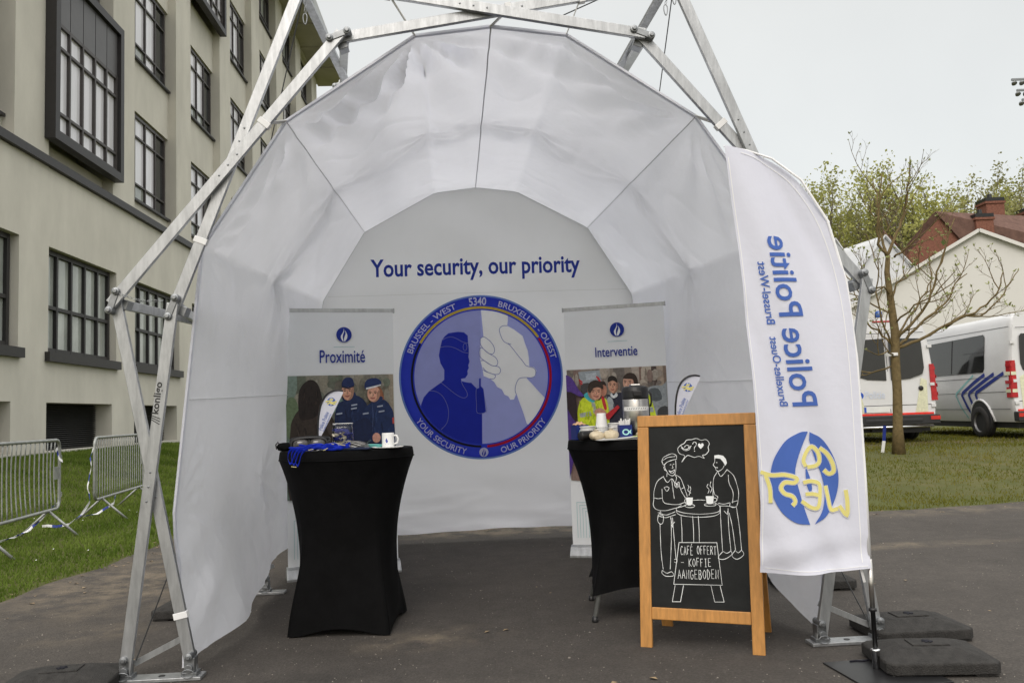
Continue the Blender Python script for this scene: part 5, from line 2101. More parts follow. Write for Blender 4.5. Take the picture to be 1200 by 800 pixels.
# dark goggles with strap
def goggles():
    t = thing('safety_goggles', 'pair of dark tinted safety goggles lying among blue lanyards', 'goggles', (-1.215, 5.06, TT), R(8))
    b = MB()
    for s in (-1, 1):
        vs = []

        def dome(u, v, s=s):
            th = 2 * math.pi * u
            k = math.sin(v * math.pi / 2)
            x = s * 0.047 + 0.047 * k * math.copysign(abs(math.cos(th)) ** 0.8, math.cos(th))
            z = 0.036 + 0.034 * k * math.copysign(abs(math.sin(th)) ** 0.8, math.sin(th))
            return Vector((x, -0.022 * math.cos(v * math.pi / 2) - 0.01, z))
        b.grid(dome, 24, 8, closed_u=True)
    b.build('lens', mat('smoked_lens', (0.06, 0.055, 0.052), rough=0.12, var=0.3, scale=18, spec=0.7), t, sm=True)
    b = MB()
    ring = [(0.102 * math.copysign(abs(math.cos(a)) ** 0.6, math.cos(a)), 0.036 + 0.040 * math.copysign(abs(math.sin(a)) ** 0.7, math.sin(a))) for a in np.linspace(0, 2 * math.pi, 40, endpoint=False)]
    b.tube([(x, -0.006, z) for x, z in ring], 0.008, 8, closed=True)
    b.tube([(0, -0.014, 0.006), (0, -0.020, 0.036), (0, -0.014, 0.066)], 0.005, 6)
    b.tube([(x * 0.95, 0.03, z) for x, z in ring], 0.007, 8, closed=True)
    b.build('frame', M['black'], t, sm=True)
    b = MB()
    sp = catmull([(-0.10, 0.0), (-0.118, 0.05), (-0.09, 0.11), (0, 0.13), (0.09, 0.11), (0.118, 0.05), (0.10, 0.0)], 6)
    b.grid(lambda u, v: Vector((sp[min(len(sp) - 1, int(u * (len(sp) - 1) + .5))][0], sp[min(len(sp) - 1, int(u * (len(sp) - 1) + .5))][1], 0.035 + (v - .5) * 0.03 + 0.035 * math.sin(u * math.pi))), len(sp), 2)
    b.build('strap', M['black'], t, sm=True, solid=0.003)
    return t


goggles()


def lanyards():
    t = thing('lanyard_bundle', 'tangled heap of bright blue printed lanyards hanging over the table edge', 'lanyards', (-1.16, 4.985, TT))
    rnd = random.Random(3)
    blue = flat('lanyard_blue', 28, 52, 190, var=0.2)
    gold = flat('lanyard_print', 190, 180, 130)
    pr = MB()
    for k in range(15):
        pts = []
        x, y = rnd.uniform(-0.17, 0.10), rnd.uniform(-0.05, 0.07)
        a = rnd.uniform(-0.5, 0.5)
        for i in range(9):
            pts.append(Vector((x, y, 0.006 + 0.034 * rnd.random())))
            a += rnd.uniform(-0.9, 0.9)
            x = max(-0.20, min(0.20, x + 0.05 * math.cos(a)))
            y = max(-0.075 + 0.25 * max(0, abs(x) - 0.08), min(0.08, y + 0.03 * math.sin(a)))
        if k < 3:
            x0 = -0.13 + 0.02 * k
            pts = [Vector((x0 + 0.05, 0.02, 0.02)), Vector((x0, -0.035, 0.02)), Vector((x0 - 0.012, -0.075, 0.0)), Vector((x0 - 0.012, -0.085, -0.045)), Vector((x0 + 0.006, -0.09, -0.075 - .01 * k)), Vector((x0 + 0.02, -0.085, -0.04)), Vector((x0 + 0.025, -0.07, 0.0)), Vector((x0 + .06, -0.02, 0.02))]
        b = MB()
        n = len(pts)
        V = []
        for i in range(n):
            V += [pts[i] + Vector((0, -0.004, 0.008)), pts[i] + Vector((0, 0.004, -0.007))]
        b.add(V, [(2 * i, 2 * i + 1, 2 * i + 3, 2 * i + 2) for i in range(n - 1)])
        b.build('lanyard', blue, t, sm=True, solid=0.002, subd=2, fixn=False)
        lo = t.children[-1] if t.children else None
        if k % 2 and lo is not None:
            p = pts[4]
            pr = MB()
            pr.box(p + Vector((0, -0.007, 0.004)), (0.03, 0.002, 0.004), Matrix.Rotation(rnd.uniform(-.5, .5), 3, 'Y'))
            pr.build('print_mark', gold, lo)
    return t


lanyards()

# small black pouch at the edge
t = thing('fabric_pouch', 'small crumpled black pouch at the left edge of the lanyard table', 'pouch', (-1.375, 5.12, TT))
b = MB()


def lump(u, v):
    th, ph = 2 * math.pi * u, math.pi * v
    r = 0.038 * (1 + 0.22 * math.sin(5 * th + 2) * math.sin(ph * 3) + 0.1 * math.sin(9 * th))
    return Vector((r * math.sin(ph) * math.cos(th) * 1.25, r * math.sin(ph) * math.sin(th), 0.026 - 0.026 * math.cos(ph)))


b.grid(lump, 24, 14, closed_u=True)
b.build('pouch_body', M['blackfab'], t, sm=True)
b = MB()
b.tube([(-0.03, 0, 0.04), (-0.045, 0.01, 0.055), (-0.055, 0.0, 0.04), (-0.045, -.02, 0.015)], 0.004, 6)
b.build('drawstring', M['black'], t, sm=True)


# clear jar with wrapped sweets
def jar():
    t = thing('sweet_jar', 'clear plastic jar filled with blue and white wrapped sweets', 'jar', (-1.055, 5.26, TT), R(5))
    b = MB()
    def bx(w, z0, z1, c=0.012):
        pass
    prof = [(0.052, 0.0), (0.060, 0.006), (0.062, 0.03), (0.062, 0.125), (0.058, 0.135), (0.058, 0.150), (0.0595, 0.152)]

    def pt(u, v):
        th = 2 * math.pi * u
        k = v * (len(prof) - 1)
        i = min(len(prof) - 2, int(k))
        f = k - i
        r = prof[i][0] * (1 - f) + prof[i + 1][0] * f
        z = prof[i][1] * (1 - f) + prof[i + 1][1] * f
        c, s = math.cos(th), math.sin(th)
        e = 0.45
        return Vector((r * math.copysign(abs(c) ** e, c), r * math.copysign(abs(s) ** e, s), z))
    b.grid(pt, 48, 15, closed_u=True)
    gm = bpy.data.materials.new('clear_plastic')
    gm.use_nodes = True
    n, L = gm.node_tree.nodes, gm.node_tree.links
    gl = n.new('ShaderNodeBsdfGlossy')
    gl.inputs['Roughness'].default_value = 0.06
    tp = n.new('ShaderNodeBsdfTransparent')
    tp.inputs['Color'].default_value = (0.94, 0.95, 0.95, 1)
    fz = n.new('ShaderNodeFresnel')
    fz.inputs['IOR'].default_value = 1.45
    mx = n.new('ShaderNodeMixShader')
    L.new(fz.outputs[0], mx.inputs[0])
    L.new(tp.outputs[0], mx.inputs[1])
    L.new(gl.outputs[0], mx.inputs[2])
    L.new(mx.outputs[0], n['Material Output'].inputs['Surface'])
    M['clear'] = gm
    b.build('jar_body', gm, t, sm=True, fixn=False)
    b = MB()
    b.grid(lambda u, v: pt(u, 0.93 + 0.07 * v) * 1.0 + Vector((0, 0, 0.001)), 48, 2, closed_u=True)
    b.build('rim', M['white'], t, solid=0.003)
    rnd = random.Random(5)
    bl, wh = flat('sweet_blue', 34, 44, 130), flat('sweet_cream', 224, 216, 196)
    b = MB()
    for k in range(46):
        z = 0.012 + 0.105 * (k / 46) + rnd.uniform(-.006, .006)
        a = rnd.uniform(0, 6.28)
        x, y = rnd.uniform(-0.043, 0.043), rnd.choice((-1, -1, 1)) * rnd.uniform(0.015, 0.043)
        rot = Matrix.Rotation(a, 3, 'Z') @ Matrix.Rotation(rnd.uniform(-1, 1), 3, 'X')
        mi = 0 if rnd.random() < 0.62 else 1
        b.box((x, y, z), (0.028, 0.018, 0.015), rot, mi)
        b.box(Vector((x, y, z)) + rot @ Vector((0.0185, 0, 0)), (0.008, 0.020, 0.006), rot, mi)
        b.box(Vector((x, y, z)) + rot @ Vector((-0.0185, 0, 0)), (0.008, 0.020, 0.006), rot, mi)
    o = b.build('wrapped_sweets', [bl, wh], None, loc=(-1.055, 5.26, TT))
    o.rotation_euler = (0, 0, R(5))
    tag(o, 'blue and cream wrapped sweets filling the clear jar', 'sweets', kind='stuff')
    return t


jar()


def mug():
    t = thing('mug', 'white mug with a small blue flame mark at the right of the leaflet table', 'mug', (-0.765, 5.16, TT), R(-8))
    t.scale = (0.9, 0.9, 0.92)
    b = MB()
    b.lathe([(0.030, 0.0), (0.040, 0.002), (0.041, 0.006), (0.041, 0.092), (0.0395, 0.095), (0.037, 0.092), (0.037, 0.010), (0.0, 0.008)], 32, caps=False)
    b.build('body', M['white'], t, sm=True)
    b = MB()
    b.tube([(0.038, 0, 0.078), (0.060, 0, 0.076), (0.070, 0, 0.055), (0.064, 0, 0.030), (0.038, 0, 0.022)], 0.006, 8)
    b.build('handle', M['white'], t, sm=True)
    f = lambda a, c, l=0.0: Vector((0.0416 * math.sin(a / 0.0416), -0.0416 * math.cos(a / 0.0416), c))
    b = MB()
    b.poly(catmull([(0.004, 0.03), (-0.006, 0.045), (0.002, 0.062), (0.004, 0.052), (0.010, 0.044)], 4, True), f)
    b.stroke([(-0.008, 0.024), (0.014, 0.024)], 0.002, f)
    b.build('badge', M['navy'], t)


mug()


def leaflets():
    def sheet_stack(name, label, cat, x, y, rz, w, l, n, m_, fan=0.0, curl=0.0, z0=0.0, prints=None, group=None):
        t = thing(name, label, cat, (x, y, TT + z0), R(rz), group)
        for k in range(n):
            b = MB()
            a = R(fan * (k - n / 2))
            c, s = math.cos(a), math.sin(a)
            g = lambda u, v, k=k: Vector(((u - .5) * w * c - (v - .5) * l * s + 0.004 * k, (u - .5) * w * s + (v - .5) * l * c, 0.002 + 0.003 * k + curl * math.sin(math.pi * u) * (k + 1) / n))
            b.grid(g, 10, 2)
            b.build('sheet', m_ if not isinstance(m_, list) else m_[k % len(m_)], t, solid=0.0012, sm=True)
        return t
    grey = flat('leaflet_grey', 120, 118, 116, scale=60, var=0.35)
    dark = flat('leaflet_navy', 52, 62, 92, scale=45, var=0.4)
    turq = flat('leaflet_turquoise', 128, 214, 208, scale=10, var=0.08)
    sheet_stack('leaflet_stack', 'stack of white leaflets beside the dark goggles', 'leaflets', -1.10, 5.12, 12, 0.15, 0.21, 4, M['paper'], 3, z0=0.0)
    sheet_stack('leaflet_fan', 'fanned spread of grey printed leaflets in the middle of the table', 'leaflets', -0.985, 5.09, -12, 0.15, 0.20, 7, [grey, M['paper']], 5, 0.022, 0.004)
    sheet_stack('flyer_stack', 'pile of turquoise flyers in front of the sweet jar', 'leaflets', -0.90, 5.22, 6, 0.17, 0.15, 5, turq, 4, 0.006)
    sheet_stack('brochure', 'dark navy brochures lying at the front table edge', 'leaflets', -0.955, 4.985, -4, 0.22, 0.10, 3, dark, 2, 0.004, 0.0)
    t = thing('paper_disc', 'round white paper tray at the right rim of the table', 'tray', (-0.76, 5.10, TT))
    b = MB()
    b.lathe([(0.0, 0.001), (0.085, 0.001), (0.095, 0.006), (0.093, 0.008), (0.084, 0.003), (0.0, 0.003)], 40, caps=False)
    b.build('tray', M['paper'], t, sm=True)
    b = MB()
    b.box((-0.885, 5.13, TT + 0.036), (0.05, 0.02, 0.004), Matrix.Rotation(R(-35), 3, 'Y'))
    o = b.build('marker_pen', M['black'], bevel=0.002)
    tag(o, 'small black pen lying on the turquoise flyers', 'pen')


leaflets()


# ------------------------------------------------------------------ coffee things on the right table
def airpot():
    t = thing('coffee_airpot', 'brushed steel pump coffee pot with black lid and a white label strip', 'coffee pot', (0.755, 5.33, TT), R(0))
    b = MB()
    b.lathe([(0.076, 0.0), (0.080, 0.004), (0.080, 0.235), (0.078, 0.240)], 40)
    b.build('body', M['steel'], t, sm=True)
    b = MB()
    b.lathe([(0.079, 0.240), (0.083, 0.244), (0.083, 0.290), (0.078, 0.312), (0.060, 0.320), (0.0, 0.322)], 40, caps=False)
    b.box((0, -0.085, 0.272), (0.05, 0.05, 0.03))
    b.build('lid', M['black'], t, sm=False, bevel=0.003)
    b = MB()
    b.box((0, 0.0, 0.326), (0.060, 0.09, 0.012))
    b.build('pump_button', M['steel'], t, bevel=0.005)
    b = MB()
    b.tube([(0.084, 0, 0.285), (0.098, 0, 0.27), (0.100, 0.0, 0.22), (0.092, 0, 0.19), (0.088, 0, 0.20)], 0.006, 8)
    b.build('carry_handle', M['black'], t, sm=True)
    f = lambda a, c, l=0.0: Vector((0.0812 * math.sin(a / 0.0812), -0.0812 * math.cos(a / 0.0812), c)) * 1.0 + Vector((0, -l, 0))
    b = MB()
    b.grid(lambda u, v: f(-0.10 + 0.20 * u, 0.168 + 0.024 * v), 20, 2)
    lab = b.build('label_strip', M['paper'], t, fixn=False)
    b = MB()
    for k in range(9):
        b.stroke([(-0.07 + k * 0.015, 0.177), (-0.064 + k * 0.015, 0.184)], 0.003, lambda a, c, l: f(a, c, 0.0008 + 0.00005 * k), 0)
    b.build('handwriting', M['pblack'], lab)


airpot()


def cups(label, x, y, n, cup_h=0.085, step=0.012, r=0.038, up=True):
    t = thing('paper_cup_stack', label, 'cups', (x, y, TT), 0, 'white cups beside the coffee pot')
    for k in range(n):
        b = MB()
        z = k * step
        b.lathe([(r * 0.72 if not up else r, z), (r if not up else r * 0.72, z + cup_h), (r * 1.03 if not up else r * 0.70, z + cup_h + 0.003), ], 24, caps=False)
        b.tube([((r + 0.0015) * math.cos(q), (r + 0.0015) * math.sin(q), z + (0.002 if up else cup_h)) for q in np.linspace(0, 2 * math.pi, 24, endpoint=False)], 0.0022, 5, closed=True)
        if up and k == n - 1:
            b.add([(r * 0.71 * math.cos(q), r * .71 * math.sin(q), z + cup_h) for q in np.linspace(0, 2 * math.pi, 24, endpoint=False)], [tuple(range(24))])
        b.build('cup', M['white'], t, sm=True)
    return t


cups('tall stack of upturned white paper cups, tallest of the cup stacks', 0.535, 5.30, 7, step=0.012)
cups('low wide stack of white cups left of the tall cup stack', 0.445, 5.26, 2, r=0.047, cup_h=0.06, step=0.02, up=False)
cups('low wide stack of white cups between the tall cup stack and the blue stirrer box', 0.625, 5.33, 2, r=0.047, cup_h=0.07, step=0.024, up=False)


def bag(label, x, y, s):
    t = thing('sugar_bag', label, 'bag', (x, y, TT), random.uniform(0, 3), 'tied clear bags of beige sugar')
    b = MB()

    def pt(u, v):
        th, ph = 2 * math.pi * u, math.pi * v
        r = s * (1 + 0.06 * math.sin(3 * th + 1) + 0.03 * math.sin(7 * th + ph * 3))
        z = s * 0.62 * (1 - math.cos(ph))
        if v > 0.93:
            r *= 1.0
        return Vector((r * math.sin(ph) ** 0.8 * math.cos(th), r * math.sin(ph) ** 0.8 * math.sin(th), z))
    b.grid(pt, 28, 18, closed_u=True)
    b.build('bag_body', mat('sugar_in_bag', srgb(206, 192, 164), rough=0.3, var=0.12, scale=40, bump=0.3, bscale=90), t, sm=True)
    b = MB()
    b.lathe([(0.006, s * 1.2), (0.012, s * 1.3), (0.02, s * 1.45)], 10, caps=False)
    b.build('tied_neck', M['white'], t, sm=True)


bag('beige sugar bag lying against the black canister', 0.485, 5.14, 0.045)
bag('beige sugar bag in front of the tall cup stack', 0.575, 5.14, 0.048)
bag('pale sugar bag at the foot of the steel coffee pot', 0.765, 5.20, 0.036)


def stirrer_box(label, x, y, rz, w, h, sticks):
    t = thing('stirrer_box', label, 'box', (x, y, TT), R(rz), 'dark blue printed boxes on the coffee table')
    blue = flat('box_blue', 30, 46, 112, var=0.08)
    b = MB()
    tk = 0.003
    for sx in (-1, 1):
        b.box((sx * (w / 2 - tk / 2), 0, h / 2), (tk, w, h))
        b.box((0, sx * (w / 2 - tk / 2), h / 2), (w - 2 * tk, tk, h))
    b.box((0, 0, 0.002), (w - 2 * tk, w - 2 * tk, 0.003))
    bo = b.build('box_body', blue, t)
    b = MB()
    f = lambda a, c, l=0.0: Vector((a, -w / 2 - 0.0006 - l, c))
    b.poly(ell(-0.002, h * 0.5, h * .26, h * .22), f, 0)
    b.poly(ell(-0.002, h * 0.5, h * .16, h * .13), f, 1, 0.0004)
    b.poly([(0.010, h * .5), (0.032, h * .68), (0.028, h * .5), (0.032, h * .34)], f, 0, 0.0002)
    b.build('print', [flat('print_aqua', 170, 222, 220), blue], bo)
    rnd = random.Random(int(x * 100))
    for k in range(sticks):
        b = MB()
        px, py = rnd.uniform(-w * .35, w * .35), rnd.uniform(-w * .35, w * .35)
        b.bar((px, py, 0.01), (px + rnd.uniform(-.02, .02), py + rnd.uniform(-.01, .01), h + rnd.uniform(0.02, 0.04)), 0.008, 0.003, (1, 0, 0))
        b.build('stirrer', M['white'], t)


stirrer_box('dark blue box full of white stirrers beside the steel coffee pot', 0.665, 5.20, 4, 0.075, 0.085, 14)
stirrer_box('dark blue box with snacks at the left of the coffee table', 0.405, 5.37, 20, 0.085, 0.09, 0)
t = thing('snack_pack', 'small tan snack pack lying on top of the left blue box', 'snack', (0.40, 5.36, TT + 0.088))
b = MB()
b.grid(lambda u, v: Vector(((u - .5) * 0.08, (v - .5) * 0.05, 0.004 + 0.018 * math.sin(math.pi * u) * math.sin(math.pi * v) + 0.004 * math.sin(20 * u))), 14, 8)
b.build('wrapper', flat('snack_tan', 196, 156, 120, rough=0.25), t, sm=True, solid=0.004)
t = thing('canister', 'small black canister lying in front of the white cups', 'canister', (0.425, 5.17, TT), R(35))
b = MB()
ax = Vector((1, 0, 0)).to_track_quat('Z', 'Y').to_matrix()
b.lathe([(0.0, -0.045), (0.026, -0.045), (0.028, -0.04), (0.028, 0.03), (0.025, 0.035)], 20, (0, 0, 0.028), ax, caps=False)
b.build('can_body', M['black'], t, sm=True)
b = MB()
b.lathe([(0.0255, 0.035), (0.029, 0.036), (0.029, 0.048), (0.0, 0.05)], 20, (0, 0, 0.028), ax, caps=False)
b.build('cap', M['blackmetal'], t, sm=True)
t = thing('note_paper', 'white sheets of paper under the sugar bags', 'paper', (0.60, 5.10, TT), R(12))
for k in range(3):
    b = MB()
    b.grid(lambda u, v: Vector(((u - .5) * 0.24 + .01 * k, (v - .5) * 0.12, 0.002 + .002 * k + .006 * u * u * k)), 8, 3)
    b.build('sheet', M['paper'], t, solid=0.001)
t = thing('napkin', 'lime green napkin corner beside the coffee pot', 'napkin', (0.755, 5.12, TT), R(-20))
b = MB()
b.grid(lambda u, v: Vector(((u - .5) * 0.12, (v - .5) * 0.08, 0.012 + 0.006 * math.sin(7 * u))), 12, 4)
b.build('cloth', flat('lime', 176, 196, 40), t, solid=0.002, sm=True)
# ================================================================== crowd barriers and police tape
def barrier(label, p0, p1, bow, seed):
    p0, p1 = Vector((*p0, 0)), Vector((*p1, 0))
    L = (p1 - p0).length
    rz = math.atan2(p1.y - p0.y, p1.x - p0.x)
    t = thing('crowd_barrier', label, 'barrier', (p0.x, p0.y, zg(p0.x, p0.y)), rz, 'steel crowd barriers on the lawn')
    b = MB()
    rr = 0.10
    z0, z1 = 0.30, 1.11
    pts = []
    for cx, cz, a0 in ((L - rr, z0 + rr, -90), (L - rr, z1 - rr, 0), (rr, z1 - rr, 90), (rr, z0 + rr, 180)):
        for k in range(6):
            a = R(a0 + 90 * k / 5)
            pts.append((cx + rr * math.cos(a), 0, cz + rr * math.sin(a)))
    b.tube(pts, 0.019, 8, closed=True)
    fr = b.build('frame', M['galv'], t, sm=True)
    rnd = random.Random(seed)
    n = int(L / 0.115)
    for k in range(1, n):
        x = L * k / n
        w = bow * (0.6 + 0.4 * math.sin(k * 0.7)) * (1 if k > n * 0.0 else 0)
        b = MB()
        b.tube([(x + w * (math.sin(math.pi * q) * 0.5 + (0.5 - q) * 0.6), w * 0.6 * math.sin(math.pi * q), z0 + 0.005 + (z1 - z0 - .01) * q) for q in np.linspace(0, 1, 9)], 0.0075, 6)
        b.build('upright', M['galv'], t, sm=True)
    for x in (0.32, L - 0.32):
        for s in (-1, 1):
            b = MB()
            b.tube([(x, 0, z0), (x + 0.03 * s, s * 0.34, 0.0)], 0.015, 7)
            b.build('leg', M['galv'], t, sm=True)
    b = MB()
    b.box((L - 0.10, 0, 0.72), (0.13, 0.01, 0.15))
    b.build('tag_plate', M['galv'], t)
    b = MB()
    b.tube([(L + 0.015, 0, 0.48), (L + 0.07, 0, 0.48), (L + 0.07, 0, 0.43)], 0.007, 6)
    b.tube([(L + 0.015, 0, 0.92), (L + 0.06, 0, 0.92), (L + 0.06, 0, 0.88)], 0.007, 6)
    b.build('hook', M['galv'], t)
    return t


barrier('galvanised crowd barrier with bent uprights, cut by the picture edge', (-5.18, 8.05), (-5.50, 10.35), 0.06, 1)
barrier('galvanised crowd barrier with straight uprights partly behind the crossed tent legs', (-5.52, 11.25), (-5.95, 13.75), 0.0, 2)

MT = mat('striped_tape', (0.72, 0.72, 0.74), rough=0.4, var=0.0)
MTB = flat('tape_blue', 60, 72, 150)


def tape(name, label, pts, w=0.032):
    b = MB()
    Q = []
    for i in range(len(pts) - 1):
        a, c = Vector(pts[i]), Vector(pts[i + 1])
        n = max(2, int((c - a).length / 0.05))
        Q += [a.lerp(c, k / n) for k in range(n)]
    Q.append(Vector(pts[-1]))
    V = []
    for i, p in enumerate(Q):
        a = i * 0.35
        o = Vector((math.cos(a) * 0.4, 0.25, math.sin(a) * 0.7 + 0.5)).normalized() * w / 2
        j = Vector((random.uniform(-.006, .006), random.uniform(-.006, .006), 0))
        V += [p + o + j, p - o + j]
    for i in range(len(Q) - 1):
        b.add([V[2 * i], V[2 * i + 1], V[2 * i + 3], V[2 * i + 2]], [(0, 1, 2, 3)], 1 if i % 5 in (1, 2) else 0)
    o = b.build(name, [MT, MTB], solid=0.0015, fixn=False)
    return tag(o, label, 'tape', 'torn barrier tape at the crowd barriers')


tape('barrier_tape', 'blue and white tape hanging down the end of the straight barrier onto the grass',
     [(-5.51, 11.2, 0.98), (-5.54, 11.18, 0.86), (-5.52, 11.17, 0.7), (-5.56, 11.15, 0.5), (-5.5, 11.1, 0.30), (-5.56, 11.0, 0.14), (-5.62, 10.8, 0.05), (-5.72, 10.7, 0.04), (-5.85, 10.75, 0.05), (-5.95, 10.8, 0.04)])
tape('barrier_tape', 'white tape stretched low along the grass under the bent barrier', [(-5.50, 10.3, 0.36), (-5.62, 9.95, 0.10), (-5.66, 9.7, 0.05), (-5.60, 9.2, 0.05), (-5.45, 8.6, 0.04)])
tape('barrier_tape', 'short white tape scrap tied to the top of the bent barrier', [(-5.46, 10.2, 1.02), (-5.45, 10.22, 0.95), (-5.43, 10.2, 0.90), (-5.39, 10.21, 0.86)])
tape('barrier_tape', 'muddy white tape lying in the grass under the straight barrier', [(-5.72, 12.3, 0.30), (-5.66, 12.1, 0.18), (-5.75, 11.8, 0.07), (-5.85, 11.6, 0.06)])

# ================================================================== police vans
MV = {
    'paint': mat('white_van_paint', (0.66, 0.66, 0.67), rough=0.28, var=0.05, scale=1.5, coat=0.5),
    'glass': mat('tinted_van_glass', (0.012, 0.013, 0.014), rough=0.05, var=0.3, scale=2, spec=0.6),
    'trim': mat('black_bumper_plastic', (0.020, 0.020, 0.021), rough=0.6, var=0.2),
    'tyre': mat('tyre_rubber', (0.016, 0.015, 0.014), rough=0.85, var=0.3, scale=20),
    'rim': mat('steel_wheel', (0.16, 0.16, 0.165), rough=0.45, metal=0.5, var=0.15),
    'tail': mat('red_tail_light', (0.42, 0.015, 0.02), rough=0.2, var=0.2, scale=10),
    'stripe': flat('van_blue_stripe', 36, 52, 130),
    'tealstripe': flat('van_teal_edge', 140, 190, 190),
    'orange': flat('van_red_line', 236, 60, 50),
    'cream': flat('van_reflective_band', 214, 214, 186),
    'plate': mat('number_plate', (0.78, 0.78, 0.76), rough=0.4, var=0.05),
    'eu': flat('plate_blue', 50, 90, 190),
    'ltext': flat('van_pale_lettering', 206, 212, 226),
    'bluelamp': mat('blue_lamp_glass', (0.02, 0.07, 0.25), rough=0.15, var=0.2),
    'redlamp': mat('red_marker_lamp', (0.55, 0.03, 0.02), rough=0.3, var=0.1),
}


def van(label, x, y, tailstripe):
    t = thing('police_van', label, 'van', (x, y, zg(x, y) - 0.0), 0, 'white vans parked on the lawn')
    L = 5.9

    def hw(z):            # half width by height: tumblehome above the waist
        pts = [(0.35, 0.90), (0.55, 0.96), (0.95, 0.995), (1.25, 0.995), (1.9, 0.93), (2.3, 0.885), (2.52, 0.82), (2.60, 0.74), (2.635, 0.55), (2.65, 0.0)]
        for (z0, w0), (z1, w1) in zip(pts[:-1], pts[1:]):
            if z <= z1:
                return w0 + (w1 - w0) * max(0, (z - z0)) / (z1 - z0)
        return 0.0

    def rear(z):          # rear panel leans in slightly at the top
        return 0.0 + 0.02 * max(0, z - 1.0) + (0.10 * max(0, z - 2.35) / 0.3 if z > 2.35 else 0)
    zs = [0.35, 0.5, 0.75, 1.0, 1.15, 1.3, 1.55, 1.8, 2.05, 2.28, 2.42, 2.52, 2.58, 2.62, 2.642, 2.65]
    ys = [0.0, 0.03, 0.08, 0.3, 0.8, 1.25, 1.7, 2.4, 3.0, 3.6, 4.1, 4.5, 4.9, 5.3, 5.6, 5.8, 5.9]

    def top(yv):
        if yv < 3.9:
            return 2.65
        if yv < 5.0:
            return 2.65 - 1.35 * ((yv - 3.9) / 1.1) ** 1.15
        return 1.30 - 0.45 * ((yv - 5.0) / 0.9) ** 2
    rows = []
    for yv in ys:
        row = []
        sc = 1 - 0.10 * smooth((yv - 4.6) / 1.3) ** 1.5
        ins = 1 - 0.035 * (1 - min(1, yv / 0.08)) ** 2
        for s in (-1, 1):
            half = []
            for z in zs:
                zz = 0.35 + (z - 0.35) * (top(yv) - 0.35) / 2.30
                half.append(Vector((s * hw(z) * sc * ins, yv + rear(z) * max(0, 1 - yv / 0.5), zz)))
            row.append(half)
        rows.append(row[0] + row[1][::-1])
    b = MB()
    n = len(rows[0])
    vs = [p for r_ in rows for p in r_]
    fs = [(j * n + i, j * n + (i + 1) % n, (j + 1) * n + (i + 1) % n, (j + 1) * n + i) for j in range(len(rows) - 1) for i in range(n)]
    fs += [tuple(range(n))[::-1], tuple((len(rows) - 1) * n + i for i in range(n))]
    b.add(vs, fs)
    body = b.build('body', MV['paint'], t, sm=True)
    md = body.modifiers.new('edges', 'EDGE_SPLIT')
    md.split_angle = R(50)
    side = lambda s: (lambda a, c, l=0.0: Vector((s * (hw(c) + 0.004 + l), a, c)))
    back_ = lambda a, c, l=0.0: Vector((a, rear(c) - 0.004 - l, c))

    def panel(name, pts, fn, m_, th=0.012, par=None, lift=0.0):
        q = MB()
        pts = clean(pts)
        # subdivide so the panel follows the body
        R_ = []
        for i, p in enumerate(pts):
            n_ = pts[(i + 1) % len(pts)]
            for k in range(4):
                R_.append((p[0] + (n_[0] - p[0]) * k / 4, p[1] + (n_[1] - p[1]) * k / 4))
        q.prism(R_, fn, lift, lift + th)
        return q.build(name, m_, par or t)
    # wheel arches
    for s in (-1, 1):
        for yv in (1.25, 4.85):
            b = MB()
            b.lathe([(0.40, 0.0), (0.40, 0.05)], 28, (s * 0.94, yv, 0.40), Vector((s, 0, 0)).to_track_quat('Z', 'Y').to_matrix())
            b.tube([(s * (hw(0.40 + 0.425 * math.sin(q)) + 0.002), yv + 0.425 * math.cos(q), 0.40 + 0.425 * math.sin(q)) for q in np.linspace(-0.1, 3.24, 18)], 0.026, 8, mi=1)
            b.build('wheel_arch', [MV['trim'], MV['paint']], t, sm=False)
            b = MB()
            c = (s * 0.84, yv, 0.34)
            axm = Vector((s, 0, 0)).to_track_quat('Z', 'Y').to_matrix()
            b.lathe([(0.20, 0.03), (0.215, -0.02), (0.30, -0.03), (0.335, 0.0), (0.342, 0.06), (0.335, 0.17), (0.31, 0.20), (0.215, 0.19)], 36, c, axm, caps=False)
            w = b.build('wheel', MV['tyre'], t, sm=True)
            b = MB()
            b.lathe([(0.0, 0.12), (0.05, 0.13), (0.07, 0.10), (0.15, 0.09), (0.19, 0.13), (0.212, 0.17), (0.217, 0.19)], 28, c, axm, caps=False)
            for k in range(6):
                a = R(60 * k)
                b.lathe([(0.012, 0.12), (0.012, 0.14)], 8, Vector(c) + axm @ Vector((0.09 * math.cos(a), 0.09 * math.sin(a), -0.02)), axm)
            b.build('rim', MV['rim'], w, sm=True)
        # side glass
        g = panel('side_window', [(1.02, 1.42), (3.75, 1.42), (3.75, 2.20), (1.06, 2.24), (1.0, 2.18), (0.98, 1.5)], side(s), MV['glass'])
        panel('front_side_window', [(3.95, 1.42), (4.65, 1.36), (4.25, 2.0), (3.98, 2.14)], side(s), MV['glass'])
        for yv in (2.35,):
            panel('window_divider', [(yv - 0.02, 1.44), (yv + 0.02, 1.44), (yv + 0.02, 2.2), (yv - 0.02, 2.2)], side(s), MV['trim'], 0.004, g, 0.012)
        # body creases
        b = MB()
        for z in (1.30, 0.98, 0.62, 2.33):
            b.stroke([(0.12, z), (1.5, z), (3.0, z), (4.4, z)], 0.012, lambda a, c, l: side(s)(a, c, 0.001 + 0.0003 * z))
        b.build('body_crease', MV['rim'], body)
        # the blue chevrons
        b = MB()
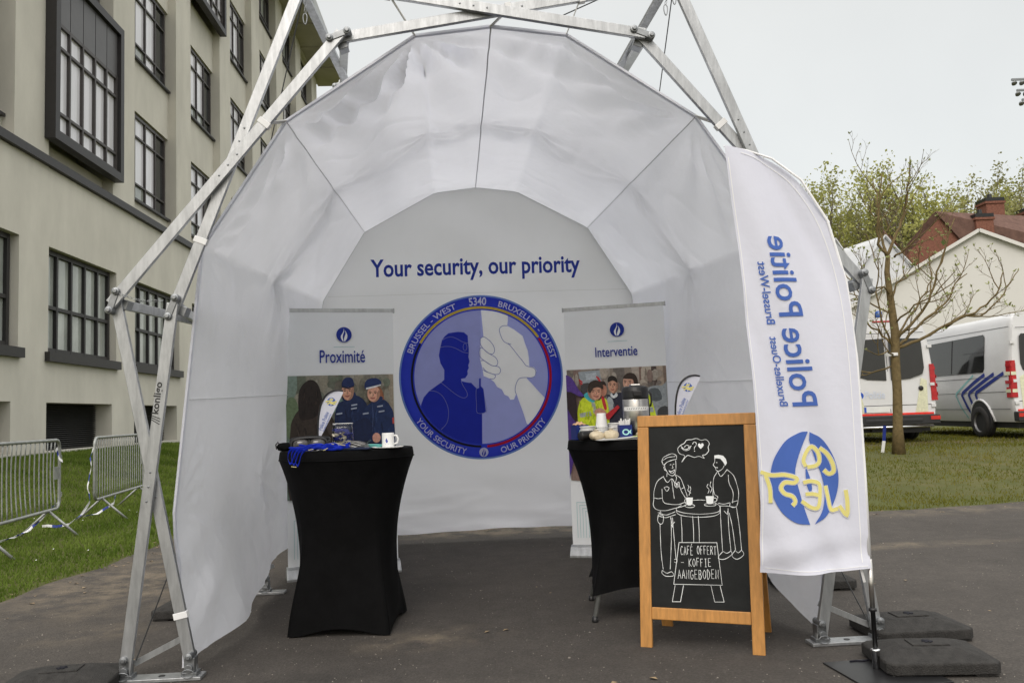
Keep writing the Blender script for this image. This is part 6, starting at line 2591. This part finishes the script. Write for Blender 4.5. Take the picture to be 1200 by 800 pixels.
        for k in range(3):
            o = 0.24 * k
            b.stroke([(0.24 + 1.5 * o, 1.37), (0.66 + 1.45 * o, 1.22), (1.32 + 1.2 * o, 0.99), (1.36 + 1.2 * o, 0.93), (1.26 + 1.1 * o, 0.68), (1.14 + o, 0.42)], 0.080, lambda a, c, l: side(s)(a, c, 0.003 + 0.0003 * k), 0)
        b.stroke([(1.42, 1.37), (2.16, 0.99), (2.20, 0.93), (2.06, 0.68), (1.86, 0.42)], 0.05, lambda a, c, l: side(s)(a, c, 0.004), 1)
        b.build('stripe', [MV['stripe'], MV['tealstripe']], body, fixn=False)
        # tail light cluster wraps the corner
        b = MB()
        z0, z1 = 0.86, 1.62
        b.prism([(-0.012, z0), (0.16, z0), (0.17, z1), (0.015, z1)], side(s), -0.03, 0.012, 0)
        b.prism([(s * 0.87, z0), (s * 0.985, z0), (s * 0.955, z1), (s * 0.875, z1)], back_, -0.02, 0.014, 0)
        for k in range(4):
            za = z0 + 0.10 + 0.18 * k
            b.prism([(-0.01, za), (0.162, za), (0.163, za + .07), (-0.005, za + .07)], side(s), 0.0125, 0.016, 1 if k % 2 == 0 else 2)
            b.prism([(s * 0.872, za), (s * 0.98, za), (s * 0.976, za + .07), (s * 0.874, za + .07)], back_, 0.0145, 0.018, 1 if k % 2 == 0 else 2)
        b.build('tail_light', [MV['tail'], MV['cream'] if tailstripe else MV['tail'], MV['tail']], t)
        # rear door glass
        panel('rear_window', [(s * 0.05, 1.30), (s * 0.45, 1.33), (s * 0.72, 1.42), (s * 0.76, 1.55), (s * 0.735, 2.12), (s * 0.70, 2.17), (s * 0.05, 2.19)][::s], back_, MV['glass'])
        b = MB()
        b.lathe([(0.05, 0.0), (0.05, 0.02), (0.02, 0.03)], 14, back_(s * 0.66, 1.12), Vector((0, -1, 0)).to_track_quat('Z', 'Y').to_matrix())
        b.build('door_lock', MV['trim'], t, sm=True)
        for z in (0.75, 1.2, 2.0):
            b = MB()
            b.box(back_(s * 0.90, z) + Vector((0, -.012, 0)), (0.09, 0.03, 0.06))
            b.build('hinge', MV['paint'], t)
        panel('reflective_band', [(s * 0.52, 0.62), (s * 0.78, 0.62), (s * 0.80, 1.28), (s * 0.68, 1.34)][::s], back_, MV['cream'], 0.003)
    # rear details
    b = MB()
    b.stroke([(0.0, 0.55), (0.0, 2.45)], 0.012, lambda a, c, l: back_(a, c, 0.001))
    b.stroke([(-0.86, 0.78), (0.86, 0.78)], 0.012, lambda a, c, l: back_(a, c, 0.0014))
    b.stroke([(-0.80, 2.30), (0.80, 2.30)], 0.012, lambda a, c, l: back_(a, c, 0.0014))
    b.build('door_gap', MV['trim'], body)
    b = MB()
    b.box((0, -0.05, 0.47), (1.93, 0.18, 0.20))
    b.box((0.0, -0.13, 0.46), (1.2, 0.04, 0.08))
    bp = b.build('rear_bumper', MV['trim'], t, bevel=0.03)
    b = MB()
    b.box((0, -0.012, 0.595), (1.78, 0.02, 0.04))
    b.build('reflective_line', MV['orange'], t)
    for s in (-1, 1):
        b = MB()
        b.box((s * 0.86, -0.146, 0.50), (0.20, 0.012, 0.075))
        b.build('reflector', MV['redlamp'], bp)
    b = MB()
    b.tube([(-0.8, -0.16, 0.33), (0.8, -0.16, 0.33)], 0.025, 8)
    b.build('step_bar', M['chrome'], t, sm=True)
    b = MB()
    b.box((-0.30, -0.018, 0.70), (0.54, 0.02, 0.12))
    pl_ = b.build('number_plate', MV['plate'], t)
    b = MB()
    b.box((-0.545, -0.030, 0.70), (0.045, 0.004, 0.11))
    b.build('plate_band', MV['eu'], pl_)
    b = MB()
    b.text('Politie', 0.2, lambda a, c, l: back_(-0.52 + a, 0.93 + c, 0.002), bold=0.004, fit=(0.42, 0.16))
    b.poly(ell(-0.62, 1.0, 0.07, 0.07, 18), back_, 1, 0.002)
    b.build('lettering', [MV['ltext'], MV['eu']], body, fixn=False)
    # roof: gutter, blue lamp, aerial
    b = MB()
    b.box((0.10, 0.5, 2.665), (0.16, 0.16, 0.03))
    lb = b.build('lamp_base', MV['trim'], t)
    b = MB()
    b.lathe([(0.075, 0.0), (0.08, 0.02), (0.075, 0.12), (0.05, 0.15), (0.0, 0.155)], 20, (0.10, 0.5, 2.68), caps=False)
    b.build('beacon', MV['bluelamp'], lb, sm=True)
    b = MB()
    b.box((0, 0.14, 2.56), (0.42, 0.06, 0.035))
    b.build('high_brake_light', MV['tail'], t, bevel=0.008)
    b = MB()
    b.box((0, 2.6, 0.30), (1.7, 5.0, 0.16))
    b.box((0.4, 0.3, 0.28), (0.5, 0.5, 0.16))
    b.tube([(-0.4, -0.02, 0.27), (-0.4, 1.4, 0.27)], 0.03, 8)
    b.build('underbody', MV['trim'], t)
    for s in (-1, 1):
        b = MB()
        b.box((s * 1.12, 4.45, 1.45), (0.20, 0.10, 0.34))
        b.tube([(s * 0.96, 4.45, 1.40), (s * 1.08, 4.45, 1.40)], 0.03, 8)
        b.build('wing_mirror', MV['trim'], t, bevel=0.02)
        b = MB()
        b.prism([(s * 0.55, 0.78), (s * 0.84, 0.84), (s * 0.82, 1.05), (s * 0.62, 0.98)], lambda a, c, l: Vector((a, 5.86 + l - abs(a) * 0.12, c)), 0, 0.06)
        b.build('headlight', M['chrome'], t)
    panel('windscreen', [(-0.72, 0.2), (0.72, 0.2), (0.62, 1.0), (-0.62, 1.0)], lambda a, c, l: Vector((a, 4.98 - c * 0.72 + l * .8, 1.38 + c * 0.88 + l)), MV['glass'], 0.02)
    return t


van('white police van seen from behind, with blue beacon, directly behind the bare tree', 7.90, 18.0, False)
van('white police van with dark blue chevron stripes on its side, right of the bare tree', 11.22, 17.6, True)


# ================================================================== trees
def branchy(b, p, d, L, r, lev, rnd, tips, up=0.25, spread=0.7, n_side=7, wig=0.12, keep=None):
    """one limb as a wiggling tube, with side shoots"""
    k = 5 if lev else 7
    pts, rs = [Vector(p)], [r]
    dd = Vector(d).normalized()
    for i in range(k):
        dd = (dd + Vector((rnd.gauss(0, wig), rnd.gauss(0, wig), rnd.gauss(0, wig) + up * 0.22))).normalized()
        pts.append(pts[-1] + dd * L / k)
        rs.append(r * (1 - 0.80 * (i + 1) / k) + 0.0012)
    b.tube(pts, rs, 6 if lev > 1 else (5 if r > 0.006 else 3), caps=False)
    tips.append((pts[-1], dd.copy(), lev))
    if lev <= 0:
        return pts
    for i in range(n_side):
        f = 0.22 + 0.75 * (i + rnd.random() * 0.6) / n_side
        q = f * k
        j = min(k - 1, int(q))
        pp = pts[j].lerp(pts[j + 1], q - j)
        base = (pts[j + 1] - pts[j]).normalized()
        a = rnd.uniform(0, 6.283)
        o = base.orthogonal().normalized()
        o = Matrix.Rotation(a, 3, base) @ o
        nd = (base * (1 - spread * .5) + o * spread + Vector((0, 0, up * .5))).normalized()
        branchy(b, pp, nd, L * rnd.uniform(0.30, 0.52) * (1.1 - 0.4 * f), r * (0.55 - 0.25 * f), lev - 1, rnd, tips, up, spread, max(3, n_side - 2), wig * 1.2)
    return pts


def bare_tree():
    rnd = random.Random(11)
    t = thing('bare_tree', 'slender budding tree with bare curving branches standing on the lawn in front of the vans', 'tree', (6.43, 14.5, zg(6.43, 14.5)), 0)
    k = 14.5 / 1000
    b = MB()

    def at(px, py, dy=0.0):       # from the photo into the tree's own plane, with depth dy off it
        x = (px - 1052 + (py - 531) * 0.035 * 0) * k + (py - 531) * -0.0
        return Vector((x * 1.0 + (531 - py) * k * 0.035, dy, (531 - py) * k * 1.0))
    trunk = [at(1053, 533), at(1053, 500), at(1054, 460), at(1053, 420), at(1054, 390), at(1050, 350), at(1047, 318), at(1049, 298)]
    b.tube(trunk, [0.115, 0.080, 0.075, 0.073, 0.070, 0.058, 0.046, 0.038], 12)
    tr = b.build('trunk', M['bark'], t, sm=True)
    limbs = [
        ([(1049, 300), (1036, 286), (1033, 262), (1034, 235), (1036, 205)], -0.3, 0.034),
        ([(1049, 298), (1056, 282), (1068, 262), (1076, 240), (1080, 215), (1086, 178)], 0.2, 0.036),
        ([(1049, 298), (1047, 275), (1048, 250), (1050, 215), (1049, 195)], 0.5, 0.030),
        ([(1056, 300), (1066, 292), (1076, 282), (1081, 262)], -0.4, 0.022),
        ([(1054, 400), (1060, 390), (1078, 368), (1086, 350), (1092, 325), (1098, 300), (1108, 265)], -0.6, 0.034),
        ([(1055, 405), (1070, 398), (1092, 378), (1112, 366), (1130, 350), (1142, 330), (1160, 318)], 0.5, 0.032),
        ([(1055, 408), (1080, 400), (1112, 384), (1135, 374), (1158, 362), (1172, 345), (1176, 325)], -0.2, 0.034),
        ([(1112, 386), (1138, 372), (1160, 374), (1182, 358), (1198, 340), (1215, 318)], 0.3, 0.024),
        ([(1052, 405), (1042, 392), (1028, 378), (1024, 355), (1018, 345), (1005, 348)], 0.4, 0.024),
        ([(1052, 410), (1036, 385), (1026, 355), (1024, 320), (1024, 300)], -0.5, 0.022),
        ([(1051, 418), (1036, 412), (1018, 418), (1000, 412)], -0.7, 0.018),
        ([(1051, 428), (1032, 436), (1012, 430), (996, 432)], 0.6, 0.018),
        ([(1050, 345), (1040, 336), (1022, 340), (1010, 334), (1000, 322)], -0.3, 0.020),
        ([(1051, 350), (1062, 332), (1080, 322), (1100, 312), (1118, 300)], 0.6, 0.020),
        ([(1053, 380), (1066, 360), (1080, 352), (1094, 330)], -0.9, 0.020),
        ([(1054, 395), (1090, 360), (1104, 345), (1124, 322), (1128, 296)], 0.9, 0.022),
        ([(1053, 370), (1035, 350), (1020, 320), (1010, 300)], 0.9, 0.018),
    ]
    for pts, dep, r in limbs:
        b = MB()
        P = [at(x, y, dep * (i / (len(pts) - 1)) ** 0.8) for i, (x, y) in enumerate(pts)]
        # smooth the limb
        Q = []
        for i in range(len(P) - 1):
            for s in range(3):
                Q.append(P[i].lerp(P[i + 1], s / 3) + Vector((rnd.gauss(0, .01), rnd.gauss(0, .02), rnd.gauss(0, .01))))
        Q.append(P[-1])
        n = len(Q)
        b.tube(Q, [r * 0.8 * (1 - 0.80 * i / n) + 0.002 for i in range(n)], 7)
        tips = []
        for i in range(3, n - 1, 3):
            base = (Q[i + 1] - Q[i]).normalized()
            o = Matrix.Rotation(rnd.uniform(0, 6.28), 3, base) @ base.orthogonal().normalized()
            nd = (base * 0.6 + o * 0.7 + Vector((0, 0, 0.3))).normalized()
            branchy(b, Q[i], nd, rnd.uniform(0.45, 1.15), 0.0095, 2, rnd, tips, up=0.45, spread=0.7, n_side=4, wig=0.13)
        tips.append((Q[-1], Vector((0, 0, 1)), 1))
        lb = b.build('limb', M['bark'], t, sm=True)
        c = MB()
        for p, d, lev in tips:
            if rnd.random() < (0.9 if lev else 0.22):
                s = rnd.uniform(0.010, 0.024) * (1.2 if lev else 0.7)
                c.lathe([(0.0, 0), (s * .55, s * .7), (s * .5, s * 1.6), (0.0, s * 2.6)], 5, p, d.to_track_quat('Z', 'Y').to_matrix(), caps=False)
                for q in range(2):
                    o = Vector((rnd.gauss(0, 1), rnd.gauss(0, 1), 1)).normalized()
                    e = o.orthogonal().normalized() * s * .7
                    c.add([p, p + o * s * 1.6 + e, p + o * s * 3, p + o * s * 1.6 - e], [(0, 1, 2, 3)])
        if c.v:
            tag(c.build('bud', M['bud'], lb, fixn=False), kind='stuff')
    b = MB()
    b.lathe([(0.100, 1.65), (0.102, 1.66), (0.102, 1.69), (0.100, 1.70)], 14, (0.02, 0, 0), caps=False)
    b.build('tree_tie', M['strap'], t)
    st = MB()
    st.bar((-0.13, 0.3, 0.0), (-0.09, 0.3, 0.20), 0.05, 0.02, (1, 0, 0), 1)
    st.bar((-0.09, 0.3, 0.20), (-0.06, 0.3, 0.46), 0.05, 0.02, (1, 0, 0), 0)
    o = st.build('marker_post', [MV['stripe'], M['white']], loc=(6.43, 14.5, zg(6.43, 15.0)))
    tag(o, 'short blue and white post standing behind the bare tree trunk', 'post')


bare_tree()


def leafy(seed, H, nleaf, leaf, style):
    """returns (trunk mesh, crown mesh) of an upright spring tree"""
    rnd = random.Random(seed)
    b = MB()
    tips = []
    limbs = []
    if style == 'upright':
        nst = 9
        for s in range(nst):
            a = 2 * math.pi * s / nst + rnd.random()
            h = H * rnd.uniform(0.72, 1.0)
            d = Vector((0.13 * math.cos(a), 0.13 * math.sin(a), 1))
            limbs.append(branchy(b, (0.5 * math.cos(a), 0.5 * math.sin(a), 0), d, h, 0.016 * H * rnd.uniform(0.5, 0.9), 2, rnd, tips, up=0.5, spread=0.55, n_side=9, wig=0.07))
    else:
        b.tube([(0, 0, 0), (0.1, 0, H * .2), (0, 0.1, H * .42)], [0.018 * H, 0.014 * H, 0.011 * H], 8)
        for s in range(7):
            a = 2 * math.pi * s / 7 + rnd.random()
            d = Vector((0.7 * math.cos(a), 0.7 * math.sin(a), 0.9))
            branchy(b, (0, 0.05, H * rnd.uniform(0.2, 0.42)), d, H * rnd.uniform(0.42, 0.58), 0.008 * H, 2, rnd, tips, up=0.35, spread=0.75, n_side=8, wig=0.14)
    b2 = MB()
    V, Fc = [], []
    if nleaf:
        low = [t_ for t_ in tips]
        for i in range(nleaf):
            p, d, lev = rnd.choice(low)
            p = p + Vector((rnd.gauss(0, .20), rnd.gauss(0, .20), rnd.gauss(-0.15, .35)))
            s = leaf * rnd.uniform(0.5, 1.3)
            o = Vector((rnd.gauss(0, 1), rnd.gauss(0, 1), rnd.gauss(0, 1))).normalized()
            e = o.orthogonal().normalized()
            k = len(V)
            V += [p, p + o * s * .5 + e * s * .32, p + o * s, p + o * s * .5 - e * s * .32]
            Fc.append((k, k + 1, k + 2, k + 3))
    b2.v, b2.f, b2.m = [tuple(v) for v in V], Fc, [0] * len(Fc)
    return b, b2


def plant_tree(name, label, x, y, proto, s, rz, group):
    t = thing(name, label, 'tree', (x, y, zg(x, y)), rz, group)
    for ch in proto:
        c = ch.copy()
        col.objects.link(c)
        c.parent = t
    t.scale = (s, s, s)
    return t


def make_proto(seed, H, nleaf, leaf, style, lm):
    a, c = leafy(seed, H, nleaf, leaf, style)
    out = []
    o = a.build('trunk', M['bark_far'], sm=True, fixn=False)
    col.objects.unlink(o)
    out.append(o)
    if nleaf:
        o2 = c.build('crown', lm, fixn=False)
        col.objects.unlink(o2)
        out.append(o2)
    return out


PR = [make_proto(21, 13, 13000, 0.21, 'upright', M['leaf']), make_proto(22, 13, 13000, 0.20, 'upright', M['leaf']), make_proto(23, 12.5, 12000, 0.21, 'upright', M['leaf2'])]
PB = [make_proto(31, 17, 0, 0.2, 'spread', None), make_proto(32, 17, 500, 0.25, 'spread', M['leaf2'])]
PI = [make_proto(41, 7, 5000, 0.34, 'spread', M['ivy'])]
GT = 'spring green trees standing behind the tents'
row = [(16.5, 58, 1, 1.10), (19.5, 60, 0, 1.02), (22.5, 57, 1, 1.06), (25.5, 60, 2, 1.06), (28.3, 58, 0, 1.10), (31.3, 61, 1, 1.04), (34.0, 58, 2, 1.04), (36.8, 60, 0, 1.12), (40.5, 59, 1, 1.0), (21, 65, 2, 1.1), (27, 66, 0, 1.15), (33, 66, 1, 1.15), (38.5, 66, 2, 1.2)]
where = ['mostly hidden behind the top of the feather flag', 'showing just right of the feather flag', 'with twigs rising left of the bare lawn tree', 'directly behind the bare lawn tree', 'just right of the bare lawn tree top',
         'left of the brick house chimney', 'above the brick house ridge', 'above the brick chimney', 'at the right picture edge', 'in the rear row right of the flag', 'in the rear row behind the bare lawn tree', 'in the rear row left of the chimneys', 'in the rear row near the right picture edge']
for i, (x, y, k, s) in enumerate(row):
    plant_tree('spring_tree', 'yellow green upright spring tree ' + where[i], x, y, PR[k], s, i * 1.3, GT)
GB = 'bare winter trees rising above the green row'
plant_tree('winter_tree', 'tall bare tree rising above the green row right of the flag', 25.3, 66, PB[0], 0.96, 0.4, GB)
plant_tree('winter_tree', 'tall bare tree with faint buds rising above the brick house', 42.5, 68, PB[1], 1.0, 1.9, GB)
plant_tree('winter_tree', 'hazy bare tree just left of the tall one above the brick house', 38.2, 72, PB[0], 0.98, 3.0, GB)
plant_tree('winter_tree', 'bare tree whose twigs peep over the top corner of the feather flag', 16.8, 62, PB[0], 1.04, 4.1, GB)
plant_tree('ivy_bush', 'dark green ivy covered bush behind the small grey tent beside the flag', 17.2, 42, PI[0], 1.0, 0.3, None)
plant_tree('ivy_bush', 'dark green bush between the grey tent and the brick house', 23.6, 47, PI[0], 1.15, 2.0, None)
plant_tree('ivy_bush', 'dark green bush at the foot of the tall bare tree', 20.5, 45, PI[0], 1.1, 4.0, None)


# ================================================================== marquees and house
def marquee(label, x, y, w, eave, ridge, length, cloth, roofm, rz=0.0):
    z0 = zg(x, y)
    t = thing('marquee', label, 'marquee', (x, y, z0), rz, 'white event marquees behind the vans')
    P = [(-w / 2, 0), (w / 2, 0), (w / 2, eave), (0, ridge), (-w / 2, eave)]
    b = MB()
    b.poly(P, lambda a, c, l: Vector((a, 0, c)))
    b.poly(P, lambda a, c, l: Vector((a, length, c)))
    b.add([(-w / 2, 0, 0), (-w / 2, length, 0), (-w / 2, length, eave), (-w / 2, 0, eave), (w / 2, 0, 0), (w / 2, length, 0), (w / 2, length, eave), (w / 2, 0, eave)], [(0, 1, 2, 3), (4, 5, 6, 7)])
    b.build('wall_cloth', cloth, t, fixn=False)
    b = MB()
    b.grid(lambda u, v: Vector(((2 * u - 1) * (w / 2 + 0.15), -0.12 + (length + .24) * v, ridge + 0.06 - (ridge - eave) * abs(2 * u - 1) - 0.10 * math.sin(math.pi * min(1, abs(2 * u - 1))))), 21, 33)
    b.build('roof_cloth', roofm, t, sm=True, fixn=False)
    b = MB()
    for s in (-1, 1):
        b.bar((s * (w / 2 + .1), -0.14, eave), (0, -0.14, ridge + .05), 0.12 if w > 8 else 0.05, 0.08, (0, 0, 1))
        b.bar((s * w / 2, -0.05, 0), (s * w / 2, -0.05, eave), 0.14, 0.12, (1, 0, 0))
    b.build('frame', cloth, t)
    return t


marquee('big white gabled marquee with plain end wall behind the vans', 16.75, 30, 12.4, 3.35, 6.72, 9, M['marquee'], M['marquee'], R(-24))
marquee('small grey white peaked tent beside the flag, left of the big marquee', 13.85, 36, 3.4, 5.5, 7.75, 6, M['marquee_grey'], M['marquee_grey'], R(20))
marquee('middle grey white peaked tent between the small tent and the brick house', 16.9, 38, 5.4, 5.2, 8.2, 8, M['marquee_grey'], M['marquee_grey'], R(12))

def house():
    z0 = zg(30, 52)
    t = thing('brick_house', 'red brick house with brown tiled roof behind the marquee', 'house', (25.4, 52, z0), R(0))
    # gable end faces the camera on the left, the roof slope falls towards the camera
    b = MB()
    b.box((9, 4.6, 4.0), (17.5, 9.0, 8.0))
    b.poly([(0.1, 7.9), (9.1, 7.9), (4.6, 11.9)], lambda a, c, l: Vector((0.25, a, c)))
    b.poly([(0.1, 7.9), (9.1, 7.9), (4.6, 11.9)], lambda a, c, l: Vector((17.75, a, c)))
    # cross gable with the bare brick end towards us
    b.poly([(-2.3, 5.0), (3.6, 5.0), (3.6, 8.6), (0.6, 11.9), (-2.3, 9.0)], lambda a, c, l: Vector((a, -1.0, c)))
    b.build('wall', M['brick'], t, fixn=False)
    b = MB()
    b.bar((-0.2, -0.4, 7.6), (-0.2, 4.6, 12.1), 0.2, 0.12, (0, 0, 1))
    b.add([(0.4, -1.2, 12.1), (18.2, -1.2 + 5.8, 12.1), (18.2, -0.6, 7.4), (4.2, -1.2, 7.4)], [(0, 1, 2, 3)])
    b.add([(0.4, -1.2, 12.1), (18.2, 4.6, 12.1), (18.2, 9.8, 7.4), (0.2, 9.8, 7.4), (-2.6, -1.2, 8.9)], [(0, 1, 2, 3, 4)])
    rf = b.build('roof', M['tiles'], t, fixn=False)
    for (x, y, z, w, h) in ((5.6, 2.0, 11.5, 1.15, 2.1), (3.3, -0.8, 9.9, 1.05, 2.1), (8.6, 3.0, 11.2, 0.9, 1.9)):
        b = MB()
        b.box((x, y, z + h / 2 - 1.0), (w, w, h + 1.0))
        b.box((x, y, z + h - .46), (w + 0.14, w + 0.14, 0.14))
        c = b.build('chimney', M['brick'], rf)
        b = MB()
        b.box((x, y, z + h - .26), (w * 1.05, w * 1.05, 0.22))
        b.lathe([(0.16, 0), (0.13, 0.35)], 12, (x, y, z + h - .16))
        b.build('chimney_cap', M['blackmetal'], c)
    b = MB()
    b.box((5.7, 1.2, 11.15), (1.5, 0.5, 0.12))
    b.build('flashing', M['marquee_grey'], rf)
    return t


house()

# floodlight whose lamps reach into the picture at the right edge
t = thing('floodlight_mast', 'floodlight rack with rows of lamps at the right picture edge', 'floodlight', (38.2, 60, -0.5), 0)
b = MB()
b.tube([(0, 0, 0), (0, 0, 24.5)], [0.28, 0.14], 12)
b.build('mast', M['galv'], t, sm=True)
b = MB()
for k, (n, z) in enumerate(((5, 24.3), (5, 23.5), (4, 22.8))):
    b.box((-0.35 + 0.14 * k, -0.3, z), (2.6 - 0.35 * k, 0.14, 0.14))
b.tube([(0, -0.3, 22.6), (0, -0.3, 24.5)], 0.06, 8)
b.build('rack', M['alu_dark'], t)
for k, (n, z) in enumerate(((5, 24.05), (5, 23.25), (4, 22.55))):
    for i in range(n):
        b = MB()
        x = -1.55 + 0.2 * k + i * 0.55
        b.lathe([(0.04, 0.10), (0.15, 0.02), (0.19, -0.12), (0.0, -0.12)], 14, (x, -0.38, z), Matrix.Rotation(R(-35), 3, 'X'), caps=False)
        b.build('lamp', M['alu_dark'], t, sm=True)
